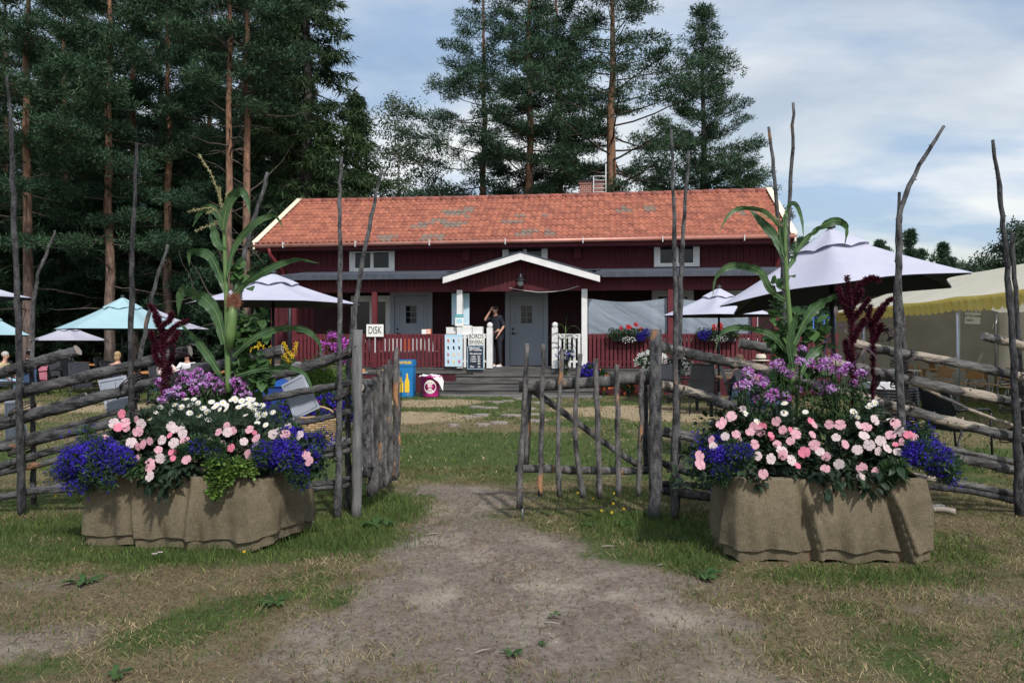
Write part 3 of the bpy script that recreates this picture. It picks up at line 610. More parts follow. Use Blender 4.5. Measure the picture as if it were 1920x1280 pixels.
# deck, skirting, stairs
dL, dR = HU(540, 690, 0)[0], HU(1462, 690, 0)[0]
xR = HU(1572, 690, 0)[0]
b = MB()
for i in range(14): b.box(dL, xR, -.05 + i * .14, -.05 + i * .14 + .134, deck - .035, deck)
b.box(dL, xR, -.03, .02, deck - .16, deck - .037); b.build('deck', M['deckwood'], house)
b = MB(); u = dL
while u < xR: b.box(u, u + .135, .0, .02, .0, deck - .162); u += .14
b.build('skirting', M['red'], house)
sL = [HU(p, 700, 0)[0] for p in (888, 858, 828, 803)]; sR = [HU(p, 700, 0)[0] for p in (1070, 1088, 1104, 1122)]
for k in range(4):
    zt = deck - .175 * (k + 1) + .0 if k else deck; v1 = -.05 - .27 * k
    if k == 0: continue
    zt = deck - .178 * k; b = MB(); b.box(sL[k], sR[k], v1 - .03, v1 + .25, zt - .04, zt); b.box(sL[k] + .03, sR[k] - .03, v1 - .005, v1 + .02, zt - .178, zt - .042)
    b.box(sL[k], sL[k] + .04, v1 + .02, .0, max(0, zt - .178), zt - .042); b.box(sR[k] - .04, sR[k], v1 + .02, .0, max(0, zt - .178), zt - .042)
    b.build('step', M['deckwood'], house)
b = MB(); b.box(HU(888, 700, 0)[0], HU(1070, 700, 0)[0], -.052, -.031, deck - .178, deck - .037); b.build('step', M['deckwood'], house)
b = MB(); b.box(sL[3] - .1, sR[3] + .1, -1.15, -.86, -.03, .035); b.build('step', PM('stair_slab', (.14, .14, .14), (.2, .2, .19), 5, .9, .4, 30, stretch=(.4, 3, 1)), house)
# posts
def post(px, v, z0, z1, w, mat, name='post'):
    uu = HU(px, 600, v)[0]; b = MB(); b.box(uu - w / 2, uu + w / 2, v - w / 2, v + w / 2, z0, z1); return b.build(name, M[mat], house)
post(862.5, -.02, deck, beam + .02, .155, 'white'); post(1096, -.02, deck, beam + .02, .155, 'white')
for px in (552, 703, 1257, 1414, 1455): post(px, 0, deck, beam, .14, 'red2')
# railings: name, from px to px
def railing(p0, p1, mat, gap=.115, sw=.082, drop=0):
    a = HU(p0, 650, 0)[0]; c = HU(p1, 650, 0)[0]; r = MB()
    r.box(a, c, -.045, .045, railz - .035, railz); r.box(a, c, -.02, .03, railz - .12, railz - .037)
    o = r.build('railing', M[mat], house); u = a + .03; q = MB()
    while u < c - sw: q.box(u, u + sw, -.045, -.021, deck + .02, railz - .037); u += gap
    q.box(a, c, -.019, .02, deck + .16, deck + .22); q.build('balusters', M[mat], o)
railing(554, 857, 'red2'); railing(868, 913, 'white', .13, .07); railing(1046, 1090, 'white', .13, .07); railing(1102, 1572, 'red2')
for px in (918.5, 1040.5):
    uu = HU(px, 650, 0)[0]; b = MB(); b.box(uu - .08, uu + .08, -.08, .08, deck, 1.83); p = b.build('newel_post', M['white'], house)
    MB().ball((uu, 0, 1.90), .085, 16, 12).build('ball_finial', M['white'], p)
# porch beam with boards, porch roof
b = MB(); b.box(dL, dR + .1, -.02, .03, beam, 3.28); u = dL
while u < dR: b.box(u, u + .11, -.045, -.02, beam + .01, 3.25); u += .125
b.box(dL, dR + .1, -.06, .06, beam - .02, beam + .14); b.build('porch_beam', M['red'], house)
b = MB(); gl = HU(830, 520, -.3)[0]; gr = HU(1126, 515, -.3)[0]
for a0, a1 in ((dL - .15, gl + .12), (gr - .12, dR + .25)):
    b.prism([(-.35, 3.18), (-.35, 3.325), (WV, 3.62), (WV, 3.47)], 0, a0, a1)
b.box(gl, gr, .2, WV, 3.42, 3.45); b.build('porch_roof', M['felt'], house)
b = MB(); b.box(dL, dR, .04, WV, 3.1, 3.13); b.build('porch_ceiling', M['red'], house)
# gable
gc = HU(976, 476, -.45)[0]; az = 3.82; hs = 2.14; lz = 3.19
b = MB()
for sgn in (-1, 1):
    for r0, r1, nm in ((.03, .07, 0),):
        b.add([(gc, -.5, az + r0), (gc + sgn * (hs + .06), -.5, lz + r0 - .02), (gc + sgn * (hs + .06), WV, lz + r0 - .02), (gc, WV, az + r0),
               (gc, -.5, az + r1), (gc + sgn * (hs + .06), -.5, lz + r1 - .02), (gc + sgn * (hs + .06), WV, lz + r1 - .02), (gc, WV, az + r1)], [(0, 1, 2, 3), (4, 7, 6, 5), (0, 4, 5, 1), (1, 5, 6, 2), (2, 6, 7, 3), (3, 7, 4, 0)])
b.build('gable_roof', M['felt'], house)
b = MB()
for sgn in (-1, 1): b.add([(gc + sgn * x, v, z) for v in (-.49, -.44) for x, z in ((0, az + .025), (hs, lz + .02), (hs, lz - .15), (0, az - .155))], [(0, 1, 2, 3), (4, 7, 6, 5), (0, 4, 5, 1), (1, 5, 6, 2), (2, 6, 7, 3)])
b.build('gable_trim', M['white'], house)
b = MB(); b.prism([(gc - hs + .1, beam + .0), (gc + hs - .1, beam + .0), (gc + hs - .1, lz + .0), (gc, az - .03), (gc - hs + .1, lz)], 1, -.03, -.022 + .03)
u = gc - hs + .12
while u < gc + hs - .2: h = az - .06 - (az - lz) * max(abs(u - gc), abs(u + .1 - gc)) / hs; b.box(u, u + .1, -.052, -.031, beam + .02, h); u += .125
b.build('gable_wall', M['red'], house)
uu = HU(976, 525, -.3)[0]; b = MB(); b.tube([(uu, -.3, 3.68), (uu, -.3, 3.28)], .01, 6); b.lathe((uu, -.3, 3.0), [(.03, .3), (.05, .24), (.07, .17), (.17, .12), (.18, .10), (.17, .10)], 14)
b.tube([(uu, -.3, 3.67), (uu, -.03, 3.67)], .012, 6)
lamp = b.build('porch_lamp', M['dark'], house); MB().ball((uu, -.3, 3.05), (.085, .085, .1), 12, 8).build('lamp_glass', PM('lamp_glass', (.35, .37, .38), None, rough=.1), lamp)
pts = [(HU(p, y, -.06)[0], -.075, HU(p, y, -.06)[1]) for p, y in ((955, 540), (985, 545), (1010, 548), (1035, 547), (1060, 544), (1086, 536))]
MB().tube(pts, .008, 5).build('cable', M['white'], house)
# chimney + ladder
def brick():
    m, t, b = newmat('chimney_brick'); n = t.nodes.new('ShaderNodeTexBrick'); n.inputs['Color1'].default_value = (.28, .08, .05, 1); n.inputs['Color2'].default_value = (.20, .06, .045, 1); n.inputs['Mortar'].default_value = (.3, .28, .26, 1); n.inputs['Scale'].default_value = 3.6; n.inputs['Mortar Size'].default_value = .03
    tcn = t.nodes.new('ShaderNodeTexCoord'); mpn = t.nodes.new('ShaderNodeMapping'); mpn.inputs['Rotation'].default_value = (R(90), 0, 0); t.links.new(tcn.outputs['Object'], mpn.inputs[0]); t.links.new(mpn.outputs[0], n.inputs['Vector']); t.links.new(n.outputs['Color'], b.inputs['Base Color']); b.inputs['Roughness'].default_value = .9; return m
a = HU(1087, 350, 4.9)[0]; c = HU(1132, 350, 4.9)[0]; b = MB(); b.box(a, c, 4.7, 5.35, 5.9, 6.72); b.box(a - .03, c + .03, 4.67, 5.38, 6.72, 6.8)
ch = b.build('chimney', brick(), house); MB().box(a - .06, c + .06, 4.63, 5.42, 6.8, 6.84).build('chimney_cap', M['dark'], ch)
b = MB(); l0 = HU(1113, 350, 4.55)[0]; l1 = HU(1136, 350, 4.55)[0]
b.tube([(l0, 4.6, 6.1), (l0, 4.6, 6.95)], .015, 6); b.tube([(l1, 4.6, 6.1), (l1, 4.6, 7.35)], .018, 6)
for k in range(4): b.tube([(l0, 4.6, 6.42 + k * .13), (l1, 4.6, 6.42 + k * .13)], .01, 5)
b.tube([(l0 - .1, 4.6, 6.95), (l1, 4.6, 6.95)], .01, 5); b.build('roof_ladder', M['wframe'], house)
# translucent wind screens
def tarp(p0, p1, lab):
    a = HU(p0, 600, .06)[0]; c = HU(p1, 600, .06)[0]; n = 20; v = []; f = []
    for j in range(8):
        for i in range(n + 1):
            s_ = i / n; top = 2.63 - .10 * math.sin(math.pi * s_); z = railz - .1 + (top - railz + .1) * j / 7
            v.append((a + (c - a) * s_, .07 + .02 * math.sin(s_ * 9 + j), z))
    for j in range(7):
        for i in range(n): q = j * (n + 1) + i; f.append((q, q + 1, q + n + 2, q + n + 1))
    o = npmesh('wind_screen', v, f, M['tarp'], None, smooth=True); o.location = house.location; o.rotation_euler = house.rotation_euler
    setp(o, lab, 'plastic screen', 'plastic wind screens in the porch openings')
tarp(1103, 1251, 'milky plastic wind screen right of the white porch post'); tarp(1263, 1410, 'milky plastic wind screen behind the small white parasol')
# ================================================================ TREES
random.seed(11)
def limb(p, d, L, n, droop, rng, wob=.12):
    pts = [p.copy()]; d = d.copy()
    for i in range(n):
        d = (d + Vector((rng.uniform(-wob, wob), rng.uniform(-wob, wob), rng.uniform(-wob, wob) + droop))).normalized(); pts.append(pts[-1] + d * (L / n))
    return pts
def tree_mesh(kind, H, r0, cs, Rm, nb, seed, prof, slope=(-.1, .5), cl=7, blen=.26, bw=.05, nbl=60, crad=.5, lean=(0, 0), dead=8, reach=.45):
    """returns (trunk MB, crown v, f) for a tree standing at the origin"""
    rg = random.Random(seed); ng = np.random.default_rng(seed); t = MB(); n = 14
    def tb(*a, **k): t.cur = 1; t.tube(*a, **k); t.cur = 0
    tp = [Vector((lean[0] * (i / n) ** 1.3 + (rg.uniform(-.06, .06) if 0 < i else 0), lean[1] * (i / n) + rg.uniform(-.05, .05), H * i / n)) for i in range(n + 1)]
    t.tube(tp, [r0 * (1.18 if i == 0 else 1) * (1 - .86 * (i / n) ** 1.1) for i in range(n + 1)], 10)
    def at(z): k = min(n - 1, max(0, int(z / H * n))); return tp[k].lerp(tp[k + 1], z / H * n - k)
    cen = []; rads = []; dirs = []
    for i in range(nb):
        q = (i + rg.random()) / nb; h = cs + (1 - cs) * q; z = H * h; a = i * 2.4 + rg.uniform(-.5, .5)
        Lb = Rm * prof(q) * rg.uniform(.65, 1.15); sl = slope[0] + (slope[1] - slope[0]) * q + rg.uniform(-.15, .15)
        d = Vector((math.cos(a), math.sin(a), sl)).normalized(); dr = {'pine': .05, 'spruce': -.06, 'birch': -.10}[kind]
        pts = limb(at(z), d, Lb, 6, dr, rg, .10); br = max(.014, r0 * .17 * (1 - .7 * q))
        tb(pts, [br * (1 - .8 * k / 6) for k in range(7)], 5, cap=False)
        m = max(3, int(cl * Lb / Rm * (1.3 if kind == 'spruce' else 1)))
        for k in range(m):
            s_ = reach + (1 - reach) * (k + .6) / m; s_ = min(1, s_); idx = min(5, int(s_ * 6)); p = pts[idx].lerp(pts[idx + 1], s_ * 6 - idx)
            side = Vector((-d.y, d.x, 0)); w_ = Lb * .30 * (1 - s_ * .5)
            off = side * rg.uniform(-w_, w_) + Vector((0, 0, rg.uniform(-.02, .25) if kind == 'pine' else rg.uniform(-.2, .05)))
            c = p + off; cen.append(c); k_ = crad * rg.uniform(.6, 1.15)
            rads.append((k_, k_, k_ * (.5 if kind == 'pine' else .35 if kind == 'spruce' else .8))); dirs.append((d.x * .5, d.y * .5, {'pine': .5, 'spruce': -.7, 'birch': -.8}[kind]))
            if kind != 'spruce' and rg.random() < .5: tb([p, p.lerp(c, .5) + Vector((0, 0, .03)), c], [.02, .014, .006], 4, cap=False)
    for i in range(dead):
        z = H * rg.uniform(.12, cs + .15); a = rg.uniform(0, 6.28); d = Vector((math.cos(a), math.sin(a), rg.uniform(-.1, .3)))
        pts = limb(at(z), d, rg.uniform(.5, 2.6), 6, rg.uniform(-.12, .12), rg, .35); tb(pts, [.030, .026, .022, .017, .013, .009, .004], 5, cap=False)
        if rg.random() < .6: tb(limb(pts[3], Vector((rg.uniform(-1, 1), rg.uniform(-1, 1), rg.uniform(-.3, .6))).normalized(), .6, 3, 0, rg, .3), [.012, .009, .006, .003], 4, cap=False)
    v, f = blades(ng, np.array([tuple(c) for c in cen]), nbl, np.array(rads), blen, bw, out=.8, up=0, dirs=np.array(dirs) * (.6 if kind == 'pine' else 1), tri=(kind != 'birch'))
    return t, v, f
pine_prof = lambda q: (1.0 - .85 * max(0, q - .35) / .65) * (.75 + .5 * min(1, q / .3))
spr_prof = lambda q: 1.02 - q
cone_prof = lambda q: (1 - q) ** .75 * (.8 + .4 * min(1, q * 4)) + .06
birch_prof = lambda q: .45 + .8 * math.sin(math.pi * min(1, q * .9 + .1))
def make_tree(name, label, cat, loc, group, trunkm, leafmat, rz=0, **k):
    t = thing(name, label, cat, loc, rz, group); 
    if k['kind'] == 'pine': k['cl'] = int(k['cl'] * 1.45); k['nbl'] = int(k['nbl'] * 1.5); k['blen'] = k['blen'] * .68; k['bw'] = k['bw'] * 1.0; k['crad'] *= .88
    tr, v, f = tree_mesh(**k); tr.build('trunk', [trunkm, trunkm if k['kind'] == 'birch' else M['limb']], t); npmesh('crown', v, f, leafmat, t); return t
PB, GB = M['pinebark'], M['greybark']
# four tall pines and a pointed one behind the house
def gx(px, D): return ((px - 960) / F * D, D, 0)
make_tree('pine_tree', 'tall open-crowned pine, leftmost of the pines rising behind the roof', 'pine tree', gx(907, 36), 'tall pines behind the house', PB, M['needle2'], kind='pine', H=18.5, r0=.24, cs=.30, Rm=3.9, nb=72, seed=1, prof=lambda q: (1.0 - .8 * max(0, q - .5) / .5), slope=(-.35, .35), cl=10, nbl=56, crad=.5, blen=.22, bw=.040)
make_tree('pine_tree', 'pine with bare orange trunk, second from the left behind the roof', 'pine tree', gx(993, 33), 'tall pines behind the house', PB, M['needle2'], kind='pine', H=18, r0=.27, cs=.40, Rm=3.0, nb=60, seed=2, prof=pine_prof, slope=(-.3, .5), cl=9, nbl=56, crad=.5, dead=16, blen=.22, bw=.040)
make_tree('pine_tree', 'slender pine with pale trunk between the orange pine and the chimney pine', 'pine tree', (gx(1056, 34)[0], 34, 0), 'tall pines behind the house', PB, M['needle'], kind='pine', H=18.5, r0=.18, cs=.34, Rm=2.7, nb=60, seed=3, prof=pine_prof, slope=(-.5, .4), cl=9, nbl=56, crad=.48, dead=16, lean=(-.35, 0), blen=.22, bw=.040)
make_tree('pine_tree', 'thick pine with wide crown straight behind the brick chimney', 'pine tree', (gx(1147, 32)[0], 32, 0), 'tall pines behind the house', PB, M['needle'], kind='pine', H=17.5, r0=.33, cs=.40, Rm=3.9, nb=58, seed=9, prof=pine_prof, slope=(-.3, .5), cl=10, nbl=60, crad=.52, dead=14, blen=.22, bw=.040)
make_tree('pointed_pine', 'pointed dense pine right of the tall pines, narrow like a spire', 'pine tree', gx(1318, 36), None, GB, M['needle'], kind='pine', H=17.0, r0=.26, cs=.22, Rm=3.0, nb=90, seed=12, prof=cone_prof, slope=(-.1, .6), cl=10, nbl=56, crad=.48, reach=.25, dead=0, blen=.22, bw=.04)
make_tree('bushy_pine', 'low spreading pine behind the right half of the roof', 'pine tree', gx(1385, 34), None, GB, M['needle'], kind='pine', H=9.2, r0=.25, cs=.35, Rm=3.4, nb=54, seed=13, prof=lambda q: 1 - .7 * q, slope=(-.1, .5), cl=11, nbl=60, crad=.52, reach=.2, dead=2, blen=.2, bw=.04)
make_tree('bushy_pine', 'low bushy pine between the chimney pine and the pointed pine', 'pine tree', gx(1245, 37), None, GB, M['needle2'], kind='pine', H=9.6, r0=.2, cs=.4, Rm=2.5, nb=34, seed=14, prof=lambda q: 1 - .6 * q, slope=(-.1, .5), cl=9, nbl=56, crad=.5, reach=.2, dead=3, blen=.2, bw=.04)
make_tree('birch_tree', 'light grey-green birch between the dark spruces and the tall pines', 'birch tree', gx(748, 36), None, M['birchbark'], M['birch'], kind='birch', H=12.6, r0=.14, cs=.28, Rm=2.0, nb=70, seed=15, prof=birch_prof, slope=(.3, 1.2), cl=8, nbl=26, crad=.45, reach=.2, blen=.12, bw=.075, dead=0)
make_tree('birch_tree', 'small birch low over the roof ridge beside the larger birch', 'birch tree', gx(815, 38), None, M['birchbark'], M['birch'], kind='birch', H=9.8, r0=.1, cs=.35, Rm=1.5, nb=40, seed=16, prof=birch_prof, slope=(.3, 1.2), cl=7, nbl=30, crad=.42, reach=.2, blen=.11, bw=.07, dead=0)
make_tree('birch_tree', 'thin birch with dark top just left of the first tall pine', 'birch tree', gx(850, 40), None, M['birchbark'], M['bush'], kind='birch', H=9.6, r0=.1, cs=.4, Rm=1.3, nb=36, seed=17, prof=birch_prof, slope=(.3, 1.2), cl=7, nbl=30, crad=.42, reach=.2, blen=.12, bw=.07, dead=0)
make_tree('spruce_tree', 'big dark spruce whose drooping edge stands against the sky left of the birch', 'spruce tree', gx(575, 31), None, GB, M['spruce'], kind='spruce', H=21, r0=.32, cs=.08, Rm=4.6, nb=150, seed=18, prof=spr_prof, slope=(-.25, .1), cl=14, nbl=44, crad=.42, reach=.2, blen=.30, bw=.055, dead=0)
make_tree('spruce_tree', 'shorter spruce just left of the birch behind the roof', 'spruce tree', gx(668, 34), None, GB, M['spruce'], kind='spruce', H=12.4, r0=.24, cs=.10, Rm=3.0, nb=110, seed=19, prof=spr_prof, slope=(-.25, .1), cl=12, nbl=44, crad=.42, reach=.2, blen=.28, bw=.055, dead=0)
# left forest
FG = 'conifers of the wood on the left'
protos = [make_tree('pine_tree', 'pine with thick orange trunk right behind the cyan parasol', 'pine tree', gx(205, 27), FG, PB, M['needle'], kind='pine', H=17.5, r0=.19, cs=.27, Rm=2.7, nb=56, seed=21, prof=pine_prof, slope=(-.3, .5), cl=9, nbl=60, crad=.52, dead=10, blen=.22, bw=.042),
          make_tree('pine_tree', 'pine with orange trunk between the cyan parasol and the maize', 'pine tree', gx(315, 28), FG, PB, M['needle2'], kind='pine', H=16.5, r0=.18, cs=.24, Rm=2.6, nb=56, seed=22, prof=pine_prof, slope=(-.4, .4), cl=9, nbl=60, crad=.52, dead=12, blen=.22, bw=.042)]
make_tree('pine_tree', 'straight grey-orange pine directly behind the left maize stalk', 'pine tree', gx(431, 25), FG, PB, M['needle'], kind='pine', H=18, r0=.15, cs=.50, Rm=2.0, nb=36, seed=23, prof=pine_prof, slope=(-.3, .5), cl=9, nbl=56, crad=.5, dead=34, blen=.22, bw=.042)
make_tree('pine_tree', 'bright orange pine trunk at the left gable of the house', 'pine tree', gx(461, 25.5), FG, PB, M['needle2'], kind='pine', H=18, r0=.16, cs=.52, Rm=2.0, nb=36, seed=24, prof=pine_prof, slope=(-.3, .5), cl=9, nbl=56, crad=.5, dead=34, blen=.22, bw=.042)
spr = make_tree('spruce_tree', 'dense dark spruce in the wood left of the house', 'spruce tree', gx(515, 36), FG, GB, M['spruce'], kind='spruce', H=20, r0=.3, cs=.06, Rm=3.7, nb=130, seed=25, prof=spr_prof, slope=(-.25, .1), cl=12, nbl=44, crad=.42, reach=.2, blen=.32, bw=.06, dead=0)
low = make_tree('young_pine', 'young bushy pine at the edge of the wood behind the left maize', 'pine tree', gx(385, 29), 'young pines under the tall trees', GB, M['needle2'], kind='pine', H=8.2, r0=.12, cs=.12, Rm=2.1, nb=60, seed=26, prof=lambda q: 1 - .75 * q, slope=(-.1, .6), cl=9, nbl=60, crad=.48, reach=.2, dead=4, blen=.2, bw=.045)
def dup_tree(src, px, D, rz, sc, lab, grp=None):
    c = copy_tree(src); c.location = gx(px, D); c.rotation_euler = (0, 0, rz); c.scale = (sc, sc, sc); c['label'] = lab
    if grp: c['group'] = grp
    return c
P0, P1 = protos
for a in ((P0, 52, 26, 1.0, .98, 'pine with dark double-looking trunk near the left edge of the photo'), (P1, 250, 30, 2.0, 1.05, 'slim dark pine just right of the pine behind the cyan parasol'),
          (P1, -60, 29, 3.0, 1.05, 'pine half cut off by the left edge of the photo'), (P0, 120, 33, 4.0, 1.0, 'pine standing back between the two leftmost trunks'),
          (P0, 300, 36, 5.2, 1.1, 'pine deeper in the wood right of the cyan parasol'), (P1, 395, 34, .7, 1.05, 'dark pine deeper in the wood behind the maize'),
          (P0, 10, 37, 2.4, 1.15, 'tall pine deep in the wood at far left'), (P1, 160, 40, 1.9, 1.2, 'pine deep in the wood above the small white parasol'), (P0, -200, 32, .3, 1.1, 'pine outside the left edge of the photo reaching in'),
          (P1, 470, 40, 2.9, 1.2, 'pine deep in the wood beside the left gable')): dup_tree(*a)
dl = 'dark spruce filling the back of the wood on the left'
for px, D, rz, sc in ((430, 44, 1, .8), (345, 46, 2, .8), (150, 50, 4, .9), (60, 46, 5, .8), (-40, 44, .5, 1.2), (-150, 44, 1.5, 1.1), (200, 38, 1.3, .62), (290, 41, 2.3, .6), (90, 39, 3.9, .8), (0, 42, 4.9, .7), (470, 37, 2.2, .72), (560, 42, .2, 1.0), (-110, 38, 3.3, .8), (610, 38, 3.1, .62)):
    dup_tree(spr, px, D, rz, sc, dl)
for px, D, rz, sc, l in ((300, 31, 1, .72, 'young pine low between two orange trunks on the left'), (232, 33, 2, .9, 'young pine behind the cyan parasol pine'), (500, 28.5, 3, .8, 'young pine right beside the left gable'), (150, 32, 4, .9, 'young pine above the small white parasol'), (70, 31, 5, .85, 'young pine behind the leftmost fence poles'),
                         (-20, 30, 0, .95, 'young pine at the left edge of the photo'), (448, 33, 2.6, 1.0, 'young pine between the twin orange trunks and the gable'), (345, 34, 1.6, 1.1, 'young pine in the dark wood left of the maize')):
    dup_tree(low, px, D, rz, sc, l)
# undergrowth and far wood
def mass(name, pts, n, rad, bl, bw, mat, label, cat, seed):
    ng = np.random.default_rng(seed); v, f = blades(ng, np.array(pts), n, np.array(rad), bl, bw, tri=True, up=.2)
    return setp(npmesh(name, v, f, mat), label, cat, kind='stuff')
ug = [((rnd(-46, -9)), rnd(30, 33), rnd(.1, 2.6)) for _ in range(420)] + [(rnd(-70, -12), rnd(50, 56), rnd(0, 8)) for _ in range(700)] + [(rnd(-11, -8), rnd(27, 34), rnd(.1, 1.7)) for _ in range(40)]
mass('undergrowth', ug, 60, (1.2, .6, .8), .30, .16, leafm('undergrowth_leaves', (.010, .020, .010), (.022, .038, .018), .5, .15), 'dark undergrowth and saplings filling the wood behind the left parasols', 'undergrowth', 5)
fw = []
for i in range(1500):
    a = rnd(-.9, 1.05); D = rnd(85, 110); x = D * math.tan(a); h = (4.0 if a < .25 else 6.5) + 5.0 * float(vnoise(np.array([a * 14.0]), np.array([1.0]), 5)[0]); fw.append((x, D, rnd(.2, 1) ** .7 * h))
mass('far_wood', fw, 60, (2.2, 1.5, 1.3), .9, .4, M['far'], 'far-off edge of the wood all along the horizon', 'wood', 6)
sm = make_tree('small_pine', 'small pine above the left slope of the large parasol', 'pine tree', gx(1520, 50), 'small trees on the right horizon', GB, M['needle2'], kind='pine', H=7.6, r0=.12, cs=.1, Rm=1.7, nb=46, seed=31, prof=spr_prof, slope=(.2, .8), cl=6, nbl=50, crad=.40, reach=.1, dead=0, blen=.26, bw=.055)
sb = make_tree('leafy_tree', 'round leafy tree at the right edge behind the fence poles', 'tree', gx(1920, 44), 'small trees on the right horizon', M['greybark'], M['far'], kind='birch', H=7.9, r0=.14, cs=.25, Rm=2.2, nb=60, seed=32, prof=birch_prof, slope=(.3, 1.1), cl=9, nbl=40, crad=.5, reach=.1, blen=.17, bw=.1, dead=0)
for i, (s_, px, D, sc, l) in enumerate(((sm, 1548, 52, .92, 'small pine peeping over the cap of the large parasol'), (sm, 1650, 54, 1.10, 'small pine left of the forked fence poles'), (sm, 1662, 58, 1.1, 'second small pine left of the forked fence poles'), (sm, 1706, 50, 1.12, 'small pine just right of the forked fence poles'), (sm, 1725, 56, 1.05, 'small bushy pine right of the forked poles, behind the first'),
                                  (sm, 1768, 48, .98, 'pointed young pine between forked poles and tent roof'), (sm, 1783, 54, .95, 'small pine right behind the pointed one over the tent'), (sb, 1820, 55, .85, 'round tree over the far corner of the tent roof'), (sb, 1862, 58, .88, 'round tree left of the last fence poles'), (sb, 1745, 60, .8, 'low leafy tree behind the small pines on the right'),
                                  (sm, 1500, 44, .95, 'small pine right beside the right gable'), (sb, 1600, 60, .75, 'leafy treetop hidden behind the large parasol'), (sb, 1960, 46, 1.0, 'leafy tree cut off by the right edge'), (sm, 1690, 46, .75, 'low pine under the skyline right of the large parasol'), (sb, 1790, 66, 1.0, 'hazy leafy tree far behind the tent'), (sb, 1480, 50, .75, 'leafy tree behind the right end of the house'))):
    dup_tree(s_, px, D, i * 1.1, sc, l)

# ================================================================ FENCE
random.seed(21)
def log(b, pts, r, n=10, jit=.07, wob=.006, dens=3, endmat=None):
    """bark-covered log or pole along pixel-derived 3D pts"""
    P = bez(pts, dens) if len(pts) > 2 else [Vector(pts[0]).lerp(Vector(pts[1]), i / (dens * 3)) for i in range(dens * 3 + 1)]
    P = [p + Vector((rnd(-wob, wob), rnd(-wob, wob) * .3, rnd(-wob, wob))) for p in P]
    m = len(P) - 1; rs = r if not isinstance(r, tuple) else None
    rad = [(r[0] + (r[1] - r[0]) * i / m if rs is None else r) * rnd(.92, 1.08) for i in range(m + 1)]
    k0 = len(b.f); b.tube(P, rad, n, True, jit)
    b.m[-1] = b.m[-2] = 1                                    # sawn ends
    # knots
    for i in range(1, m):
        if random.random() < .5:
            a = rnd(0, 6.28); d = (P[i + 1] - P[i]).normalized(); q = d.cross(Vector((math.cos(a), math.sin(a), .3))).normalized()
            b.tube([P[i] + q * rad[i] * .7, P[i] + q * (rad[i] + rnd(.004, .016))], [rad[i] * .34, rad[i] * .12], 5)
    return b
def pole(fence, pts, r, mat='bark', D=None, name='pole'):
    b = MB(); log(b, [W(*p) if len(p) == 3 else W(p[0], p[1], D) for p in pts], r, 9, .08, .007, 4)
    return b.build(name, [M[mat], M['cut']], fence, True)
def rail(fence, pts, r, D=6.5, mat='bark'):
    b = MB(); log(b, [W(p[0], p[1], p[2] if len(p) > 2 else D) for p in pts], r * D / F * .86, 14, .075, .004, 12)
    return b.build('rail', [M[('railpeel' if fence.location.x > 0 else 'railbark') if mat == 'bark' else mat], M['cut']], fence, True)
FD = 6.5
lf = thing('pole_fence', 'rustic round-pole fence with slanting rails, behind the left flower box', 'fence', (-2.5, FD, 0))
gb = CH / FD * F + 640
rail(lf, [(-60, 713), (0, 700), (80, 676), (147, 657)], 12); rail(lf, [(-60, 760), (0, 745), (180, 702), (357, 657)], 12)
rail(lf, [(-60, 812), (0, 796), (236, 731), (395, 690), (530, 656)], (11 + 13) / 2); rail(lf, [(-60, 853), (0, 839), (236, 786), (480, 716), (668, 658)], 11)
rail(lf, [(-40, 795), (0, 785), (90, 762), (162, 738)], 4.5); rail(lf, [(-40, 840), (0, 830), (120, 800), (236, 768)], 5)
rail(lf, [(-40, 885), (0, 874), (236, 806), (484, 750), (658, 718)], 8); rail(lf, [(-40, 897), (0, 886), (236, 838), (547, 794), (658, 771)], 7)
rail(lf, [(-40, 940), (0, 931), (236, 893), (594, 845), (658, 827)], 7.5); rail(lf, [(-40, 950), (60, 922), (300, 915), (594, 906), (658, 897)], 6); rail(lf, [(440, 922), (594, 915), (658, 908)], 6)
rail(lf, [(560, 868), (610, 856), (658, 842)], 6)
def X(px, D): return (px - 960) / F * D
def pp(f, pts, r, D, mat='bark'):
    b = MB(); log(b, [W(p[0], p[1], D) for p in pts], (r[0] * .80 * D / F, r[1] * .70 * D / F), 9, .13, .007, 6); return b.build('pole', [M[mat], M['cut']], f, True)
pp(lf, [(40, 966), (38, 800), (34, 600), (26, 400), (21, 230), (12, 142)], (9, 3.5), 6.40, 'barkdark'); pp(lf, [(63, 945), (62, 800), (60, 640), (66, 540), (85, 480), (104, 432)], (6.5, 2.5), 6.62)
pp(lf, [(243, 966), (244, 800), (246, 600), (250, 440), (257, 268)], (8.5, 4.0), 6.40, 'barkdark'); pp(lf, [(252, 950), (253, 800), (256, 715), (275, 610), (292, 530), (315, 460)], (6.5, 4), 6.62)
pp(lf, [(430, 950), (436, 700), (447, 560), (458, 480), (480, 400), (503, 322)], (9, 4.5), 6.62); pp(lf, [(478, 960), (476, 800), (474, 690)], (6, 5), 6.40)
pp(lf, [(633, 970), (636, 800), (638, 600), (637, 400), (639, 292)], (9, 3.5), 6.40); pp(lf, [(652, 955), (653, 800), (656, 660), (676, 520), (700, 390), (717, 318)], (8.5, 3.5), 6.64)
rf = thing('pole_fence', 'rustic round-pole fence with slanting rails, behind the right flower box', 'fence', (2.7, FD, 0))
rail(rf, [(1238, 650), (1330, 671), (1435, 694), (1640, 752), (1800, 795), (1960, 832)], 11.5); rail(rf, [(1388, 643), (1500, 664), (1640, 698), (1800, 733), (1960, 764)], 11)
rail(rf, [(1590, 642), (1640, 653), (1800, 682), (1960, 716)], 10); rail(rf, [(1240, 722), (1320, 742), (1390, 767), (1600, 815), (1780, 855), (1960, 893)], 11)
rail(rf, [(1700, 712), (1734, 728), (1820, 768), (1940, 812)], 3.5); rail(rf, [(1690, 825), (1767, 838), (1860, 858), (1960, 876)], 6)
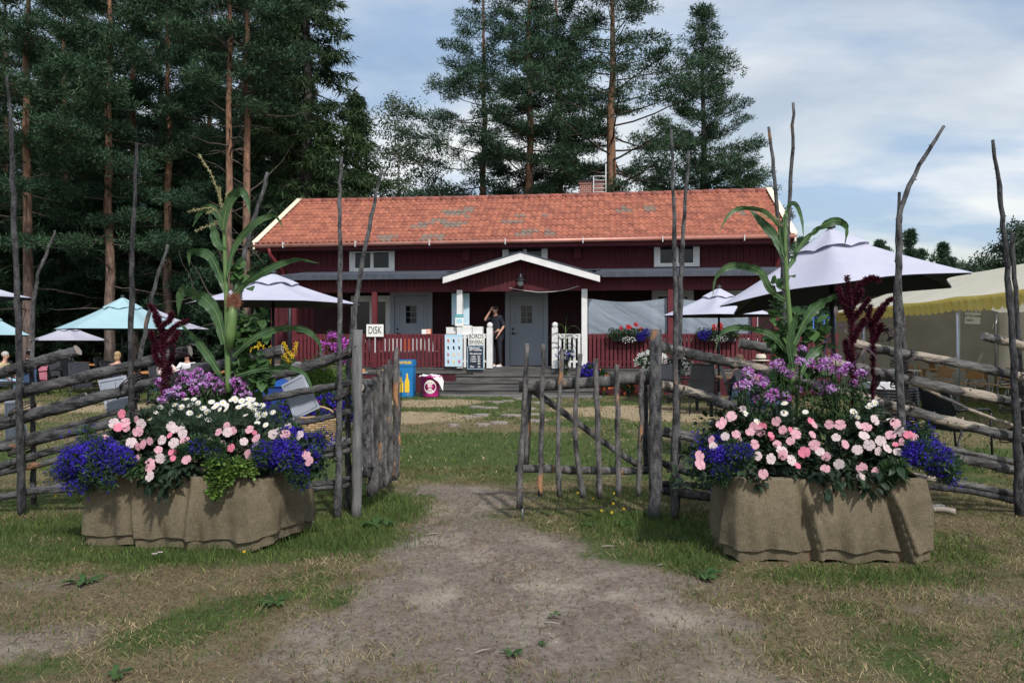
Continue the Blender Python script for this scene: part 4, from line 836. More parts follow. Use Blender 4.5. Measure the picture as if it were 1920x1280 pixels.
rail(rf, [(1244, 803), (1320, 820), (1500, 860)], 6); rail(rf, [(1240, 812), (1320, 826), (1550, 865), (1785, 903), (1960, 938)], 7); rail(rf, [(1238, 866), (1310, 888), (1550, 905), (1785, 916), (1960, 952)], 7, mat='barkdark')
rail(rf, [(1238, 917), (1330, 931), (1420, 940)], 10, mat='barkdark'); rail(rf, [(1842, 630), (1900, 643), (1980, 662)], 9.5); rail(rf, [(1240, 906), (1290, 908), (1400, 925)], 6, mat='barkdark')
pp(rf, [(1264, 975), (1266, 800), (1267, 640), (1265, 440), (1258, 242)], (9.5, 3.5), 6.36); pp(rf, [(1268, 960), (1272, 700), (1278, 500), (1284, 400), (1291, 284)], (8.5, 3.5), 6.62)
pp(rf, [(1482, 960), (1478, 700), (1467, 500), (1455, 360), (1442, 238)], (8, 3.5), 6.40); pp(rf, [(1468, 950), (1470, 700), (1477, 450), (1484, 320), (1488, 194)], (8, 3.5), 6.62)
pp(rf, [(1696, 965), (1690, 780), (1682, 600), (1686, 460), (1690, 390), (1725, 310), (1769, 238)], (11, 4.0), 6.36); pp(rf, [(1686, 960), (1700, 780), (1692, 600), (1682, 470), (1686, 360)], (7.5, 4), 6.60)
pp(rf, [(1912, 965), (1906, 800), (1898, 620), (1886, 480), (1875, 370), (1861, 262)], (10, 4.5), 6.36, 'barkdark'); pp(rf, [(1925, 960), (1920, 800), (1910, 640), (1903, 540), (1897, 434)], (7, 5), 6.62, 'barkdark')
# willow bindings round each pair of poles
def binding(f, px, py, w_=15):
    c = W(px, py, 6.5); b = MB()
    for k in range(3):
        pts = [c + Vector((math.cos(t) * px2m(w_, 6.5), math.sin(t) * .15, .012 * math.sin(t * 2 + k) + (k - 1) * .014 + .05 * math.cos(t))) for t in np.linspace(0, 6.283, 15)]
        b.tube(pts, .006, 5, cap=False)
    b.build('binding', M['withe'], f, True)
for px, ys in ((42, (690, 768, 842)), (247, (716, 786)), (640, (668, 742)), (1267, (668, 740, 870)), (1692, (672, 712, 770)), (1900, (708, 760, 815))):
    for y in ys: binding(lf if px < 900 else rf, px, y)
# gate posts
def gpost(px, pb, pt, r, mat, lab):
    D = F * CH / (pb - 640); b = MB(); log(b, [W(px + (0 if i else -2), pb + 12 - (pb + 12 - pt) * i / 4, D) for i in range(5)], r * D / F, 12, .05, .004, 3)
    t = b.build('gate_post', [M[mat], M['cut']]); return setp(t, lab, 'gate post', 'gate posts')
t = gpost(670, 965, 618, 9.5, 'bare', 'bare grey split gate post left of the path')
gpost(1229, 972, 617, 12, 'bark', 'thick bark-covered gate post right of the path')
# right gate leaf (closed line with the fence)
def pick(t, pts, r, D, par=None):
    b = MB(); log(b, [W(p[0], p[1], D) for p in pts], (r[0] * .9 * D / F, r[1] * .85 * D / F), 9, .13, .006, 5); return b.build('picket', [M['picket'], M['cut']], t, True)
gt = thing('gate', 'pole gate leaf right of the path, seen flat with diagonal brace', 'gate', (1.1, 6.35, 0), group='gate leaves of the fence')
for pts, r in (([(974, 952), (977, 850), (984, 750), (988, 642)], (7, 5)), ([(1012, 930), (1014, 850), (1017, 740), (1020, 645)], (5.5, 5)), ([(1050, 932), (1046, 860), (1048, 760), (1055, 655)], (6, 4.5)), ([(1093, 932), (1083, 860), (1079, 770), (1088, 664)], (6.5, 5)),
               ([(1125, 932), (1122, 850), (1119, 760), (1117, 673)], (6.5, 6)), ([(1160, 930), (1159, 850), (1158, 760), (1156, 682)], (6.5, 5)), ([(1197, 930), (1200, 850), (1203, 770), (1203, 692)], (5.5, 5))):
    pick(gt, pts, r, 6.28)
b = MB(); log(b, [W(x, y, 6.38) for x, y in ((973, 726), (1060, 719), (1140, 714), (1222, 707))], 10.5 * 6.38 / F, 12, .05, .004, 4); b.build('rail', [M['picket'], M['cut']], gt, True)
b = MB(); log(b, [W(x, y, 6.38) for x, y in ((965, 878), (1050, 880), (1130, 882), (1214, 882))], 7.5 * 6.38 / F, 12, .05, .004, 4); b.build('rail', [M['picket'], M['cut']], gt, True)
b = MB(); log(b, [W(x, y, 6.46) for x, y in ((992, 728), (1050, 768), (1120, 820), (1196, 872))], 6 * 6.4 / F, 9, .08, .004, 4); b.build('brace', [M['picket'], M['cut']], gt, True)
b = MB(); log(b, [W(x, y, 6.5) for x, y in ((986, 872), (990, 800), (993, 732))], 5.5 * 6.4 / F, 9, .08, .004, 4); b.build('upright', [M['picket'], M['cut']], gt, True)
b = MB(); log(b, [W(x, y, 6.5) for x, y in ((1211, 885), (1210, 800), (1212, 715))], 5.5 * 6.4 / F, 9, .08, .004, 4); b.build('upright', [M['barkdark'], M['cut']], gt, True)
b = MB(); b.tube([W(979, 945, 6.3), W(980, 973, 6.3)], .008, 8); b.build('drop_bolt', M['metal'], gt, True)
b = MB(); b.tube([W(1205, 720, 6.36), W(1232, 716, 6.36)], .012, 8); b.tube([W(1205, 884, 6.36), W(1232, 884, 6.36)], .012, 8); b.build('hinge', M['dark'], gt, True)
# left gate leaf, swung back into the yard
gl_ = thing('gate', 'pole gate leaf left of the path, swung open into the yard', 'gate', (-1.2, 6.6, 0), group='gate leaves of the fence')
hing = Vector((X(686, 6.5), 6.5, 0)); tip = Vector((X(742, 7.55), 7.55, 0)); dv = (tip - hing)
for i in range(7):
    q = (i + .6) / 7; p = hing + dv * q; off = dv.normalized().cross(Vector((0, 0, 1))) * .03; zt = 1.05 + .36 * q; jx = rnd(-.012, .012)
    b = MB(); log(b, [p + off + Vector((rnd(-.012, .012) + jx, 0, z)) for z in (.13, .4, .7, 1.0, zt)], (.031, .021), 9, .11, .006, 4); b.build('picket', [M['picket'], M['cut']], gl_, True)
for z in (1.07, .39): b = MB(); log(b, [hing + dv * q - dv.normalized().cross(Vector((0, 0, 1))) * .03 + Vector((0, 0, z)) for q in (-.08, .3, .7, 1.02)], .042 if z > 1 else .032, 10, .05, .004, 3); b.build('rail', [M['barkdark'], M['cut']], gl_, True)
b = MB(); log(b, [hing + dv * q - dv.normalized().cross(Vector((0, 0, 1))) * .07 + Vector((0, 0, z)) for q, z in ((.05, .4), (.5, .7), (.98, 1.05))], .025, 8, .06, .004, 3); b.build('brace', [M['barkdark'], M['cut']], gl_, True)
b = MB(); p = hing + dv * .04; log(b, [p + Vector((-.01, 0, z)) for z in (.3, .7, 1.13)], .045, 9, .06, .004, 3); b.build('upright', [M['bark'], M['cut']], gl_, True)
b = MB(); b.tube([hing + Vector((-.1, -.02, .38)), hing + Vector((.06, .03, .38))], .014, 8); b.tube([hing + Vector((-.1, -.02, 1.08)), hing + Vector((.06, .03, 1.08))], .014, 8); b.build('hinge', M['dark'], gl_, True)
# loose split planks beside the right box
for i, (x0, y0, x1, y1, r, mt) in enumerate(((1740, 958, 1790, 962, 5, 'bare'), (1740, 966, 1792, 972, 5.5, 'cut'))):
    g = G(1765, 966); b = MB(); log(b, [(-.45, .15, .02), (0, .02, .03), (.13, -.02 - i * .04, .028)], .024, 8, .05, .002, 3); o = b.build('firewood', [M[mt], M['cut']]); o.location = g + Vector((0, .2 - i * .12, 0)); setp(o, ('grey' if i == 0 else 'reddish') + ' loose length of wood lying beside the right flower box', 'wood', 'loose wood beside the right box')

# ================================================================ TENT
tent = thing('marquee_tent', 'white event tent with yellow scalloped valance and beige walls on the right', 'tent', (11, 18, 0))
e0 = Vector((10.30, 24.6, 2.38)); e1 = Vector((8.35, 9.8, 2.34)); k0 = Vector((12.9, 24.6, 3.35)); k1 = Vector((11.6, 9.8, 3.30)); w0 = Vector((15.6, 24.6, 2.38)); w1 = Vector((14.9, 9.8, 2.34))
def sheet(nu, nv, fn, mat, name, par, smooth=True):
    v = [tuple(fn(i / nu, j / nv)) for j in range(nv + 1) for i in range(nu + 1)]; f = [(j * (nu + 1) + i, j * (nu + 1) + i + 1, (j + 1) * (nu + 1) + i + 1, (j + 1) * (nu + 1) + i) for j in range(nv) for i in range(nu)]
    return npmesh(name, v, f, mat, par, True, smooth)
def rf_(a, s_, sg, k, e_): p = e_[0].lerp(e_[1], a).lerp(k[0].lerp(k[1], a), s_); p.z -= .05 * math.sin(math.pi * s_) + .035 * abs(math.sin(a * math.pi * 5)) * 1.0 * (1 - s_ * .5); return p
sheet(60, 8, lambda a, s_: rf_(a, s_, 1, (k0, k1), (e0, e1)), M['tentroof'], 'roof', tent); sheet(60, 8, lambda a, s_: rf_(a, s_, 1, (k0, k1), (w0, w1)), M['tentroof'], 'roof', tent)
nsc = 44
def val(a, s_):
    p = e0.lerp(e1, a); ph = a * nsc; p.z -= .035 * abs(math.sin(a * math.pi * 5)) + s_ * (.17 + .13 * abs(math.sin(math.pi * ph))) - .01; p.x -= .05 + .03 * math.sin(ph * math.pi * 2) * s_; return p
sheet(nsc * 6, 3, val, M['tentyellow'], 'valance', tent)
sheet(30, 3, lambda a, s_: e0.lerp(w0, a) + Vector((0, .02 * math.sin(a * 60), -2.4 * s_)), M['tentwall'], 'wall', tent); sheet(120, 3, lambda a, s_: w0.lerp(w1, a) + Vector((.04 * math.sin(a * 90), 0, -2.4 * s_)), M['tentwall'], 'wall', tent)
b = MB(); b.add([e0 + Vector((0, 0, -.02)), w0 + Vector((0, 0, -.02)), k0 + Vector((0, 0, -.05))], [(0, 1, 2)]); b.build('gable_end', M['tentwall'], tent, True)
for i in range(6):
    p = e0.lerp(e1, i / 5); MB().tube([p + Vector((0, 0, -.05)), (p.x, p.y, 0)], .04, 10).build('pole', M['metal'], tent, True)
    q = w0.lerp(w1, i / 5); MB().tube([q + Vector((-.1, 0, -.05)), (q.x - .1, q.y, 0)], .04, 10).build('pole', M['metal'], tent, True)
b = MB(); b.tube([e0 + Vector((0, 0, -.06)), e1 + Vector((0, 0, -.06))], .03, 8); b.build('eave_bar', M['metal'], tent, True)
# sign on the tent
sp_ = W(1824, 592, 16.2); s_ = thing('paper_sign', 'white handwritten paper sign hung from the tent eave', 'sign', sp_, R(-25)); s_.rotation_euler = (0, R(3), R(-8))
MB().box(-.15, .15, -.004, .004, -.17, .17).build('sheet', M['paper'], s_)
for i, tx in enumerate(('KAFFE TE', 'VATTEN VARMA', 'HÄR !')): text(tx, s_, .085 if i != 1 else .062, (0 if i != 2 else -.05, -.006, .09 - i * .095), (R(90), 0, 0), M['ink'], xs=.78)

# ================================================================ PARASOLS
def parasol(label, cx, D, R_, zr, za, mat, n=8, tilt=(0, 0), rot=0, group='garden parasols', vent=True, drop=.0, pole_=True, scal=.10, sagz=.0, base=True):
    t = thing('parasol', label, 'parasol', (cx, D, 0), 0, group); T = Euler((tilt[0], tilt[1], 0)).to_matrix(); cz = zr
    def P(r, a, top=True, ins=0):
        k = (a / (2 * math.pi) * n) % 1; mid = math.sin(math.pi * k); rr_ = r * R_ * (1 - scal * mid * r); s2 = math.cos(math.pi / n) / math.cos((k - .5) * 2 * math.pi / n); rr_ *= (s2 / math.cos(math.pi / n)) * .5 * math.cos(math.pi / n) + .5
        z = (za - zr) * (1 - r) ** 1.0 - .04 * R_ * math.sin(math.pi * r) * (.4 + mid) + sagz * mid * r
        q = T @ Vector((rr_ * math.cos(a + rot), rr_ * math.sin(a + rot), z - ins)); return q + Vector((0, 0, cz))
    m = 8
    def cone(r0, r1, mat_, name, dz=0, ins=0):
        v = []; f = []
        for j in range(9):
            for i in range(n * m + 1): v.append(tuple(P(r0 + (r1 - r0) * j / 8, 2 * math.pi * i / (n * m), ins=ins) + Vector((0, 0, dz))))
        for j in range(8):
            for i in range(n * m): a = j * (n * m + 1) + i; f.append((a, a + 1, a + n * m + 2, a + n * m + 1))
        return npmesh(name, v, f, mat_, t, False, True)
    cp = cone(0.0 if not vent else .10, 1, mat, 'canopy'); cone(.12, .992, M['lining'], 'lining', 0, .014)
    if vent:
        v = []; f = []
        for j in range(5):
            for i in range(n * m + 1):
                r = .30 * j / 4; a = 2 * math.pi * i / (n * m); q = P(r, a) + Vector((0, 0, .045 * (1 if j else 1.2) + (.022 * abs(math.sin(a * n * 1.0)) - .01 if j == 4 else 0))); v.append(tuple(q))
        for j in range(4):
            for i in range(n * m): a = j * (n * m + 1) + i; f.append((a, a + 1, a + n * m + 2, a + n * m + 1))
        npmesh('vent_cap', v, f, mat, t, False, True)
    hub = P(0, 0); b = MB(); b.lathe(hub + Vector((0, 0, .05)), [(.07, 0), (.06, .03), (.02, .05), (.001, .07)], 12); b.build('finial', M['blackplastic'], t)
    if pole_:
        MB().tube([(0, 0, 0), hub - Vector((0, 0, .02))], .026, 10).build('pole', M['dark'], t)
        for i in range(n):
            a = 2 * math.pi * i / n; MB().tube([P(.06, a, ins=.03), P(.5, a, ins=.04), P(.98, a, ins=.02)], .008, 5).build('rib', M['dark'], t)
        if base: MB().lathe((0, 0, 0), [(.27, 0), (.27, .05), (.22, .07), (.04, .09), (.04, .3), (.001, .3)], 16).build('base', M['blackplastic'], t)
    return t
def par_px(label, ax, ay, lx, rx, ry, D, mat, **k):
    cx = X(ax, D); R_ = (X(rx, D) - X(lx, D)) / 2; zr = CH - (ry - 640) / F * D; za = CH - (ay - 640) / F * D
    return parasol(label, cx, D, R_, zr, za, M[mat], **k)
par_px('large white parasol with dark underside above the right flower box', 1571, 433, 1346, 1818, 556, 8.8, 'umb', n=6, rot=R(8), tilt=(R(-4.5), R(-5.5)), scal=.17, sagz=.05)
par_px('small white parasol between the house and the large parasol', 1348, 543, 1234, 1456, 592, 17.5, 'umb', n=6, rot=R(10), scal=.08)
par_px('white parasol standing at the left corner of the house', 512, 517, 342, 662, 570, 13.4, 'umb', n=6, rot=R(6), scal=.04, tilt=(0, R(-.0)))
par_px('cyan parasol in front of the wood on the left', 230, 560, 116, 348, 617, 21.5, 'umbc', n=6, rot=R(14), scal=.10)
par_px('small white parasol left of the cyan one', 129, 611, 62, 206, 638, 25, 'umb', n=6, rot=R(5), scal=.09)
par_px('white parasol half hidden behind the cyan one', 292, 583, 196, 392, 617, 25, 'umb', n=6, rot=R(3), scal=.09)
par_px('cyan parasol cut off by the left edge of the photo', -18, 590, -100, 44, 628, 20, 'umbc', n=6, rot=R(3), scal=.09)
par_px('low white parasol under the cyan one at the left edge', -14, 598, -82, 46, 629, 24, 'umb', n=6, rot=R(3), scal=.09)
par_px('white parasol highest at the left edge of the photo', -40, 530, -140, 53, 558, 22, 'umb', n=6, rot=R(3), scal=.06)
# ================================================================ FURNITURE
random.seed(31)
def garden_chair(label, loc, rz, mat='blackplastic', fr='dark', group='black garden armchairs', h=.95):
    t = thing('garden_chair', label, 'chair', loc, rz, group)            # faces -y
    b = MB(); b.add([(-.24, -.22, .42), (.24, -.22, .42), (.23, .2, .40), (-.23, .2, .40), (-.24, -.22, .40), (.24, -.22, .40), (.23, .2, .38), (-.23, .2, .38)], [(0, 1, 2, 3), (4, 7, 6, 5), (0, 4, 5, 1), (1, 5, 6, 2), (2, 6, 7, 3), (3, 7, 4, 0)]); b.build('seat', M[mat], t)
    b = MB(); n = 5
    vs = [(x, .2 + .16 * (k / n) ** 1.2 + .0 + y, .40 + (h - .40) * k / n + (.03 * math.cos(x * 6) if k == n else 0)) for y in (0, .014) for k in range(n + 1) for x in (-.23, -.1, .1, .23)]; q = 4 * (n + 1)
    fs = [(k * 4 + i, k * 4 + i + 1, k * 4 + i + 5, k * 4 + i + 4) for k in range(n) for i in range(3)] + [(q + k * 4 + i, q + k * 4 + i + 4, q + k * 4 + i + 5, q + k * 4 + i + 1) for k in range(n) for i in range(3)]
    b.add(vs, fs, True); b.tube([(-.24, .205, .40), (-.24, .28, .68), (-.22, .37, h)], .013, 6); b.tube([(.24, .205, .40), (.24, .28, .68), (.22, .37, h)], .013, 6); b.tube([(-.22, .37, h), (0, .38, h + .02), (.22, .37, h)], .013, 6)
    b.build('backrest', M[mat], t)
    for s_ in (-1, 1):
        MB().tube([(s_ * .26, -.25, 0), (s_ * .27, -.22, .4), (s_ * .28, -.2, .62)], .014, 6).build('leg', M[fr], t)
        MB().tube([(s_ * .25, .34, 0), (s_ * .26, .2, .38)], .014, 6).build('leg', M[fr], t)
        MB().tube([(s_ * .28, -.2, .62), (s_ * .29, -.16, .65), (s_ * .285, .1, .65), (s_ * .25, .28, .64)], .018, 6).build('armrest', M[fr], t)
    return t
def cafe_chair(label, loc, rz, mat='plywood', group='plywood chairs in the tent'):
    t = thing('cafe_chair', label, 'chair', loc, rz, group)
    b = MB(); b.prism([(.21 * math.cos(a) * (1 + .12 * abs(math.sin(2 * a))), .21 * math.sin(a) * (1 + .12 * abs(math.sin(2 * a)))) for a in np.linspace(0, 6.02, 14)], 2, .44, .455); b.build('seat', M[mat], t)
    b = MB(); vs = []
    for y in (0, .012):
        for k in range(6):
            wd = .19 - .05 * (k / 5) ** 3
            for i in range(7): x = (i / 3 - 1) * wd; vs.append((x, .24 + .05 * k / 5 - .35 * x * x * 2 + y, .56 + .30 * k / 5 - (.05 * (x / wd) ** 2 if k == 5 else 0)))
    fs = [(o + k * 7 + i, o + k * 7 + i + 1, o + k * 7 + i + 8, o + k * 7 + i + 7) for o in (0, 42) for k in range(5) for i in range(6)]; b.add(vs, fs, True); b.build('backrest', M[mat], t)
    for sx in (-1, 1):
        MB().tube([(sx * .2, -.2, 0), (sx * .15, -.12, .44)], .011, 6).build('leg', M['metal'], t); MB().tube([(sx * .2, .24, 0), (sx * .15, .14, .44), (sx * .14, .23, .6)], .011, 6).build('leg', M['metal'], t)
    return t
def table(label, loc, rz, w_, d_, top, legm='dark', h=.73, group='outdoor tables', name='garden_table'):
    t = thing(name, label, 'table', loc, rz, group); MB().box(-w_ / 2, w_ / 2, -d_ / 2, d_ / 2, h - .035, h).build('tabletop', M[top], t)
    for sx in (-1, 1):
        for sy in (-1, 1): MB().box(sx * (w_ / 2 - .07) - .025, sx * (w_ / 2 - .07) + .025, sy * (d_ / 2 - .07) - .025, sy * (d_ / 2 - .07) + .025, 0, h - .035).build('leg', M[legm], t)
    return t
def at(px, D): return Vector((X(px, D), D, 0))
# behind the right fence
garden_chair('black armchair closest to the fence, right of the right flower box', at(1795, 9.3), R(105), h=.92)
garden_chair('black high-backed armchair left of the small white parasol pole', at(1273, 16.2), R(35)); garden_chair('black armchair standing in front of the red railing by the parasol pole', at(1318, 15.4), R(165), h=1.0)
garden_chair('black armchair beneath the seated woman', at(1388, 15.0), R(70)); garden_chair('black armchair beneath the man in the straw hat', at(1424, 12.7), R(65))
table('dark table between the black armchairs under the small parasol', at(1352, 15.9), .2, .9, .8, 'brown_wood')
def wicker_chair(label, loc, rz):
    t = thing('wicker_armchair', label, 'chair', loc, rz)
    b = MB()
    for k in range(14): b.tube([(math.cos(a) * .33, math.sin(a) * .33 + .05, .38 + k * .036) for a in np.linspace(-.5, 3.64, 12)], .014, 5)
    b.build('backrest', M['blackplastic'], t); MB().lathe((0, 0, 0), [(.31, .02), (.33, .2), (.33, .4), (.001, .42)], 20).build('seat', M['blackplastic'], t)
    for sx in (-1, 1):
        for sy in (-1, 1): MB().tube([(sx * .22, sy * .22, 0), (sx * .22, sy * .22, .1)], .02, 6).build('leg', M['dark'], t)
    return t
wicker_chair('black wicker tub chair behind the dark red amaranth', at(1664, 9.8), R(180))
b = MB(); b.prism([(-.2, -.16), (.2, -.18), (.22, .16), (-.18, .18)], 2, 0, .09); o = b.build('seat_cushion', M['cl_white']); o.location = at(1655, 9.75) + Vector((0, 0, .84)); setp(o, 'white cushion on the back of the black wicker chair', 'cushion')
# inside the tent
labs = ['plywood chair at the far left end of the tent', 'plywood chair beside the white table in the tent', 'plywood chair left of the middle tent pole', 'plywood chair right of the middle tent pole', 'plywood chair below the handwritten tent sign', 'plywood chair between the sign and the last fence poles', 'plywood chair behind the last pair of fence poles', 'plywood chair deepest in the tent near the back wall', 'plywood chair close to the right edge of the photo']
for i, (px, D, rz) in enumerate(((1655, 21.5, .4), (1700, 20.5, 2.6), (1745, 19.6, .9), (1783, 19.0, 2.0), (1812, 18.4, 3.3), (1850, 18.0, .3), (1880, 17.6, 2.9), (1765, 22.0, 1.5), (1905, 16.6, 3.8))): cafe_chair(labs[i], at(px, D), rz)
table('plywood table in the middle of the tent', at(1790, 20.2), .1, 1.4, .8, 'plywood', 'plywood'); table('white table at the far end of the tent', at(1680, 19.6), .1, .9, .7, 'cl_white', 'metal'); table('plywood table at the right end of the tent', at(1880, 19.0), .1, 1.4, .8, 'plywood', 'metal')
# left seating
table('long orange-topped table behind the leftmost fence poles', at(172, 24.5), .02, 3.0, .8, 'orangewood'); table('orange-topped table where the people sit behind the fence at left', at(-20, 20.5), 0, 2.0, .8, 'orangewood')
table('table with people right behind the left amaranth', at(345, 18.5), .1, 2.0, .8, 'orangewood'); table('dark table half hidden by the left fence', at(110, 27), 0, 1.8, .8, 'brown_wood')
cl = [('black garden chair left of the grey board on the left fence', 163, 17.5, 1.0), ('black garden chair behind the leftmost pole', 10, 15.0, 2.2), ('black garden chair at the orange table, left end', 92, 23.3, .1), ('black garden chair at the orange table, second one', 140, 23.4, 3.0), ('black garden chair at the orange table, right end', 205, 23.5, 2.7),
      ('black garden chair of the blond person', 222, 19.6, 2.8), ('black garden chair of the person in pale rose', 312, 17.6, 1.0), ('black garden chair of the person in jeans', 28, 19.4, 1.3), ('black garden chair under the blue jacket', 62, 20.6, 3.3), ('black garden chair with a pink jacket', 86, 21.6, 3.2), ('black garden chair near the left flower box behind the fence', 385, 17.0, .6)]
for l, px, D, rz in cl: garden_chair(l, at(px, D), rz)
def jacket(label, mat, px, D, rz):
    b = MB(); vs = []
    for k in range(6):
        for i in range(7): x = (i / 3 - 1) * .25; vs.append((x + rnd(-.01, .01), .42 + .04 * math.sin(i * 2 + k) - .08 * (1 - k / 5), .35 + .62 * k / 5 - .03 * abs(x) * 4))
    for k in range(2):
        for i in range(7): x = (i / 3 - 1) * .24; vs.append((x, .30 - .1 * k, .98 - .02 * k * 6))
    b.add(vs, [(k * 7 + i, k * 7 + i + 1, k * 7 + i + 8, k * 7 + i + 7) for k in range(7) for i in range(6)], True); o = b.build('jacket', M[mat]); o.location = at(px, D); o.rotation_euler = (0, 0, rz); return setp(o, label, 'jacket', 'jackets hung over chair backs')
jacket('dark blue jacket draped over a chair behind the leftmost poles', 'denim', 62, 20.6, 3.3); jacket('pink jacket draped over a chair by the orange table', 'cl_pink', 86, 21.6, 3.2)

# ================================================================ PEOPLE
def skinmesh(name, verts, edges, rad, mat, par, root=0, sub=2):
    me = bpy.data.meshes.new(name); me.from_pydata([tuple(v) for v in verts], edges, []); o = bpy.data.objects.new('tmp', me); C.objects.link(o)
    md = o.modifiers.new('s', 'SKIN'); sk = me.skin_vertices[0].data
    for i, r in enumerate(rad): sk[i].radius = (r, r) if not isinstance(r, tuple) else r; sk[i].use_root = (i == root)
    md.use_smooth_shade = True; s2 = o.modifiers.new('b', 'SUBSURF'); s2.levels = sub
    m2 = bpy.data.meshes.new_from_object(o.evaluated_get(bpy.context.evaluated_depsgraph_get())); bpy.data.objects.remove(o)
    m2.materials.clear(); m2.materials.append(mat); o = bpy.data.objects.new(name, m2); C.objects.link(o); o.parent = par; return o
def person(label, loc, rz, J, top, legs, hairm, hairlen=.0, shoe='cl_dark', hat=None, sleeves=True, group=None, headtilt=(0, 0)):
    """J: joints dict in local metres, facing -y"""
    t = thing('person', label, 'person', loc, rz, group); V = []; E = []; RD = []; idx = {}
    def add(n, p, r, par=None):
        idx[n] = len(V); V.append(Vector(p)); RD.append(r)
        if par is not None: E.append((idx[par], idx[n]))
    mid = lambda a, c, q=.5: Vector(J[a]).lerp(Vector(J[c]), q)
    add('pel', J['pel'], (.15, .11)); add('waist', mid('pel', 'neck', .4), (.13, .095), 'pel'); add('chest', mid('pel', 'neck', .75), (.15, .105), 'waist'); add('neck', J['neck'], .055, 'chest'); add('hb', Vector(J['neck']).lerp(Vector(J['head']), .45), .05, 'neck')
    hd = Vector(J['head']); add('h1', hd + Vector((0, 0, -.035)), (.066, .075), 'hb'); add('h2', hd + Vector((0, .01, .05)), (.074, .088), 'h1'); add('h3', hd + Vector((0, .012, .095)), (.05, .06), 'h2')
    for s_ in 'lr':
        add('sh' + s_, J['sh' + s_], .055, 'chest'); add('el' + s_, J['el' + s_], .04, 'sh' + s_); add('wr' + s_, J['wr' + s_], .026, 'el' + s_)
        d = (Vector(J['wr' + s_]) - Vector(J['el' + s_])).normalized(); sd_ = d.cross(Vector((0, .3, 1))).normalized(); pc = Vector(J['wr' + s_]) + d * .05; add('pa' + s_, pc, (.034, .018), 'wr' + s_)
        for k, (o_, ln) in enumerate(((-.030, .062), (-.010, .075), (.010, .07), (.030, .052))):
            a = pc + d * .04 + sd_ * o_; add('f%d%s' % (k, s_), a, .010, 'pa' + s_); e = a + d * ln + sd_ * o_ * .2 + Vector((0, 0, -.012)); add('g%d%s' % (k, s_), e, .008, 'f%d%s' % (k, s_))
        add('t' + s_, pc + sd_ * -.045 + d * .0, .010, 'pa' + s_); add('u' + s_, pc + sd_ * -.062 + d * .035, .009, 't' + s_)
        add('hp' + s_, J['hp' + s_], .09, 'pel'); add('kn' + s_, J['kn' + s_], .058, 'hp' + s_); add('an' + s_, J['an' + s_], .036, 'kn' + s_); add('to' + s_, Vector(J['an' + s_]) + Vector((0, -.14, -.045)), (.036, .025), 'an' + s_)
    body = skinmesh('person_body', V, E, RD, M['skin'], t)
    b = MB(); f = hd
    b.ball(f + Vector((0, -.078, .01)), (.012, .022, .022), 8, 6); b.ball(f + Vector((0, -.07, -.035)), (.022, .01, .007), 8, 4)
    for s2 in (-1, 1): b.ball(f + Vector((s2 * .072, .01, .01)), (.014, .022, .032), 8, 6)
    b.build('face', M['skin'], t)
    for s2 in (-1, 1): MB().ball(f + Vector((s2 * .028, -.072, .033)), (.009, .006, .006), 8, 4).build('eye', M['ink'], t)
    b = MB(); b.ball(f + Vector((0, .022, .055)), (.086, .098, .092), 14, 10)
    if hairlen > 0: b.ball(f + Vector((0, .06, -.02 - hairlen / 2)), (.08, .05, .08 + hairlen / 2), 12, 8)
    b.build('hair', M[hairm], t)
    def sub(names, inf, mat, nm):
        ii = {idx[n]: k for k, n in enumerate(names)}; vs = [V[idx[n]] for n in names]; es = [(ii[a], ii[c]) for a, c in E if a in ii and c in ii]
        rd = [tuple(q + inf for q in RD[idx[n]]) if isinstance(RD[idx[n]], tuple) else RD[idx[n]] + inf for n in names]; skinmesh(nm, vs, es, rd, M[mat], t)
    tn = ['pel', 'waist', 'chest', 'shl', 'ell', 'shr', 'elr']
    V.append(Vector(J['neck']) + Vector((0, 0, -.06))); idx['nb'] = len(V) - 1; RD.append(.075); E.append((idx['chest'], idx['nb'])); tn.append('nb')
    if sleeves: 
        for s_ in 'lr': V.append(Vector(J['el' + s_]).lerp(Vector(J['wr' + s_]), .85)); idx['cf' + s_] = len(V) - 1; RD.append(.03); E.append((idx['el' + s_], idx['cf' + s_])); tn.append('cf' + s_)
    sub(tn, .014, top, 'shirt'); sub(['pel', 'hpl', 'knl', 'anl', 'hpr', 'knr', 'anr'], .013, legs, 'trousers')
    b = MB()
    for s_ in 'lr': a = Vector(J['an' + s_]); b.ball(a + Vector((0, -.07, -.045)), (.05, .14, .045), 10, 6)
    b.build('shoes', M[shoe], t)
    if hat:
        h_ = thing('hat', 'hat worn by ' + label[:0] + label, 'hat', (0, 0, 0)) if False else None
        b = MB(); c = f + Vector((0, .015, .085)); b.lathe(c, [(.001, .10), (.06, .105), (.088, .08), (.095, .0), (.095, -.005), (.16, -.012), (.165, -.02), (.09, -.012)], 20); b.cur = 1; b.lathe(c, [(.094, .0), (.0965, .002), (.0955, .03), (.093, .03)], 20); b.build('hat', [M[hat], M['ink']], t)
    return t
def sit(lean=0, arm='table', hunch=.0):
    y = lean
    J = dict(pel=(0, .08, .52), neck=(0, .06 - y - .02, 1.08), head=(0, .02 - y * 1.3, 1.24 - hunch), shl=(-.18, .07 - y * .9, 1.01), shr=(.18, .07 - y * .9, 1.01), hpl=(-.1, .02, .50), hpr=(.1, .02, .50), knl=(-.12, -.40, .52), knr=(.12, -.40, .52), anl=(-.12, -.36, .09), anr=(.12, -.42, .09))
    if arm == 'table': J.update(ell=(-.25, -.10 - y, .80), elr=(.25, -.10 - y, .80), wrl=(-.12, -.34 - y, .80), wrr=(.12, -.34 - y, .80))
    else: J.update(ell=(-.25, .04 - y, .76), elr=(.25, .04 - y, .76), wrl=(-.2, -.2, .62), wrr=(.2, -.2, .62))
    return J
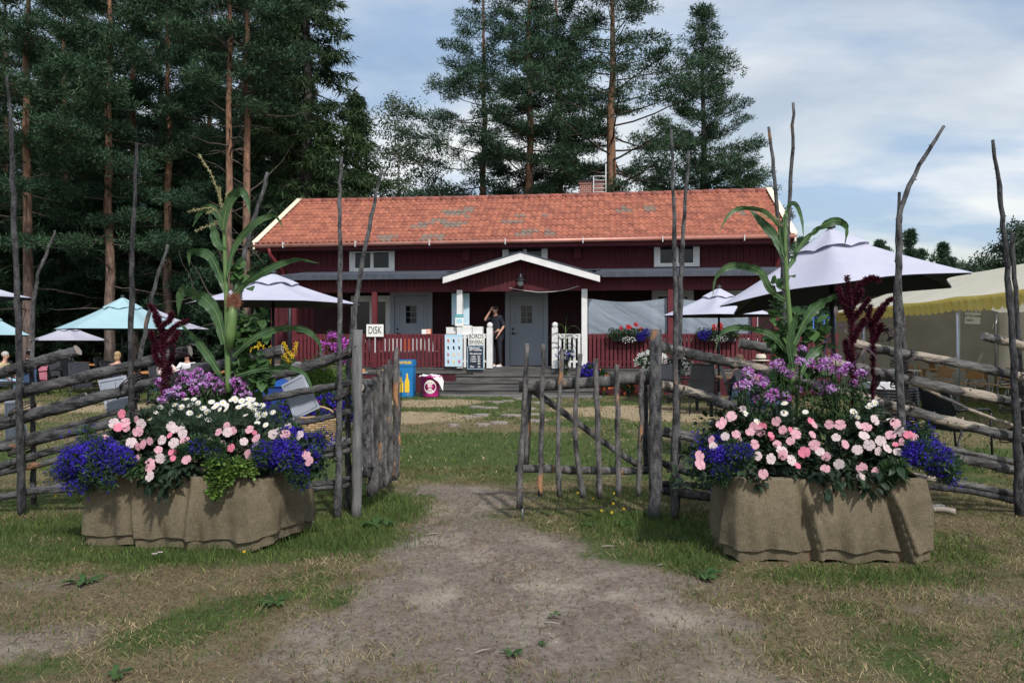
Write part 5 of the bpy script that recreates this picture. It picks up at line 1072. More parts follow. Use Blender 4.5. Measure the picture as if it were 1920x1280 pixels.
J = dict(pel=(0, 0, .95), neck=(0, -.02, 1.50), head=(0, -.06, 1.63), shl=(-.18, 0, 1.43), shr=(.18, 0, 1.43), hpl=(-.09, 0, .92), hpr=(.09, 0, .92), knl=(-.1, -.04, .5), knr=(.1, .02, .5), anl=(-.1, .02, .08), anr=(.1, .06, .08),
         ell=(-.2, -.28, 1.34), wrl=(-.06, -.2, 1.60), elr=(.25, .03, 1.16), wrr=(.2, -.12, .95))
Hm = Matrix.Translation(house.location) @ Matrix.Rotation(-TH, 4, 'Z')
p = Hm @ Vector((HU(931, 650, .55)[0], .55, deck)); person('dark-clothed person standing left of the porch door, bare arm lifted to the face', p, R(-42), J, 'cl_dark', 'cl_dark', 'hair_dark', .05, shoe='cl_white', sleeves=False)
PG = 'guests sitting behind the left fence'
def low_(o): o.scale = (.92, .92, .87)
low_(person('seated guest in light blue jeans at the far left', at(8, 19.4), R(90), sit(.05, 'lap'), 'cl_yellow', 'jeans', 'hair_grey', 0, group=PG))
low_(person('seated dark-haired guest in purple right of the leftmost poles', at(75, 21.2) + Vector((-.2, 0, .0)), R(-80), sit(.1), 'cl_purple', 'cl_dark', 'hair_dark', 0, sleeves=False, group=PG))
low_(person('seated guest in white cap-pale shirt behind the leftmost pair of poles', at(52, 22.5), R(170), sit(.1), 'cl_white', 'denim', 'hair_grey', 0, group=PG))
low_(person('blond guest with bare shoulders seated behind the second rail', at(222, 19.3), R(180), sit(0), 'cl_dark', 'cl_dark', 'hair_blond', .04, sleeves=False, group=PG))
low_(person('guest in pale rose shirt leaning on the table behind the amaranth', at(306, 17.5), R(60), sit(.18), 'cl_rose', 'denim', 'hair_brown', .05, group=PG))
low_(person('guest with dark sleeves right of the one in pale rose', at(352, 19.4), R(10), sit(.1), 'cl_white', 'denim', 'hair_brown', .0, group=PG))
low_(person('guest in olive hat seated behind the rail right of the left maize', at(520, 14.2), R(160), sit(0), 'cl_white', 'cl_dark', 'hair_grey', 0, hat='olive', group=PG))
low_(person('woman with brown hair seated in profile left of the man in the straw hat', at(1384, 15.0), R(80), sit(.05), 'cl_dark', 'denim', 'hair_brown', .04))
low_(person('man in a pale straw hat with black band seated behind the right fence', at(1424, 12.6), R(110), sit(.05), 'cl_dark', 'denim', 'hair_brown', 0, hat='straw'))

# ================================================================ PROPS ROUND THE PORCH
def hp(px, py, v, dz=0): u_, z_ = HU(px, py, v); return Hm @ Vector((u_, v, z_ + dz))
def flat(name, label, cat, x0, y0, x1, y1, v, mat, th=.01, par=None, tilt=0):
    a, z1 = HU(x0, y0, v); c, z0 = HU(x1, y1, v); t = thing(name, label, cat, Hm @ Vector(((a + c) / 2, v, z0)), -TH); t.rotation_euler = (tilt, 0, -TH); w_, h_ = (c - a) / 2, z1 - z0
    MB().box(-w_, w_, 0, th, 0, h_).build('board', M[mat], t); return t, w_, h_
t, w_, h_ = flat('dish_sign', 'white hand-lettered DISK sign on a stick above the porch railing', 'sign', 687, 608, 719, 631, -.14, 'paper')
text('DISK', t, .30, (0, -.004, h_ / 2), (R(90), 0, 0), M['ink'], xs=.62); MB().box(-.012, .012, .011, .03, -.45, .1).build('stick', M['wframe'], t)
t, w_, h_ = flat('ice_cream_poster', 'light blue poster with rows of ice creams hung on the railing', 'poster', 834, 627, 867, 687, -.12, 'ltblue2')
ic = random.Random(3); cols_ = [('brown_wood', 'orange'), ('cl_dark', 'ink'), ('brown_wood', 'paper'), ('ink', 'slate'), ('slate', 'ink'), ('ink', 'slate'), ('slate', 'cl_pink'), ('paper', 'yellow'), ('orange', 'paper'), ('cl_pink', 'brown_wood'), ('paper', 'yellow'), ('cl_pink', 'magenta')]
MB().box(-w_, w_, -.003, -.0005, h_ - .05, h_ - .004).build('heading', M['ltblue'], t)
for i, (c1, c2) in enumerate(cols_):
    x = (-.5 + .5 * (i % 3)) * w_ * 1.25; z = h_ * (.80 - .215 * (i // 3)); b = MB(); b.box(x - .022, x + .022, -.004, -.001, z - .01, z + .045); b.cur = 1; b.box(x - .012, x + .03, -.006, -.0045, z - .045, z - .006); b.prism([(x - .025, z + .02), (x + .015, z + .055), (x + .03, z + .01)], 1, -.0085, -.0065); b.build('picture', [M[c1], M[c2]], t)
t, w_, h_ = flat('table_service_sign', 'white hand-lettered BORDSSERVERING sign hung on the white railing', 'sign', 878, 625, 908, 647, -.11, 'paper')
text('BORDS', t, .19, (0, -.004, h_ * .74), (R(90), 0, 0), M['ink'], xs=.68); text('SERVERING', t, .165, (0, -.004, h_ * .25), (R(90), 0, 0), M['ink'], xs=.50)
t, w_, h_ = flat('chalkboard', 'small chalkboard with white writing in a light blue frame below the lettered sign', 'chalkboard', 876.5, 649, 907, 692, -.12, 'slate', .015)
b = MB(); q = .014; b.box(-w_, -w_ + q, -.008, -.0005, 0, h_); b.box(w_ - q, w_, -.008, -.0005, 0, h_); b.box(-w_ + q, w_ - q, -.008, -.0005, 0, q); b.box(-w_ + q, w_ - q, -.008, -.0005, h_ - q, h_); b.build('frame', M['ltblue'], t)
for tx, z, x, s_ in (('Välkommen', .92, -.04, .075), ('till Tregården', .84, 0, .075), ('Våra glasspriser', .68, 0, .062), ('1 kula   20:-', .55, 0, .068), ('2 kulor  30:-', .45, 0, .068), ('3 kulor  40:-', .35, 0, .068), ('50:-', .24, .1, .07), ('Dog', .11, -.1, .08), ('30:-', .10, .1, .07)):
    text(tx, t, s_, (x, -.004, h_ * z), (R(90), 0, 0), M['chalk'], off=.0015, shear=.15, xs=.85)
t, w_, h_ = flat('light_blue_banner', 'light blue poster hanging behind the white porch post', 'poster', 847, 550, 880, 609, .3, 'ltblue2'); MB().box(-w_ * .96, w_ * .96, -.003, -.0005, h_ * .5, h_ * .96).build('print', M['ltblue'], t)
t, w_, h_ = flat('notice', 'small teal and white notice fixed to the white porch post', 'notice', 853.5, 589, 869, 611, -.125, 'paper'); MB().box(-w_, w_, -.003, -.0005, h_ * .72, h_).build('heading', M['teal'], t)
text('VÄLKOMMEN', t, .035, (0, -.005, h_ * .85), (R(90), 0, 0), M['paper']); MB().box(-w_ * .7, w_ * .7, -.003, -.0005, h_ * .25, h_ * .6).build('print', M['ltblue'], t)
for i, (x0, x1, y0, v, l) in enumerate(((838, 857, 614, .12, 'left white tray box on the porch rail behind the post'), (867, 886, 613, .12, 'white tray box right of the white porch post'), (887, 906, 613, .12, 'white tray box next to the ball-topped newel'), (868, 885, 611, .35, 'flat white lid stacked behind the tray boxes'))):
    a, z1 = HU(x0, y0, v); c, _ = HU(x1, y0, v); zb = railz + .002; t = thing('serving_box', l, 'box', Hm @ Vector(((a + c) / 2, v, zb - (.1 if i == 3 else 0))), -TH, group='white boxes on the porch rail'); hh = z1 - zb + (.1 if i == 3 else 0); hw = (c - a) / 2 - .005
    b = MB(); b.box(-hw, hw, -.12, .12, 0, hh); b.box(-hw - .006, hw + .006, -.126, .126, hh - .015, hh + .008); b.build('case', M['paper'], t); MB().box(-hw * .9, hw * .9, -.123, -.1205, hh * .15, hh * .8).build('panel', M['white'], t)
b = MB(); b.box(HU(838, 620, .1)[0], HU(908, 620, .1)[0], .05, .5, railz - .03, railz - .0); o = b.build('porch_shelf', M['white']); o.location = house.location; o.rotation_euler = house.rotation_euler; setp(o, 'narrow white shelf behind the porch rail carrying the boxes', 'shelf')
u_, z_ = HU(800, 620, .0); t = thing('napkin_holder', 'orange and white holder standing on the red porch rail', 'holder', Hm @ Vector((u_, 0, railz)), -TH)
MB().box(.0, .13, -.05, .05, 0, .14).build('basket', M['orange'], t); MB().box(-.13, -.002, -.05, .05, 0, .13).build('napkins', M['paper'], t)
b = MB()
for i in range(3):
    for k in range(3): b.box(.012 + i * .038, .04 + i * .038, -.054, -.0505, .012 + k * .042, .042 + k * .042)
b.build('lattice', M['paper'], t)
# white and orange things seen through the railing gaps
t = thing('tableware_rack', 'white shelves with orange and red trays seen through the gaps of the red railing', 'shelf', Hm @ Vector((HU(760, 650, .5)[0], .5, deck)), -TH)
MB().box(-1.2, .9, 0, .35, .0, .02).build('shelf', M['white'], t); MB().box(-1.2, .9, 0, .35, .45, .47).build('shelf', M['white'], t); MB().box(-1.2, .9, 0, .35, .86, .88).build('shelf', M['white'], t)
for i in range(9): b = MB(); b.box(-1.15 + i * .22, -.98 + i * .22, .03, .3, .48, .84); b.build('tray', M[['cl_white', 'orange', 'cl_white', 'paper'][i % 4]], t)
# second hand: flower boxes
def ballcluster(par, c, r, n, length, width, mat, seed, name, tri=False, up=.3):
    v, f = blades(np.random.default_rng(seed), np.array([c]) if np.ndim(c) == 1 else np.array(c), n, np.array(r, float), length, width, tri=tri, up=up); return npmesh(name, v, f, mat, par)
M['geranium'] = leafm('red_geranium', (.60, .015, .015), (.72, .03, .02), .2, .2); M['lob'] = leafm('lobelia_blue', (.030, .014, .27), (.065, .035, .50), .5, .25, scale=9); M['petal_white'] = leafm('white_petals', (.80, .80, .78), (.86, .86, .85), .1, .25)
M['pet_pink'] = leafm('pink_petals', (.78, .38, .47), (.86, .54, .60), .15, .45, scale=14); M['pet_pale'] = leafm('pale_pink_petals', (.82, .64, .66), (.88, .76, .76), .10, .45, scale=14); M['pet_hot'] = leafm('hot_pink_petals', (.70, .16, .26), (.80, .28, .38), .12, .3, scale=14)
M['cleome'] = leafm('violet_petals', (.42, .18, .55), (.78, .60, .84), .3, .3, scale=22); M['cleome2'] = leafm('magenta_petals', (.42, .06, .40), (.56, .16, .58), .3, .3, scale=22)
M['impleaf'] = leafm('dark_leaves', (.014, .030, .018), (.030, .052, .026), .35, .12, .45, scale=6); M['leaf'] = leafm('mid_leaves', (.025, .058, .022), (.05, .10, .035), .35, .25, .5, scale=6); M['lime'] = leafm('lime_leaves', (.09, .17, .035), (.15, .25, .055), .3, .3, .5, scale=6)
M['bean'] = leafm('bean_leaves', (.042, .095, .030), (.075, .150, .048), .3, .3, .5, scale=6); M['rib'] = PM('leaf_rib', (.16, .26, .10), None, rough=.5); M['corn'] = PM('maize_leaf', (.040, .092, .038), (.075, .145, .055), 9, .45, stretch=(1, 1, .2), trans=.25); M['cornstalk'] = PM('maize_stalk', (.085, .155, .045), (.12, .20, .065), 12, .45); M['tassel'] = leafm('tassel', (.34, .32, .16), (.46, .42, .24), .2, .2); M['silk'] = PM('maize_silk', (.22, .08, .05), (.34, .14, .09), 60, .8)
M['amar'] = leafm('amaranth_plume', (.040, .004, .014), (.080, .008, .024), .5, .1, .8, scale=9); M['amarleaf'] = leafm('amaranth_leaf', (.035, .022, .030), (.065, .045, .048), .3, .15, .5, scale=4); M['dfol'] = leafm('feathery_leaves', (.030, .060, .038), (.055, .095, .055), .35, .25, .6, scale=6)
M['yfl'] = leafm('yellow_spikes', (.75, .52, .03), (.82, .62, .06), .2, .3); M['core'] = PM('daisy_core', (.7, .5, .04), None, rough=.8)
def window_box(lab, x0, x1, y0, y1, order, seed):
    a, _ = HU(x0, y0, -.15); c, z0 = HU(x1, y1, -.15); t = thing('flower_box', lab, 'flower box', Hm @ Vector(((a + c) / 2, -.16, z0)), -TH, group='flower boxes on the red railing'); w_ = (c - a) / 2
    b = MB(); b.prism([(-.07, 0), (.07, 0), (.10, .17), (-.10, .17)], 0, -w_ * .9, w_ * .9); b.build('box', M['dark'], t)
    ballcluster(t, [(x, -.03, .2) for x in np.linspace(-w_ * .95, w_ * .95, 9)], (.13, .14, .15), 130, .05, .04, M['leaf'], seed, 'foliage')
    for k in range(7): x = (rnd(-.5, .7) if order > 0 else rnd(-.7, .3)) * w_; ballcluster(t, (x, -.08 + rnd(-.03, .03), .37 + rnd(-.03, .1)), .042, 60, .03, .026, M['geranium'], seed + k, 'geranium_head')
    ballcluster(t, [(order * w_ * q, -.12, .17 + rnd(-.05, .08)) for q in (.62, .78, .95)], (.11, .10, .12), 260, .024, .022, M['lob'], seed + 20, 'lobelia_blossoms'); ballcluster(t, [(x, -.15, .02 + rnd(0, .1)) for x in np.linspace(-w_ * .2, w_ * .3, 4)], .09, 18, .03, .03, M['petal_white'], seed + 30, 'white_blossoms')
window_box('flower box on the red railing near the white post, lobelia at its right end', 1146, 1212, 618, 640, 1, 41); window_box('flower box on the red railing behind the small parasol pole, blue lobelia left', 1312, 1380, 618, 640, -1, 42)
def bush(name, lab, cat, c, r, n, mat, L_=.06, Wd=.04, blossoms=(), seed=1, grp=None, k=14, stem=True):
    t = thing(name, lab, cat, (c[0], c[1], 0), 0, grp); ng = np.random.default_rng(seed); r = np.array(r, float)
    u_ = ng.normal(size=(k, 3)); u_ /= np.linalg.norm(u_, axis=1)[:, None]; cen = u_ * r * ng.uniform(.3, .85, (k, 1)) + np.array([0, 0, c[2]]); cen[:, 2] = np.maximum(cen[:, 2], .03)
    v, f = blades(ng, cen, n // k, r * .42, L_, Wd, tri=False, up=.3); npmesh('foliage', v, f, M[mat], t)
    if stem:
        b = MB()
        for q in cen[:8]: b.tube([(q[0] * .15, q[1] * .15, 0), (q[0] * .5, q[1] * .5, q[2] * .6), tuple(q)], [.008, .006, .003], 4, cap=False)
        b.build('stem', M['leaf'], t)
    for bm_, nn, bl, nm in blossoms:
        u_ = ng.normal(size=(nn, 3)); u_[:, 1] = -abs(u_[:, 1]); u_ /= np.linalg.norm(u_, axis=1)[:, None]; cc_ = u_ * r * 1.02 + np.array([0, 0, c[2]]); cc_ = cc_[cc_[:, 2] > .02]; v, f = blades(ng, cc_, 9, bl * .5, bl, bl * .8, tri=False); npmesh(nm, v, f, M[bm_], t)
    return t
def hpw(px, py, v): return hp(px, py, v)
q = hp(1222, 678, -1.0); bush('white_flower_bush', 'white-flowering plants in front of the red skirting near the right gate post', 'flowering plant', (q.x, q.y, q.z), (.42, .3, .26), 3200, 'leaf', .05, .035, (('petal_white', 90, .05, 'blossoms'),), 51)
q = hp(1275, 688, -1.2); bush('white_flower_bush', 'white-flowering plants seen between the black armchair and the fence pole', 'flowering plant', (q.x, q.y, q.z), (.35, .3, .2), 1800, 'leaf', .05, .035, (('petal_white', 50, .045, 'blossoms'),), 52)
q = hp(1107, 688, -.5); t = thing('flower_pot', 'pale stone pot with blue flowers right of the stairs', 'pot', (q.x, q.y, 0)); MB().lathe((0, 0, 0), [(.001, 0), (.11, 0), (.15, .32), (.165, .33), (.165, .38), (.14, .38), (.13, .33), (.001, .33)], 18).build('pot', M['stonepot'], t)
t = bush('lobelia_plant', 'blue lobelia spilling over the stone pot by the stairs', 'flowering plant', (q.x - .05, q.y - .05, .60), (.26, .22, .26), 2200, 'leaf', .04, .03, (('lob', 150, .035, 'blossoms'),), 53)
q = hp(1133, 693, -.5); bush('marigold_bush', 'low green plants with orange flowers beside the stone pot', 'flowering plant', (q.x, q.y, .42), (.32, .2, .28), 2600, 'leaf', .06, .035, (('orange', 22, .04, 'blossoms'),), 54)
bush('marigold_bush', 'low green plant with orange flowers further right along the skirting', 'flowering plant', (q.x + .62, q.y - .15, .25), (.22, .2, .22), 1400, 'leaf', .06, .035, (('orange', 8, .04, 'blossoms'),), 55)
# urn with maize plant
q = Hm @ Vector((HU(1060, 690, -.25)[0], -.25, deck)); t = thing('urn', 'dark footed urn in front of the white railing right of the door', 'urn', (q.x, q.y, q.z)); q0 = q
MB().lathe((0, 0, 0), [(.001, 0), (.11, 0), (.11, .03), (.04, .08), (.035, .16), (.10, .22), (.14, .34), (.18, .38), (.17, .40), (.001, .36)], 18).build('bowl', M['blackplastic'], t)
def cornleaf(b, pts, wd, side=(0, -1, .3)):
    P = bez(pts, 5); n = len(P) - 1; b.ribbon(P, [wd * max(.04, (math.sin(math.pi * min(1, (i / n) * .62 + .30)) ** 1.1)) * (1 if i < n else .05) for i in range(n + 1)], side, .22, .10)
t = thing('maize_plant', 'young yellowish maize plant growing from the dark urn', 'maize plant', (q.x, q.y, q.z + .36)); MB().tube([(0, 0, 0), (0, 0, .4), (.01, 0, .8)], [.014, .013, .009], 8).build('stalk', M['cornstalk'], t)
for i, (a, h, l) in enumerate(((-.5, .4, .5), (2.9, .42, .5), (.3, .62, .45), (2.5, .66, .42), (.2, .3, .4), (3.0, .28, .4), (1.2, .8, .3))):
    d = Vector((math.cos(a), -.15, 0)); o_ = Vector((0, 0, h)); b = MB(); cornleaf(b, [o_, o_ + d * l * .35 + Vector((0, 0, .18)), o_ + d * l * .75 + Vector((0, 0, .15)), o_ + d * l * 1.0 + Vector((0, 0, -.02))] if i < 6 else [o_, o_ + Vector((.02, 0, .15)), o_ + Vector((.05, -.03, .32))], .028, (0, -1, .2)); b.build('leaf', M['lime'], t)
bush('petunia_plant', 'white and blue flowers round the foot of the maize in the urn', 'flowering plant', (q0.x, q0.y - .02, q0.z + .38), (.27, .2, .13), 900, 'leaf', .05, .03, (('petal_white', 26, .035, 'white_blossoms'), ('lob', 30, .03, 'blue_blossoms')), 56)
# bottle-deposit box, ice bucket
g = G(762, 737); g.y = 20.3; g = Vector((X(762, 20.3), 20.3, 0)); t = thing('bottle_return_box', 'bright blue cardboard box with yellow bottles printed on it', 'box', g, R(-4)); MB().box(-.21, .21, -.2, .2, 0, .93).build('carton', M['blue'], t); b = MB(); b.box(-.225, .225, -.215, .215, .80, .97); b.build('lid', M['blue'], t)
text('PANTBURK', t, .10, (0, -.222, .895), (R(90), 0, 0), M['yellow'], off=.003, xs=.72)
for x, s_ in ((-.1, .8), (.06, 1.0)):
    pr = [(-.045, 0), (.045, 0), (.05, .05), (.05, .26), (.018, .38), (.018, .47), (-.018, .47), (-.018, .38), (-.05, .26), (-.05, .05)]; b = MB(); b.prism([(x + a * 1.25, .12 + c * s_ * 1.05) for a, c in pr], 1, -.206, -.2005); b.build('bottle_print', M['yellow'], t)
b = MB(); b.tube([(.08 + .022 * math.cos(a), -.204, .07 + .02 * math.sin(a)) for a in np.linspace(0, 6.28, 10)], .004, 4); b.build('emblem', M['yellow'], t)
g = Vector((X(808, 20.2), 20.2, 0)); t = thing('ice_cream_bucket', 'magenta ice cream bucket with round white label left of the stairs', 'bucket', g); MB().lathe((0, 0, .0), [(.001, .0), (.20, .0), (.21, .02), (.262, .52), (.275, .52), (.275, .55), (.255, .55), (.24, .5), (.001, .5)], 28).build('tub', M['magenta'], t)
b = MB(); n = 24; vs = []
for k in range(n):
    a = 2 * math.pi * k / n; x = .155 * math.cos(a); z = .27 + .18 * math.sin(a); r_ = .205 + .055 * z / .52 + .006; vs.append((x, -math.sqrt(r_ * r_ - x * x), z))
vs.append((0, -.245, .27)); b.add(vs, [(k, (k + 1) % n, n) for k in range(n)], True); b.build('label_disc', M['paper'], t)
b = MB(); b.box(-.07, .07, -.2485, -.2465, .25, .33); b.build('name_patch', M['magenta'], t); text('SIA', t, .085, (0, -.251, .29), (R(90), 0, 0), M['paper'], off=.003); text('GLASS', t, .045, (0, -.252, .19), (R(90), 0, 0), M['magenta']); b = MB(); b.ball((-.02, -.25, .385), (.03, .003, .022)); b.ball((.035, -.25, .38), (.02, .003, .02)); b.build('emblem', M['cl_pink'], t)
vs = []; b = MB()
for j in range(8):
    for i in range(11):
        x = (i / 10 - .45) * .62; yy = -.27 + j * .07; z = .57 + .02 * math.sin(i * 1.7 + j) ; r_ = math.hypot(x, yy)
        if r_ > .26: z -= (r_ - .26) * (2.2 if x > .05 else .35)
        vs.append((x, yy, z + rnd(-.008, .008)))
b.add(vs, [(j * 11 + i, j * 11 + i + 1, j * 11 + i + 12, j * 11 + i + 11) for j in range(7) for i in range(10)], True); o = b.build('rag', M['cloth']); o.location = g; setp(o, 'white cloth draped over the magenta bucket', 'cloth')
# tray trolley left of the porch
t = thing('tray_trolley', 'dark trolley with cups and plates left of the blue box behind the gate', 'trolley', (X(702, 17.0), 17.0, 0), R(-4))
for z in (.72, .52, .25): MB().box(-.55, .55, -.22, .22, z, z + .018).build('tray_shelf', M['dark'], t)
for x in (-.55, 0, .55):
    for y in (-.22, .22): MB().tube([(x, y, 0), (x, y, .8)], .011, 6).build('upright', M['dark'], t)
for i, (x, z, m_, l) in enumerate(((-.28, .74, 'paper', 'white plate on the top shelf of the trolley, left'), (.2, .74, 'yellow', 'yellow-rimmed plate on the top shelf of the trolley, right'), (-.25, .54, 'paper', 'white plate on the middle shelf of the trolley'), (.25, .54, 'yellow', 'yellow plate on the middle shelf of the trolley'))):
    o = MB().lathe((0, 0, 0), [(.001, .0), (.09, 0), (.13, .02), (.13, .026), (.001, .012)], 16).build('plate', M[m_]); o.location = Matrix.Rotation(R(-4), 4, 'Z') @ Vector((x, -.02, z - .0)) + Vector((t.location.x, t.location.y, 0)); setp(o, l, 'plate', 'plates on the trolley')
    o = MB().lathe((0, 0, 0), [(.001, 0), (.035, 0), (.045, .09), (.04, .09), (.03, .01)], 12).build('cup', M['yellow' if i == 1 else 'orangewood']); o.location = Matrix.Rotation(R(-4), 4, 'Z') @ Vector((x + .03, -.02, z + .012)) + Vector((t.location.x, t.location.y, 0)); setp(o, ['brown cup on the top left plate of the trolley', 'yellow cup on the top right plate of the trolley', 'brown cup on the middle left plate of the trolley', 'brown cup on the middle right plate of the trolley'][i], 'cup', 'cups on the trolley')
# beds at the left end of the porch
q = at(505, 19.5); t = bush('yellow_loosestrife', 'tall plants with yellow flower spikes behind the left parasol pole', 'flowering plant', (X(500, 19.6), 19.6, .55), (.7, .35, .6), 4000, 'bush', .08, .03, (), 61, k=30)
ng = np.random.default_rng(62); cen = [(x, rnd(-.3, .2), z) for x in np.linspace(-.75, .72, 15) for z in np.linspace(.95, 1.25, 4) + rnd(-.12, .2)]; v, f = blades(ng, np.array(cen), 45, np.array([.035, .035, .07]), .035, .025, tri=False); npmesh('flower_spikes', v, f, M['yfl'], t)
bush('green_shrub', 'feathery green shrub behind the two hanging grey boards right of the left maize', 'shrub', (X(610, 15.5), 15.5, .55), (.75, .5, .55), 9000, 'lime', .07, .02, (), 63, k=60)
bush('green_shrub', 'green shrub at the left end of the porch, below the amaranth', 'shrub', (X(560, 17.5), 17.5, .5), (.8, .5, .55), 7000, 'bush', .08, .03, (), 64, k=50); bush('green_shrub', 'leafy green shrub beside the blue bin', 'shrub', (X(478, 17.8), 17.8, .5), (.6, .4, .6), 5000, 'bush', .08, .035, (), 65, k=36)
bush('blue_flower_bush', 'blue and orange bedding flowers beside the wicker basket', 'flowering plant', (X(632, 12.5), 12.5, .35), (.42, .3, .26), 3600, 'leaf', .05, .03, (('lob', 180, .035, 'blossoms'), ('orange', 14, .03, 'orange_blossoms')), 66)
bush('blue_flower_bush', 'blue lobelia behind the hanging grey board right of the left flower box', 'flowering plant', (X(535, 11.5), 11.5, .4), (.3, .25, .28), 2600, 'leaf', .05, .03, (('lob', 160, .035, 'blossoms'),), 67)
bush('purple_flower_bush', 'bright purple flowers in front of the red railing left of the gate post', 'flowering plant', (X(628, 17), 17, 1.1), (.35, .25, .5), 1600, 'bush', .07, .03, (('cleome2', 60, .07, 'blossoms'),), 68)
bush('climbing_plant', 'green leafy plant at the foot of the downpipe', 'plant', (X(535, 19.8), 19.8, .45), (.4, .3, .45), 2400, 'bush', .08, .04, (), 69)
# big pots and bin near the left corner
t = thing('blue_bin', 'blue plastic bin behind the fence right of the left maize', 'bin', (X(506, 12.0), 12.0, 0), R(8)); b = MB(); b.add([(-.2, -.2, 0), (.2, -.2, 0), (.2, .2, 0), (-.2, .2, 0), (-.27, -.25, .76), (.27, -.25, .76), (.27, .25, .76), (-.27, .25, .76)], [(0, 3, 2, 1), (4, 5, 6, 7), (0, 1, 5, 4), (1, 2, 6, 5), (2, 3, 7, 6), (3, 0, 4, 7)]); b.build('tub', M['bluebin'], t); MB().prism([(-.3, .76), (.3, .76), (.3, .80), (.1, .88), (-.3, .82)], 1, -.28, .28).build('lid', M['bluemetal'], t)
t = thing('wicker_basket', 'round wicker basket on a low table behind the fence left of the gate', 'basket', (X(592, 9.6), 9.6, .22)); b = MB()
for k in range(10): b.tube([((.22 + .006 * k) * math.cos(a), (.20 + .005 * k) * math.sin(a), .016 + k * .027 + .004 * math.sin(a * 12 + (k % 2) * math.pi)) for a in np.linspace(0, 6.283, 37)], .016, 6, cap=False)
b.build('weave', M['wicker'], t); MB().lathe((0, 0, 0), [(.001, .01), (.21, .01), (.26, .26), (.25, .26)], 20).build('lining', M['wicker'], t); MB().tube([(.27 * math.cos(a), 0, .25 + .17 * math.sin(a)) for a in np.linspace(0, math.pi, 12)], .014, 6).build('handle', M['wicker'], t)
table('low wooden stand under the wicker basket', at(592, 9.6), .1, .7, .5, 'bare', 'bare', .22, None, 'low_table')
for i, (px, D, l) in enumerate(((560, 15.5, 'white rounded chair back left of the porch'), (533, 14.0, 'white chair back right behind the olive hat'))):
    t = thing('white_chair', l, 'chair', at(px, D), R(20 + 30 * i), group='white chairs left of the porch'); b = MB(); b.prism([(.24 * math.cos(a), .62 + .42 * math.sin(a)) for a in np.linspace(0, math.pi, 12)], 1, .2, .22); b.build('backrest', M['cl_white'], t); MB().box(-.22, .22, -.22, .2, .43, .455).build('seat', M['cl_white'], t)
    for sx in (-1, 1):
        for sy in (-1, 1): MB().tube([(sx * .18, sy * .18, 0), (sx * .18, sy * .18, .43)], .012, 6).build('leg', M['metal'], t)
# grey boards hanging on the fence
def hboard(lab, pts, D):
    c = sum((W(x, y, D) for x, y in pts), Vector()) / 4; t = thing('hanging_board', lab, 'board', c, group='grey boards hung on the fence'); P = [W(x, y, D) - c for x, y in pts]; e = Vector((0, .012, 0))
    b = MB(); b.add([p for p in P] + [p + e for p in P], [(0, 1, 2, 3), (7, 6, 5, 4), (0, 4, 5, 1), (1, 5, 6, 2), (2, 6, 7, 3), (3, 7, 4, 0)]); b.build('panel', M['board'], t)
    b = MB(); Q = [p * .86 - e * .3 for p in P]; b.tube(Q + [Q[0]], .003, 4); b.build('edge', M['metal'], t); b = MB(); b.tube([P[0].lerp(P[1], .5) + Vector((0, .005, -.02)), P[0].lerp(P[1], .5) + Vector((0, -.02, .12))], .0025, 4); b.build('string', M['withe'], t)
hboard('tilted grey board hung behind the second rail left of the purple flowers', [(183, 713), (235, 703), (258, 768), (202, 782)], 6.85); hboard('pale board strip showing below the rail behind the pole left of the flower box', [(198, 748), (238, 735), (240, 762), (207, 772)], 6.8)
hboard('tilted grey board hung on the fence right of the left maize', [(527, 722), (567, 700), (600, 764), (552, 787)], 6.75); hboard('pale board hung low behind the leftmost pole', [(8, 752), (33, 750), (52, 818), (10, 823)], 6.8)
# blue rack behind the far end of the deck
t = thing('blue_rack', 'blue metal rack standing on the deck at the right end of the house', 'rack', hp(1545, 640, 1.2) * 1 + Vector((0, 0, 0))); t.location.z = deck
for x in (-.3, .0, .3): MB().tube([(x, 0, 0), (x, 0, 1.5)], .018, 6).build('upright', M['bluemetal'], t)
for z in (.2, .5, .8, 1.1, 1.4): MB().tube([(-.3, 0, z), (.3, 0, z)], .012, 6).build('crossbar', M['bluemetal'], t)
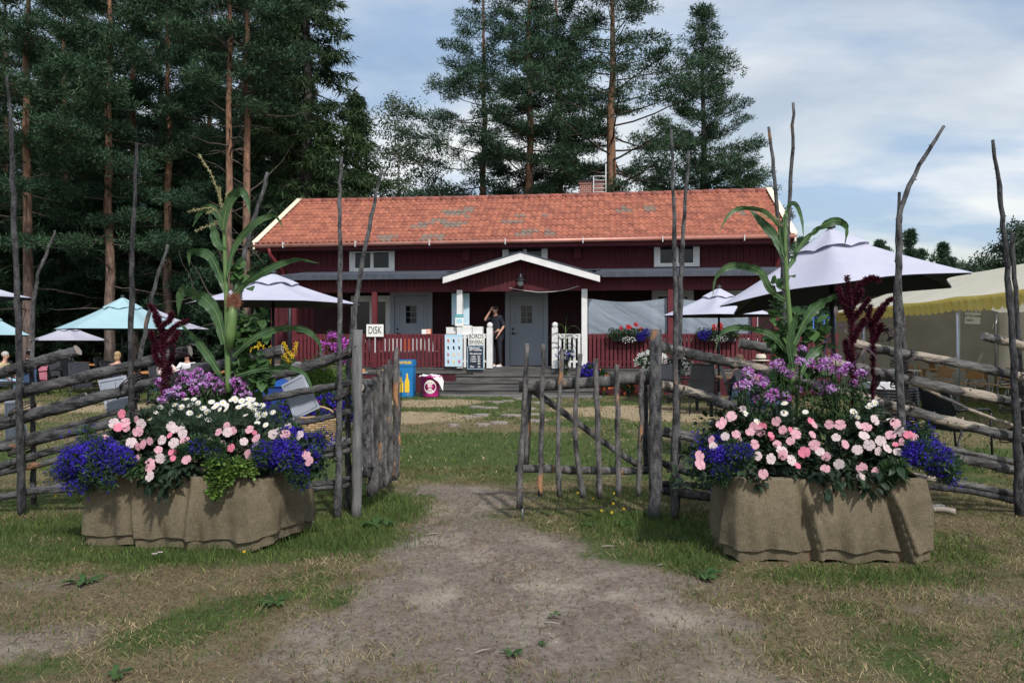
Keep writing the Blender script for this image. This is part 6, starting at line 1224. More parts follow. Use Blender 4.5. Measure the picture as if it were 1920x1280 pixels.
# ================================================================ FLOWER BOXES
random.seed(77)
def burlap():
    m, t, b = newmat('burlap'); N = t.nodes; K = t.links; uv = N.new('ShaderNodeUVMap'); uv.uv_map = 'UVMap'
    def nz(sc, vec, de=4, W=0):
        mp_ = N.new('ShaderNodeMapping'); mp_.inputs['Scale'].default_value = (*vec, 1); K.new(uv.outputs[0], mp_.inputs[0]); q = N.new('ShaderNodeTexNoise'); q.noise_dimensions = '4D'; q.inputs['W'].default_value = W; q.inputs['Scale'].default_value = sc; q.inputs['Detail'].default_value = de; K.new(mp_.outputs[0], q.inputs['Vector']); return q.outputs['Fac']
    a = nz(1, (20, 420), 3); c = nz(1, (420, 20), 3, 4); ad = N.new('ShaderNodeMath'); ad.operation = 'ADD'; K.new(a, ad.inputs[0]); K.new(c, ad.inputs[1]); h = N.new('ShaderNodeMath'); h.operation = 'MULTIPLY'; h.inputs[1].default_value = .5; K.new(ad.outputs[0], h.inputs[0])
    r = N.new('ShaderNodeValToRGB'); r.color_ramp.elements[0].position = .38; r.color_ramp.elements[1].position = .60; r.color_ramp.elements[0].color = (.085, .070, .046, 1); r.color_ramp.elements[1].color = (.215, .180, .122, 1); K.new(h.outputs[0], r.inputs[0])
    s = nz(1.6, (1.2, 2.2), 5, 9); mr = N.new('ShaderNodeMapRange'); mr.inputs[1].default_value = .3; mr.inputs[2].default_value = .65; mr.inputs[3].default_value = .66; mr.inputs[4].default_value = 1.08; K.new(s, mr.inputs[0])
    vm = N.new('ShaderNodeVectorMath'); vm.operation = 'SCALE'; K.new(r.outputs[0], vm.inputs[0]); K.new(mr.outputs[0], vm.inputs['Scale']); K.new(vm.outputs[0], b.inputs['Base Color']); b.inputs['Roughness'].default_value = .95; b.inputs['Specular IOR Level'].default_value = .1
    bm = N.new('ShaderNodeBump'); bm.inputs['Strength'].default_value = .6; bm.inputs['Distance'].default_value = .004; K.new(h.outputs[0], bm.inputs['Height']); b2 = N.new('ShaderNodeBump'); b2.inputs['Strength'].default_value = .8; b2.inputs['Distance'].default_value = .03; K.new(nz(5, (1.3, .8), 4, 2), b2.inputs['Height']); K.new(bm.outputs[0], b2.inputs['Normal']); K.new(b2.outputs[0], b.inputs['Normal']); return m
M['burlap'] = burlap(); M['soil'] = PM('soil', (.02, .015, .011), (.05, .038, .028), 30, .95, .8, 60)
def rpath(poly, rad, step):
    """closed polygon with rounded corners, sampled evenly: list of (pos, outward normal)"""
    pts = []; n = len(poly)
    for i in range(n):
        p0, p1, p2 = Vector(poly[i - 1]), Vector(poly[i]), Vector(poly[(i + 1) % n]); a = (p0 - p1).normalized(); c = (p2 - p1).normalized()
        s_, e_ = p1 + a * rad, p1 + c * rad
        for k in range(7): t = k / 6; pts.append(s_ * (1 - t) ** 2 + p1 * 2 * t * (1 - t) + e_ * t * t)
    out = []; tot = 0
    for i in range(len(pts)):
        a, c = pts[i], pts[(i + 1) % len(pts)]; L_ = (c - a).length; k = max(1, int(L_ / step))
        for j in range(k): out.append((a.lerp(c, j / k), tot + L_ * j / k))
        tot += L_
    N_ = len(out); res = []
    for i in range(N_):
        d = (out[(i + 1) % N_][0] - out[i - 1][0]).normalized(); res.append((out[i][0], Vector((d.y, -d.x)), out[i][1]))
    return res, tot
def flowerbox(label, poly, h, seed, hemfn, seams):
    c = sum((Vector(p) for p in poly), Vector((0, 0))) / 4; t = thing('burlap_flower_box', label, 'flower box', (c.x, c.y, 0), group='flower boxes wrapped in burlap'); rg = random.Random(seed)
    path, tot = rpath(poly, .11, .018); n = len(path); ph = [rg.uniform(0, 6.28) for _ in range(9)]
    def cloth(name, z0, off, amp, top):
        rowsn = 30; v = []; uvs = []
        for j in range(rowsn + 1):
            q = j / rowsn
            for i in range(n + 1):
                p, nn, s_ = path[i % n]; s_ = s_ if i < n else tot; w_ = 2 * math.pi / tot
                fold = (.5 * math.sin(w_ * 9 * s_ + ph[0] + 1.2 * math.sin(w_ * 3 * s_ + ph[1])) + .35 * math.sin(w_ * 17 * s_ + ph[2] + q * 1.5) + .25 * math.sin(w_ * 31 * s_ + ph[3] - q * 2.0)); fold = math.copysign(abs(fold) ** 1.3, fold)
                px_ = (c.x + 0, 0); sm_ = 0
                for (sx, slant, am) in seams: dd = (s_ / tot - sx - slant * q) * tot; sm_ += 1.5 * am * (math.exp(-(dd / .022) ** 2) - .8 * math.exp(-((dd + .05) / .03) ** 2)) * min(1, .35 + q * 1.6)
                diag = .3 * math.sin(w_ * 12 * s_ + q * 9 + ph[4]) * q * (1 - q) * 2
                o_ = off + amp * (fold * (.12 + q ** 1.2) + diag * .5) + sm_ + .035 * q + .012 * math.sin(math.pi * q)
                zb = z0 + hemfn(s_ / tot) + .012 * math.sin(w_ * 11 * s_ + ph[5]); z = top + (zb - top) * q + .010 * math.sin(w_ * 5 * s_ + ph[6]) * (1 - q)
                v.append((p.x + nn.x * o_, p.y + nn.y * o_, z)); uvs.append((s_, q * h))
        # fold over the rim
        f = [(j * (n + 1) + i, (j + 1) * (n + 1) + i, (j + 1) * (n + 1) + i + 1, j * (n + 1) + i + 1) for j in range(rowsn) for i in range(n)]
        b0 = len(v)
        for i in range(n + 1): p, nn, s_ = path[i % n]; v.append((p.x - nn.x * .045, p.y - nn.y * .045, top + .004)); uvs.append((s_, -.05))
        f += [(b0 + i, i, i + 1, b0 + i + 1) for i in range(n)]
        o = npmesh(name, v, f, M['burlap'], t, True, True); uvl = o.data.uv_layers.new(name='UVMap'); li = np.zeros(len(o.data.loops), dtype=np.int32); o.data.loops.foreach_get('vertex_index', li); uvl.data.foreach_set('uv', np.array(uvs, dtype=np.float32)[li].ravel()); return o
    cloth('burlap_cloth', .085, .0, .034, h); cloth('burlap_underlayer', .012, -.022, .024, h - .03)
    b = MB(); P = [tuple(Vector(p) + (c - Vector(p)) * .07) for p in poly]; b.prism(P, 2, 0.0, h - .03); b.build('box', M['brown_wood'], t, True)
    P = [tuple(Vector(p) + (c - Vector(p)) * .06) for p in poly]; b = MB(); b.prism(P, 2, h - .03, h - .02); b.build('soil', M['soil'], t, True); return t
HL, HR = .49, .54
flowerbox('planting box wrapped in burlap at the left of the path, lobelia at both ends', [(-3.10, 5.55), (-1.72, 5.32), (-1.56, 5.98), (-2.95, 6.22)], HL, 3, lambda s: -.02 + .05 * math.exp(-((s - .42) / .07) ** 2), ((.12, .01, .018), (.235, -.005, .022), (.36, .012, .02), (.45, .01, .02), (.52, 0, .018)))
flowerbox('planting box wrapped in burlap at the right of the path, under the second maize', [(1.47, 5.10), (2.76, 5.06), (2.78, 5.82), (1.49, 5.68)], HR, 8, lambda s: -.01, ((.14, .03, .03), (.285, .045, .035), (.03, .0, .012), (.36, 0, .02)))
# leaves with a real outline
def leaves(rng, pos, dirs, L_, Wd, fold=.25, droop=.3):
    pos = np.asarray(pos, float); m = len(pos); d = np.asarray(dirs, float); d /= np.linalg.norm(d, axis=1)[:, None]; up = np.array([0, 0, 1.0]) + rng.normal(size=(m, 3)) * .35; s = np.cross(d, up); s /= np.linalg.norm(s, axis=1)[:, None]; nn = np.cross(s, d)
    L_ = L_ * rng.uniform(.6, 1.25, (m, 1)); Wd = L_ * Wd
    def P(t_, w_): return pos + d * L_ * t_ + s * Wd * w_ + nn * (np.abs(w_) * fold * Wd - droop * L_ * t_ * t_)
    v = np.stack([P(0, 0), P(.28, -.42), P(.3, 0), P(.28, .42), P(.62, -.40), P(.64, 0), P(.62, .40), P(1, 0)], 1).reshape(-1, 3); i = np.arange(m)[:, None] * 8
    f = np.concatenate([i + q for q in ([0, 2, 1], [0, 3, 2], [1, 2, 5], [1, 5, 4], [2, 3, 6], [2, 6, 5], [4, 5, 7], [5, 6, 7])], 0); return v, f
def scatter(rng, cen, rad, n): cen = np.asarray(cen, float); u_ = rng.normal(size=(len(cen) * n, 3)); u_ /= np.linalg.norm(u_, axis=1)[:, None]; return np.repeat(cen, n, 0) + u_ * rng.random((len(cen) * n, 1)) ** .4 * np.asarray(rad), u_
def flower_data():
    out = {}
    for key, mat in (('pink', 'pet_pink'), ('pale', 'pet_pale'), ('hot', 'pet_hot')):
        b = MB()
        for k in range(5):
            a = k * 2 * math.pi / 5 + rnd(-.1, .1); ca, sa = math.cos(a), math.sin(a); vs = []; wd = .46 if k else .52
            for r, w_, z in ((.06, .05, .02), (.35, .29, .03), (.72, .47, .04), (.95, .34, .05)):
                for q in (-1, 0, 1): rr_ = r * (1 if q == 0 else .97) - (.07 if (r == 1 and q == 0) else 0); vs.append((ca * rr_ - sa * w_ * q, sa * rr_ + ca * w_ * q, z + k * .022))
            b.add(vs, [(3 * j + i, 3 * j + i + 1, 3 * j + i + 4, 3 * j + i + 3) for j in range(3) for i in range(2)], True)
        b.cur = 1; b.ball((0, 0, .13), (.055, .055, .03), 6, 4); o = b.build('flower', [M[mat], M['pet_hot' if key != 'hot' else 'pet_pale']]); out[key] = o.data; bpy.data.objects.remove(o)
    b = MB()
    for k in range(13):
        a = k * 2 * math.pi / 13; ca, sa = math.cos(a), math.sin(a); b.add([(ca * .15 - sa * .08, sa * .15 + ca * .08, 0), (ca * .15 + sa * .08, sa * .15 - ca * .08, 0), (ca * .8 + sa * .15, sa * .8 - ca * .15, .05), (ca * 1.0, sa * 1.0, .02), (ca * .8 - sa * .15, sa * .8 + ca * .15, .05)], [(0, 1, 2, 3, 4)], False)
    b.cur = 1; b.ball((0, 0, .03), (.27, .27, .12), 8, 5); o = b.build('flower', [M['petal_white'], M['core']]); out['daisy'] = o.data; bpy.data.objects.remove(o)
    for v_i in range(3):
        b = MB()
        for k in range(30):
            u_ = Vector((rnd(-1, 1), rnd(-1, 1), rnd(-.35, 1))).normalized(); c = u_ * .55; b.cur = 0 if random.random() < .72 else 1
            for q in range(4):
                s1 = u_.cross(Vector((rnd(-1, 1), rnd(-1, 1), rnd(-1, 1)))).normalized(); e_ = c + (s1 * .32 + u_ * .26); pw = u_.cross(s1) * .09; b.add([c, (c + e_) / 2 - pw, e_, (c + e_) / 2 + pw], [(0, 1, 2, 3)], False)
            if k % 3 == 0: b.cur = 1; s1 = u_.cross(Vector((rnd(-1, 1), rnd(-1, 1), 1))).normalized() * .012; b.add([c - s1, c + s1, c + u_ * .75 + s1, c + u_ * .75 - s1], [(0, 1, 2, 3)], False)
        o = b.build('flower_head', [M['cleome'], M['cleome2']]); out['cleome%d' % v_i] = o.data; bpy.data.objects.remove(o)
    return out
FD_ = flower_data()
def put(data, par, p, nrm, s_, name='flower'):
    o = bpy.data.objects.new(name, data); C.objects.link(o); o.parent = par; o.location = p - par.location; o.rotation_euler = (Vector(nrm).to_track_quat('Z', 'Y').to_matrix() @ Matrix.Rotation(rnd(0, 6.28), 3, 'Z')).to_euler(); o.scale = (s_, s_, s_); return o
def impatiens(side, fl, plants, f0, D0_, f1, D1_):
    roots = [thing('impatiens_plant', lab, 'flowering plant', (X(px, 5.6), 5.65, z0), group='pink busy lizzies in the ' + side + ' flower box') for px, z0, lab in plants]; ct = {r.name: [] for r in roots}
    for px, py, k in fl:
        D = D0_ + (D1_ - D0_) * min(1.15, max(0, (f0 - py) / (f0 - f1))) + rnd(-.03, .03); p = W(px, py, D - .035); r = min(roots, key=lambda o: abs(o.location.x - p.x)); s_ = rnd(.030, .042); kk = {'p': 'pink', 'w': 'pale', 'h': 'hot', 'b': 'hot'}[k]
        if k == 'b': s_ *= .6
        put(FD_[kk], r, p, (rnd(-.6, .6), -1, rnd(-.15, .9)), s_); ct[r.name].append(p)
    for i, r in enumerate(roots):
        ng = np.random.default_rng(90 + i + (50 if side == 'right' else 0)); cen = []
        for p in ct[r.name]: cen += [tuple(p + Vector((0, .095, -.03)) - r.location), tuple(p + Vector((rnd(-.06, .06), .11, -.06)) - r.location)]
        ys = [p.z for p in ct[r.name]]; xs_ = [p.x for p in ct[r.name]]
        for _ in range(16): q = random.choice(ct[r.name]); cen.append(tuple(q + Vector((rnd(-.12, .12), rnd(.08, .20), rnd(-.16, -.03))) - r.location))
        for _ in range(12): q = random.choice(ct[r.name]); cen.append(tuple(q + Vector((rnd(-.09, .09), rnd(.07, .13), rnd(-.10, .03))) - r.location))
        pos, u_ = scatter(ng, cen, (.06, .045, .05), 11); u_ = u_ * .6 + np.array([0, -.75, .05]) + ng.normal(size=u_.shape) * .35
        v, f = leaves(ng, pos, u_, .068, .55); npmesh('foliage', v, f, M['impleaf'], r)
        b = MB()
        for p in ct[r.name][::2]: q = p - r.location; b.tube([(0, 0, 0), q * .5 + Vector((0, .03, .02)), q + Vector((0, .01, -.005))], [.006, .005, .002], 4, cap=False)
        b.build('stem', M['amarleaf'], r)
c4 = lambda x, y: (90 + x / 2.56, 560 + y / 2.56); c7 = lambda x, y: (1240 + x / 2.462, 560 + y / 2.462)
LF = [(355, 552, 'h'), (318, 598, 'w'), (337, 618, 'h'), (375, 620, 'p'), (370, 595, 'p'), (428, 580, 'p'), (448, 600, 'w'), (432, 637, 'p'), (400, 690, 'w'), (432, 708, 'p'), (458, 698, 'p'), (490, 682, 'p'), (548, 678, 'w'), (605, 692, 'w'), (605, 625, 'w'), (592, 612, 'w'), (585, 655, 'b'), (650, 650, 'w'), (658, 682, 'p'), (530, 725, 'p'), (600, 738, 'h'), (600, 765, 'b'), (540, 765, 'w'), (425, 768, 'p'), (490, 785, 'p'), (492, 808, 'p'), (490, 852, 'w'), (665, 772, 'p'), (820, 640, 'p'), (858, 610, 'p'), (885, 632, 'p'), (862, 640, 'w'), (775, 685, 'w'), (803, 714, 'p'), (828, 700, 'p'), (880, 715, 'h'), (940, 685, 'w'), (1000, 702, 'w'), (965, 745, 'p'), (968, 628, 'p'), (992, 642, 'b'), (1000, 670, 'p'), (1080, 650, 'w'), (1110, 642, 'w'), (1150, 617, 'w'), (1140, 652, 'p'), (1228, 720, 'b'), (1210, 655, 'w'), (1255, 780, 'p'), (1240, 750, 'p'), (270, 675, 'p'), (640, 632, 'w')]
impatiens('left', [(*c4(x, y), k) for x, y, k in LF], [(235, .50, 'busy lizzie at the left of the left box, flowers beside the lobelia'), (300, .50, 'busy lizzie hanging furthest over the front of the left burlap box'), (425, .50, 'busy lizzie above the lime creeping plant of the left box'), (545, .50, 'busy lizzie at the right end of the left box')], 910, 5.22, 780, 5.72)
RFl = [(375, 510, 'w'), (325, 540, 'p'), (285, 565, 'p'), (272, 582, 'p'), (345, 625, 'p'), (318, 545, 'w'), (295, 635, 'w'), (230, 650, 'p'), (240, 680, 'w'), (355, 650, 'p'), (410, 615, 'p'), (425, 587, 'p'), (465, 590, 'h'), (455, 612, 'p'), (530, 565, 'p'), (560, 605, 'p'), (620, 625, 'p'), (597, 657, 'p'), (430, 672, 'p'), (535, 672, 'p'), (505, 738, 'w'), (560, 720, 'p'), (556, 702, 'w'), (600, 745, 'w'), (660, 708, 'h'), (470, 808, 'p'), (445, 725, 'w'), (690, 565, 'h'), (705, 582, 'p'), (697, 627, 'p'), (707, 675, 'p'), (732, 705, 'w'), (760, 727, 'p'), (757, 785, 'p'), (820, 762, 'w'), (807, 640, 'w'), (848, 672, 'p'), (775, 580, 'p'), (825, 582, 'p'), (905, 697, 'w'), (925, 780, 'p'), (920, 822, 'w'), (995, 800, 'p'), (935, 632, 'w'), (912, 585, 'w'), (945, 592, 'p'), (960, 675, 'w'), (1000, 702, 'w'), (1012, 655, 'w'), (1042, 692, 'w'), (1058, 630, 'p'), (1107, 660, 'p'), (1092, 707, 'w'), (1075, 755, 'p'), (1080, 575, 'p'), (1100, 610, 'w'), (1140, 628, 'h'), (1080, 672, 'b'), (985, 560, 'w'), (1165, 640, 'p'), (175, 725, 'p'), (178, 765, 'p'), (510, 640, 'b'), (630, 770, 'b'), (595, 603, 'b'), (505, 628, 'b')]
impatiens('right', [(*c7(x, y), k) for x, y, k in RFl], [(1345, .55, 'busy lizzie at the left end of the right box, over the lobelia'), (1450, .55, 'busy lizzie left of the middle of the right box'), (1535, .55, 'busy lizzie in the middle of the right box'), (1615, .55, 'busy lizzie hanging furthest over the front of the right burlap box'), (1690, .55, 'busy lizzie at the right end of the right box, paler flowers')], 915, 4.95, 780, 5.45)
def put_leafmass(par, name, cen, rad, n, L_, Wd, mat, seed, bias=(0, -.6, .2), spread=.35, droop=.3):
    ng = np.random.default_rng(seed); pos, u_ = scatter(ng, [tuple(Vector(c) - par.location) for c in cen], rad, n); u_ = u_ * .7 + np.array(bias) + ng.normal(size=u_.shape) * spread; v, f = leaves(ng, pos, u_, L_, Wd, droop=droop); return npmesh(name, v, f, M[mat], par)
# extra dark leaves hanging over the front edge
r_ = [o for o in bpy.data.objects if o.name.startswith('impatiens_plant')]; random.seed(5)
for o in r_:
    if not any(abs(960 + o.location.x / o.location.y * F - q) < 14 for q in (304, 1535, 1612)): continue
    px = 960 + o.location.x / o.location.y * F; fr = 5.28 if px < 900 else 4.99; zt = .52 if px < 900 else .56; put_leafmass(o, 'trailing_leaves', [(o.location.x * .955 + rnd(-.12, .12), fr + rnd(-.02, .2), zt + rnd(-.08, .08)) for _ in range(12)], (.06, .04, .05), 8, .08, .55, 'impleaf', int(px), (0, -.8, -.45))
# daisies
def plantbed(name, lab, cat, px, D, z, grp=None): return thing(name, lab, cat, (X(px, D), D, z), 0, grp)
def daisies(lab, fl, px, D, z, cen, seed, grp):
    t = plantbed('daisy_plant', lab, 'flowering plant', px, D, z, grp)
    for x, y, d in fl: put(FD_['daisy'], t, W(x, y, d), (rnd(-.5, .5), rnd(-1, -.3), rnd(.3, 1.0)), rnd(.023, .031))
    ng = np.random.default_rng(seed); v, f = blades(ng, np.array([tuple(W(x, y + 9, d) - t.location) for x, y, d in cen] + [tuple(W(x, y + 32, d - .03) - t.location) for x, y, d in cen[::2]]), 150, np.array((.075, .06, .06)), .045, .006, up=.7, tri=True); npmesh('foliage', v, f, M['dfol'], t)
    b = MB()
    for x, y, d in fl: p = W(x, y, d) - t.location; b.tube([p, p * .7 + Vector((0, .02, -.03)), (p.x * .5, p.y * .5, 0)], .0022, 3, cap=False)
    b.build('stem', M['dfol'], t); return t
rg = random.Random(8); dl_ = [(480, 550), (485, 580), (590, 545), (660, 482), (700, 482), (682, 510), (720, 500), (680, 548), (745, 525), (727, 562), (765, 543), (785, 495), (810, 510), (825, 530), (800, 520), (858, 512), (880, 485), (905, 488), (895, 480), (930, 490), (935, 510), (965, 480), (985, 485), (975, 515), (990, 535), (1000, 505), (1010, 555), (1040, 555), (1020, 525), (770, 580), (948, 558), (1012, 572), (1005, 595), (1045, 605), (1078, 545), (960, 500), (855, 530), (915, 520), (840, 500), (1030, 510), (640, 520), (610, 510), (540, 520), (520, 545)]
fl = [(90 + x / 2.56, 560 + y / 2.56, 5.95 - (y - 480) / 120 * .22) for x, y in dl_]; ce = [(90 + x / 2.56, 560 + y / 2.56, 5.95 - (y - 480) / 120 * .2) for x, y in [(rg.uniform(480, 1080), rg.uniform(500, 620)) for _ in range(44)]]
daisies('white marguerite filling the middle of the left box, left half', [f for f in fl if f[0] < 405], 350, 5.9, .5, [c for c in ce if c[0] < 405], 3, 'white marguerites in the left box'); daisies('white marguerite filling the middle of the left box, right half', [f for f in fl if f[0] >= 405], 455, 5.9, .5, [c for c in ce if c[0] >= 405], 4, 'white marguerites in the left box')
rd_ = [(390, 530), (568, 528), (568, 482), (625, 600), (443, 568), (665, 522)]; daisies('few white marguerites left of the middle in the right box', [(*c7(x, y), 5.45) for x, y in rd_], 1450, 5.6, .54, [(*c7(x, y + 20), 5.5) for x, y in rd_], 5, None)
rd_ = [(965, 490), (985, 480), (1045, 550), (955, 500), (890, 530), (905, 545), (885, 520), (990, 540)]; daisies('small white marguerites at the right of the right box behind the pale flowers', [(*c7(x, y), 5.5) for x, y in rd_], 1635, 5.6, .54, [(*c7(x, y + 20), 5.52) for x, y in rd_ + [(1000, 600), (980, 590)]], 6, None)
# cleome
def cleome(lab, heads, px, D, z, cen, seed, s_=.055, grp='purple spider flowers'):
    t = plantbed('cleome_plant', lab, 'flowering plant', px, D, z, grp)
    for i, (x, y, d) in enumerate(heads): put(FD_['cleome%d' % (i % 3)], t, W(x, y, d), (rnd(-.3, .3), rnd(-.5, .1), 1), s_ * rnd(.75, 1.15), 'flower_head')
    put_leafmass(t, 'foliage', [W(*c) for c in cen], (.06, .05, .05), 26, .055, .26, 'leaf', seed, (0, -.3, .25), .6); b = MB()
    for x, y, d in heads: p = W(x, y, d) - t.location; b.tube([p, p * .6 + Vector((0, .02, -.02)), (p.x * .3, p.y * .3, 0)], .004, 4, cap=False)
    b.build('stem', M['leaf'], t); return t
hl = [(545, 490), (620, 440), (640, 400), (680, 370), (720, 385), (760, 400), (800, 400), (850, 395), (900, 400), (940, 420), (700, 440), (640, 470), (790, 440), (860, 440), (920, 450), (960, 462), (600, 478), (535, 400), (660, 415), (740, 430), (820, 425), (880, 425), (690, 400), (575, 455), (650, 360), (720, 355), (775, 375)]
hh = [(*c4(x, y), 6.05 + rnd(-.06, .08)) for x, y in hl]
cleome('purple spider flowers in the left box, left clump over the amaranth foot', [h for h in hh if h[0] < 372], 330, 6.05, .5, [(h[0] + rnd(-15, 15), h[1] + rnd(8, 40), 6.08) for h in hh if h[0] < 372 for _ in (0, 1)], 7); cleome('purple spider flowers in the left box, right clump below the maize', [h for h in hh if h[0] >= 372], 430, 6.05, .5, [(h[0] + rnd(-15, 15), h[1] + rnd(8, 35), 6.1) for h in hh if h[0] >= 372 for _ in (0, 1)], 8)
hl = [(400, 340), (360, 410), (440, 375), (475, 382), (520, 310), (560, 330), (500, 460), (440, 465), (570, 455), (650, 235), (640, 290), (690, 300), (750, 290), (790, 330), (830, 340), (745, 400), (785, 418), (720, 422), (625, 425), (920, 350), (890, 390), (545, 300), (805, 280), (465, 400), (590, 350), (860, 320), (765, 305), (735, 320), (390, 400), (515, 440)]
hh = [(*c7(x, y), 5.5 + rnd(-.1, .12)) for x, y in hl]; cf = [(*c7(rg.uniform(360, 930), rg.uniform(380, 600)), 5.55 + rg.uniform(-.05, .1)) for _ in range(95)]
for k, (a, c, l) in enumerate(((0, 1450, 'purple spider flowers left of the maize in the right box'), (1450, 1530, 'purple spider flowers close to the maize in the right box'), (1530, 2000, 'purple spider flowers right of the maize in the right box'))):
    cleome(l, [h for h in hh if a <= h[0] < c], (1410, 1490, 1575)[k], 5.55, .54, [q for q in cf if a <= q[0] < c], 20 + k, .052)
# lobelia
def lobelia(lab, blobs, px, D, z, seed, nb=420, grp='blue lobelia clumps', tail=()):
    t = plantbed('lobelia_plant', lab, 'flowering plant', px, D, z, grp); ng = np.random.default_rng(seed); cs_ = []; fs_ = []
    for x, y, d, r in blobs:
        r *= .93
        p = np.array(tuple(W(x, y, d) - t.location)); n = int(nb * (r / .1) ** 2); u_ = ng.normal(size=(n, 3)); u_[:, 1] = -np.abs(u_[:, 1]) * .9 + .15; u_ /= np.linalg.norm(u_, axis=1)[:, None]; cs_.append(p + u_ * r * ng.uniform(.75, 1.15, (n, 1)) * np.array([1.05, .8, .85])); u2 = ng.normal(size=(14, 3)); fs_.append(p + u2 / np.linalg.norm(u2, axis=1)[:, None] * r * .6)
    for x, y, d, r, n in tail: p = np.array(tuple(W(x, y, d) - t.location)); cs_.append(p + ng.normal(size=(n, 3)) * r * np.array([1, .5, .8])); fs_.append(p + ng.normal(size=(3, 3)) * r * .5)
    c_ = np.concatenate(cs_); v, f = blades(ng, c_, 4, .003, .013, .011, tri=False, up=.1); setp(npmesh('blossoms', v, f, M['lob'], t), kind='stuff'); v, f = blades(ng, np.concatenate(fs_), 110, .055, .03, .008, tri=False, up=.2); npmesh('foliage', v, f, M['leaf'], t); return t
lobelia('blue lobelia spilling over the left end of the left box', [(150, 862, 5.42, .13), (195, 852, 5.38, .14), (225, 862, 5.36, .11), (180, 880, 5.36, .10), (135, 880, 5.45, .09)], 180, 5.5, .5, 31, tail=((125, 905, 5.42, .05, 60), (150, 912, 5.4, .05, 60), (205, 905, 5.3, .03, 30), (112, 885, 5.45, .05, 50), (160, 820, 5.5, .05, 50)))
lobelia('blue lobelia spilling over the right corner of the left box', [(500, 850, 5.36, .10), (535, 852, 5.42, .13), (570, 860, 5.5, .12), (560, 885, 5.42, .08), (585, 830, 5.85, .09), (545, 820, 5.6, .10)], 540, 5.6, .5, 32, tail=((600, 830, 5.9, .06, 80), (565, 905, 5.4, .03, 40), (545, 800, 5.7, .04, 30)))
lobelia('small blue lobelia in the front middle of the left box', [(372, 838, 5.42, .07), (400, 845, 5.40, .06), (350, 850, 5.45, .05), (410, 868, 5.36, .04)], 385, 5.5, .5, 33, 260)
lobelia('blue lobelia spilling over the left end of the right box', [(1330, 862, 5.30, .12), (1365, 858, 5.18, .11), (1340, 838, 5.35, .10), (1385, 850, 5.15, .09), (1352, 885, 5.15, .07)], 1350, 5.3, .55, 34, tail=((1330, 900, 5.2, .03, 40), (1318, 835, 5.4, .06, 60), (1340, 815, 5.5, .05, 40)))
lobelia('blue lobelia spilling over the right end of the right box', [(1720, 850, 5.15, .10), (1750, 858, 5.18, .12), (1770, 878, 5.2, .08), (1735, 835, 5.3, .08)], 1740, 5.25, .55, 35, tail=((1785, 895, 5.2, .04, 60), (1730, 810, 5.35, .05, 60), (1790, 870, 5.25, .03, 40), (1700, 815, 5.4, .06, 30)))
lobelia('sparse blue lobelia at the right front of the right box between dark leaves', [(1678, 880, 5.02, .05), (1665, 885, 5.02, .03)], 1675, 5.15, .55, 36, 150)
# creeping jenny
t = plantbed('creeping_plant', 'lime green creeping plant hanging down the front of the left burlap box', 'plant', 430, 5.45, .5); cen = [W(rg.uniform(385, 478), rg.uniform(862, 890), 5.30 + rg.uniform(-.03, .06)) for _ in range(40)] + [W(rg.uniform(388, 432), rg.uniform(885, 915), 5.27) for _ in range(16)] + [W(rg.uniform(388, 415), rg.uniform(915, 935), 5.26) for _ in range(7)]; put_leafmass(t, 'foliage', cen, (.03, .02, .03), 20, .028, .85, 'lime', 41, (0, -.8, .3), .6, .1)
t = plantbed('leafy_plant', 'green leafy filler plant between lobelia and busy lizzie in the left box', 'plant', 258, 5.5, .5); put_leafmass(t, 'foliage', [W(rg.uniform(238, 275), rg.uniform(862, 892), 5.32) for _ in range(10)], (.03, .03, .03), 16, .05, .3, 'leaf', 42)
# amaranth
def amaranth(lab, plumes, leaf_c, px, D, z, seed):
    t = plantbed('amaranth_plant', lab, 'flowering plant', px, D, z, 'dark red amaranths'); ng = np.random.default_rng(seed); cs_ = []; rr_ = []
    for pl, r in plumes:
        P = bez([W(x, y, D + dd - 0) for x, y, dd in [(*q, rnd(-.02, .02)) for q in pl]], 9)
        for i, p in enumerate(P): q = i / (len(P) - 1); cs_.append(tuple(p - t.location)); k = r * .56 * (1 - .8 * q ** 1.3) * rnd(.8, 1.15); rr_.append((k, k, k))
    v, f = blades(ng, np.array(cs_), 60, np.array(rr_), .026, .006, tri=False, out=1.4); npmesh('plume', v, f, M['amar'], t)
    put_leafmass(t, 'foliage', [W(x, y, D + rnd(-.05, .08)) for x, y in leaf_c], (.05, .05, .03), 3, .13, .34, 'amarleaf', seed + 1, (0, -.3, .0), .7, .4)
    b = MB(); 
    for pl, r in plumes[:2]: x, y = pl[0]; b.tube([(0, 0, 0), tuple((W(x, y, D) - t.location) * .6), tuple(W(x, y, D) - t.location)], [.014, .012, .008], 7)
    b.build('stem', M['amar'], t); return t
amaranth('dark red amaranth plume in the left box left of the maize', [([(308, 735), (307, 680), (304, 630), (296, 595), (281, 573)], .030), ([(306, 640), (318, 622), (335, 608), (352, 602)], .016), ([(304, 660), (288, 640), (284, 622)], .018), ([(306, 650), (325, 640), (333, 622)], .018), ([(306, 620), (296, 608), (290, 592)], .014), ([(310, 700), (322, 672), (324, 650)], .02), ([(303, 690), (292, 668), (290, 650)], .02), ([(308, 740), (318, 715), (318, 690)], .018), ([(305, 610), (318, 600), (322, 588)], .012)], [(338, 628), (345, 652), (330, 665), (285, 750), (270, 745), (260, 760), (298, 758), (290, 735), (345, 690), (335, 700)], 308, 6.1, .5, 51)
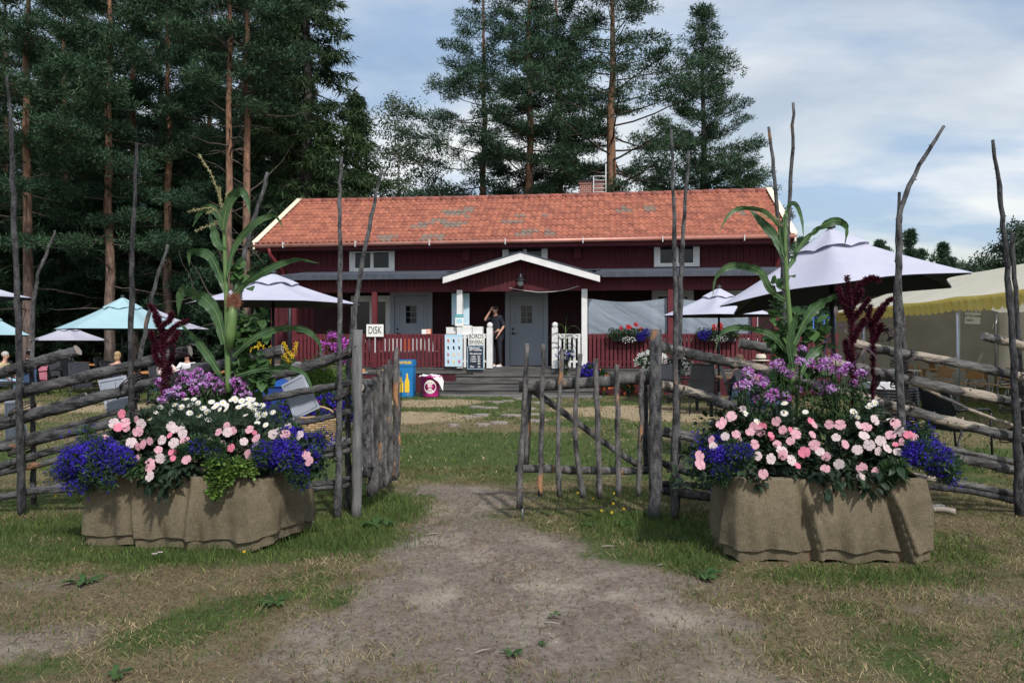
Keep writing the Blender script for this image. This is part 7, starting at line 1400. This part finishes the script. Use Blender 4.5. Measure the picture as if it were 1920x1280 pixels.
amaranth('dark red amaranth plume in the right box right of the maize', [([(1600, 735), (1598, 660), (1596, 600), (1592, 560), (1588, 520)], .032), ([(1597, 560), (1612, 535), (1632, 522), (1648, 525)], .017), ([(1596, 600), (1580, 565), (1572, 540)], .018), ([(1598, 600), (1615, 580), (1628, 562)], .018), ([(1598, 640), (1612, 615), (1622, 600)], .02), ([(1597, 580), (1607, 560), (1616, 545)], .018), ([(1596, 590), (1585, 575), (1578, 560)], .016), ([(1598, 690), (1588, 660), (1585, 640)], .018)], [(1570, 575), (1620, 590), (1570, 610), (1560, 625), (1620, 650), (1625, 700), (1640, 690), (1580, 690), (1560, 700), (1610, 720), (1640, 740), (1632, 755)], 1600, 5.65, .54, 52)
amaranth('thinner dark red amaranth at the right of the taller plume in the right box', [([(1636, 730), (1637, 660), (1638, 610), (1650, 580), (1672, 560)], .018), ([(1637, 620), (1628, 598), (1632, 575)], .016), ([(1638, 605), (1648, 592), (1656, 578)], .014), ([(1637, 640), (1646, 622), (1652, 610)], .013)], [(1660, 617), (1680, 615), (1668, 642), (1655, 640), (1620, 600), (1650, 700), (1640, 720), (1628, 690)], 1636, 5.7, .54, 53)
# maize
def maize(lab, base, stalk, D, lv, tass, wid, seed, ear=None):
    z = base; t = thing('maize_plant', lab, 'maize plant', (X(stalk[0][0], D), D, z), 0, 'tall maize plants in the flower boxes'); P = [W(x, y, D) for x, y in stalk]; Q = bez(P, 5); b = MB(); n = len(Q) - 1; r = [px2m(wid[0] + (wid[1] - wid[0]) * i / n, D) / 2 * (1.12 if i % 5 == 0 else 1) for i in range(n + 1)]; b.tube(Q, r, 10); b.build('stalk', M['cornstalk'], t, True)
    for i, (pl, w_) in enumerate(lv):
        dd = ((-1) ** i) * .10; m_ = len(pl) - 1; b = MB(); pts = [W(x, y, D - .01 + dd * (k / m_) - (.03 if i % 2 else 0)) for k, (x, y) in enumerate(pl)]; a0 = rnd(-.3, .3)
        P_ = bez(pts, 6); N_ = len(P_) - 1; ww = px2m(w_, D) * .45; 
        b.ribbon(P_, [ww * (.45 + .9 * math.sin(math.pi * min(1, k / N_ * .75 + .1)) if k / N_ < .5 else max(.02, 1.28 * (1 - ((k / N_ - .5) / .5) ** 1.6))) for k in range(N_ + 1)], lambda k: (P_[min(k + 1, N_)] - P_[max(0, k - 1)]).normalized().cross(Vector((a0, 1, .45 + .55 * math.sin(k * .5 + i)))), .30, .30); b.cur = 1; b.tube([q + Vector((0, -.004, .002)) for q in P_], [max(.0006, .0030 * (1 - k / N_)) for k in range(N_ + 1)], 5, cap=False); b.build('leaf', [M['corn'], M['rib']], t, True)
    ng = np.random.default_rng(seed); b = MB(); cs_ = []
    for pl in tass: P_ = bez([W(x, y, D + .02) for x, y in pl], 6); b.tube(P_, .0028, 4); cs_ += [tuple(p - t.location) for p in P_[2:]]
    o = b.build('tassel', M['tassel'], t, True); v, f = blades(ng, np.array(cs_), 14, .006, .016, .005, tri=False, up=-.2); npmesh('tassel_grain', v, f, M['tassel'], o)
    if ear:
        for (x0, y0, x1, y1, w_) in ear: b = MB(); b.tube([W(x0, y0, D - .03), W((x0 * 2 + x1) / 3, (y0 * 2 + y1) / 3, D - .04), W((x0 + x1 * 2) / 3, (y0 + 2 * y1) / 3, D - .04), W(x1, y1, D - .035)], [px2m(w_ * .35, D), px2m(w_ * .5, D), px2m(w_ * .45, D), px2m(w_ * .2, D)], 10); e_ = b.build('ear', M['cornstalk'], t, True); v, f = blades(ng, np.array([tuple(W(x1 + q, y1 + k, D - .05) - t.location) for q in (-6, 0, 6) for k in (-6, 2, 10)]), 110, .022, .035, .003, tri=True, up=-.6); npmesh('silk', v, f, M['silk'], e_)
    return t
maize('tall maize with brown silk and a drooping tassel in the left box', .5, [(428, 735), (426, 640), (425, 560), (422, 490), (420, 430), (418, 395)], 6.0,
      [([(419, 432), (410, 402), (392, 390), (376, 397), (361, 426)], 14), ([(418, 432), (424, 395), (438, 365), (453, 360), (464, 375), (468, 402)], 15), ([(424, 468), (408, 455), (400, 425), (390, 393)], 15), ([(426, 520), (440, 465), (468, 428), (498, 408), (518, 406), (533, 432)], 11), ([(424, 548), (412, 515), (395, 482), (372, 472), (356, 474), (355, 500)], 15), ([(436, 556), (465, 528), (515, 500), (558, 486), (598, 494)], 11),
       ([(422, 645), (408, 592), (385, 562), (352, 545), (338, 556), (334, 592)], 22), ([(436, 668), (475, 635), (520, 616), (565, 616), (598, 640), (605, 682)], 12), ([(420, 712), (392, 668), (362, 628), (336, 607)], 14), ([(440, 705), (490, 692), (535, 688), (572, 702), (590, 740)], 9), ([(424, 600), (440, 560), (452, 520), (462, 500)], 10)],
      [[(420, 402), (410, 365), (395, 325), (373, 290)], [(419, 402), (395, 390), (356, 396)], [(419, 405), (400, 420), (368, 432)], [(420, 400), (424, 380), (426, 362)], [(421, 400), (414, 378), (412, 352)], [(420, 404), (408, 396), (390, 398)]], (11, 5), 61, ear=[(430, 655, 438, 560, 20)])
maize('tall maize with arching leaves in the right box before the large parasol', .54, [(1487, 735), (1484, 680), (1481, 600), (1476, 540), (1473, 490), (1472, 440), (1474, 395)], 5.6,
      [([(1472, 478), (1467, 445), (1470, 415), (1478, 386)], 15), ([(1476, 400), (1480, 384), (1493, 384), (1503, 412), (1507, 446)], 7), ([(1470, 482), (1452, 445), (1428, 415), (1406, 396)], 15), ([(1462, 425), (1432, 396), (1392, 390), (1366, 404), (1349, 433)], 8), ([(1492, 472), (1520, 438), (1552, 418), (1576, 416), (1587, 430), (1583, 464)], 13), ([(1470, 562), (1444, 542), (1426, 512), (1400, 499), (1366, 500), (1342, 520), (1336, 555)], 13),
       ([(1488, 645), (1508, 602), (1530, 575), (1560, 556), (1584, 560)], 18), ([(1480, 665), (1452, 632), (1422, 618), (1385, 613), (1352, 625), (1340, 662)], 11), ([(1500, 700), (1522, 665), (1548, 647), (1576, 652)], 15), ([(1486, 690), (1480, 640), (1490, 600), (1494, 585)], 12), ([(1476, 505), (1490, 480), (1492, 450)], 9)],
      [[(1470, 425), (1445, 402), (1415, 390), (1385, 388)], [(1470, 428), (1450, 412), (1425, 402)]], (11, 5), 62)
def vine(lab, cen, px, D, z, seed, path):
    t = plantbed('bean_vine', lab, 'climbing plant', px, D, z, 'climbing bean plants'); put_leafmass(t, 'foliage', [W(x, y, D + rnd(-.06, .1)) for x, y in cen], (.035, .04, .035), 5, .10, .82, 'bean', seed, (0, -.8, -.3), .45, .2); b = MB(); b.tube(bez([W(x, y, D) for x, y in path], 5), .004, 5, cap=False); b.build('stem', M['leaf'], t, True)
rg2 = random.Random(4)
vine('broad-leaved bean plant climbing round the left maize stalk', [(rg2.uniform(442, 500), rg2.uniform(590, 730)) for _ in range(46)] + [(rg2.uniform(440, 462), rg2.uniform(500, 590)) for _ in range(9)], 455, 6.1, .5, 71, [(450, 735), (458, 650), (448, 570), (455, 500)])
vine('broad-leaved bean plant climbing round the right maize stalk', [(rg2.uniform(1445, 1480), rg2.uniform(560, 720)) for _ in range(26)] + [(rg2.uniform(1490, 1530), rg2.uniform(610, 700)) for _ in range(20)] + [(1455, 535), (1470, 520), (1500, 590)], 1480, 5.75, .54, 72, [(1485, 735), (1465, 650), (1462, 580), (1480, 520)])
# dropped petals in the grass
for px, py in ((290, 1046), (300, 1043), (585, 985), (565, 997)):
    g = G(px, py); o = bpy.data.objects.new('fallen_flower', FD_['pale']); C.objects.link(o); o.location = g + Vector((0, 0, .03)); o.scale = (.02, .02, .02); setp(o, 'pale fallen blossom in the grass below the left burlap box', 'blossom', 'fallen blossoms in the grass')
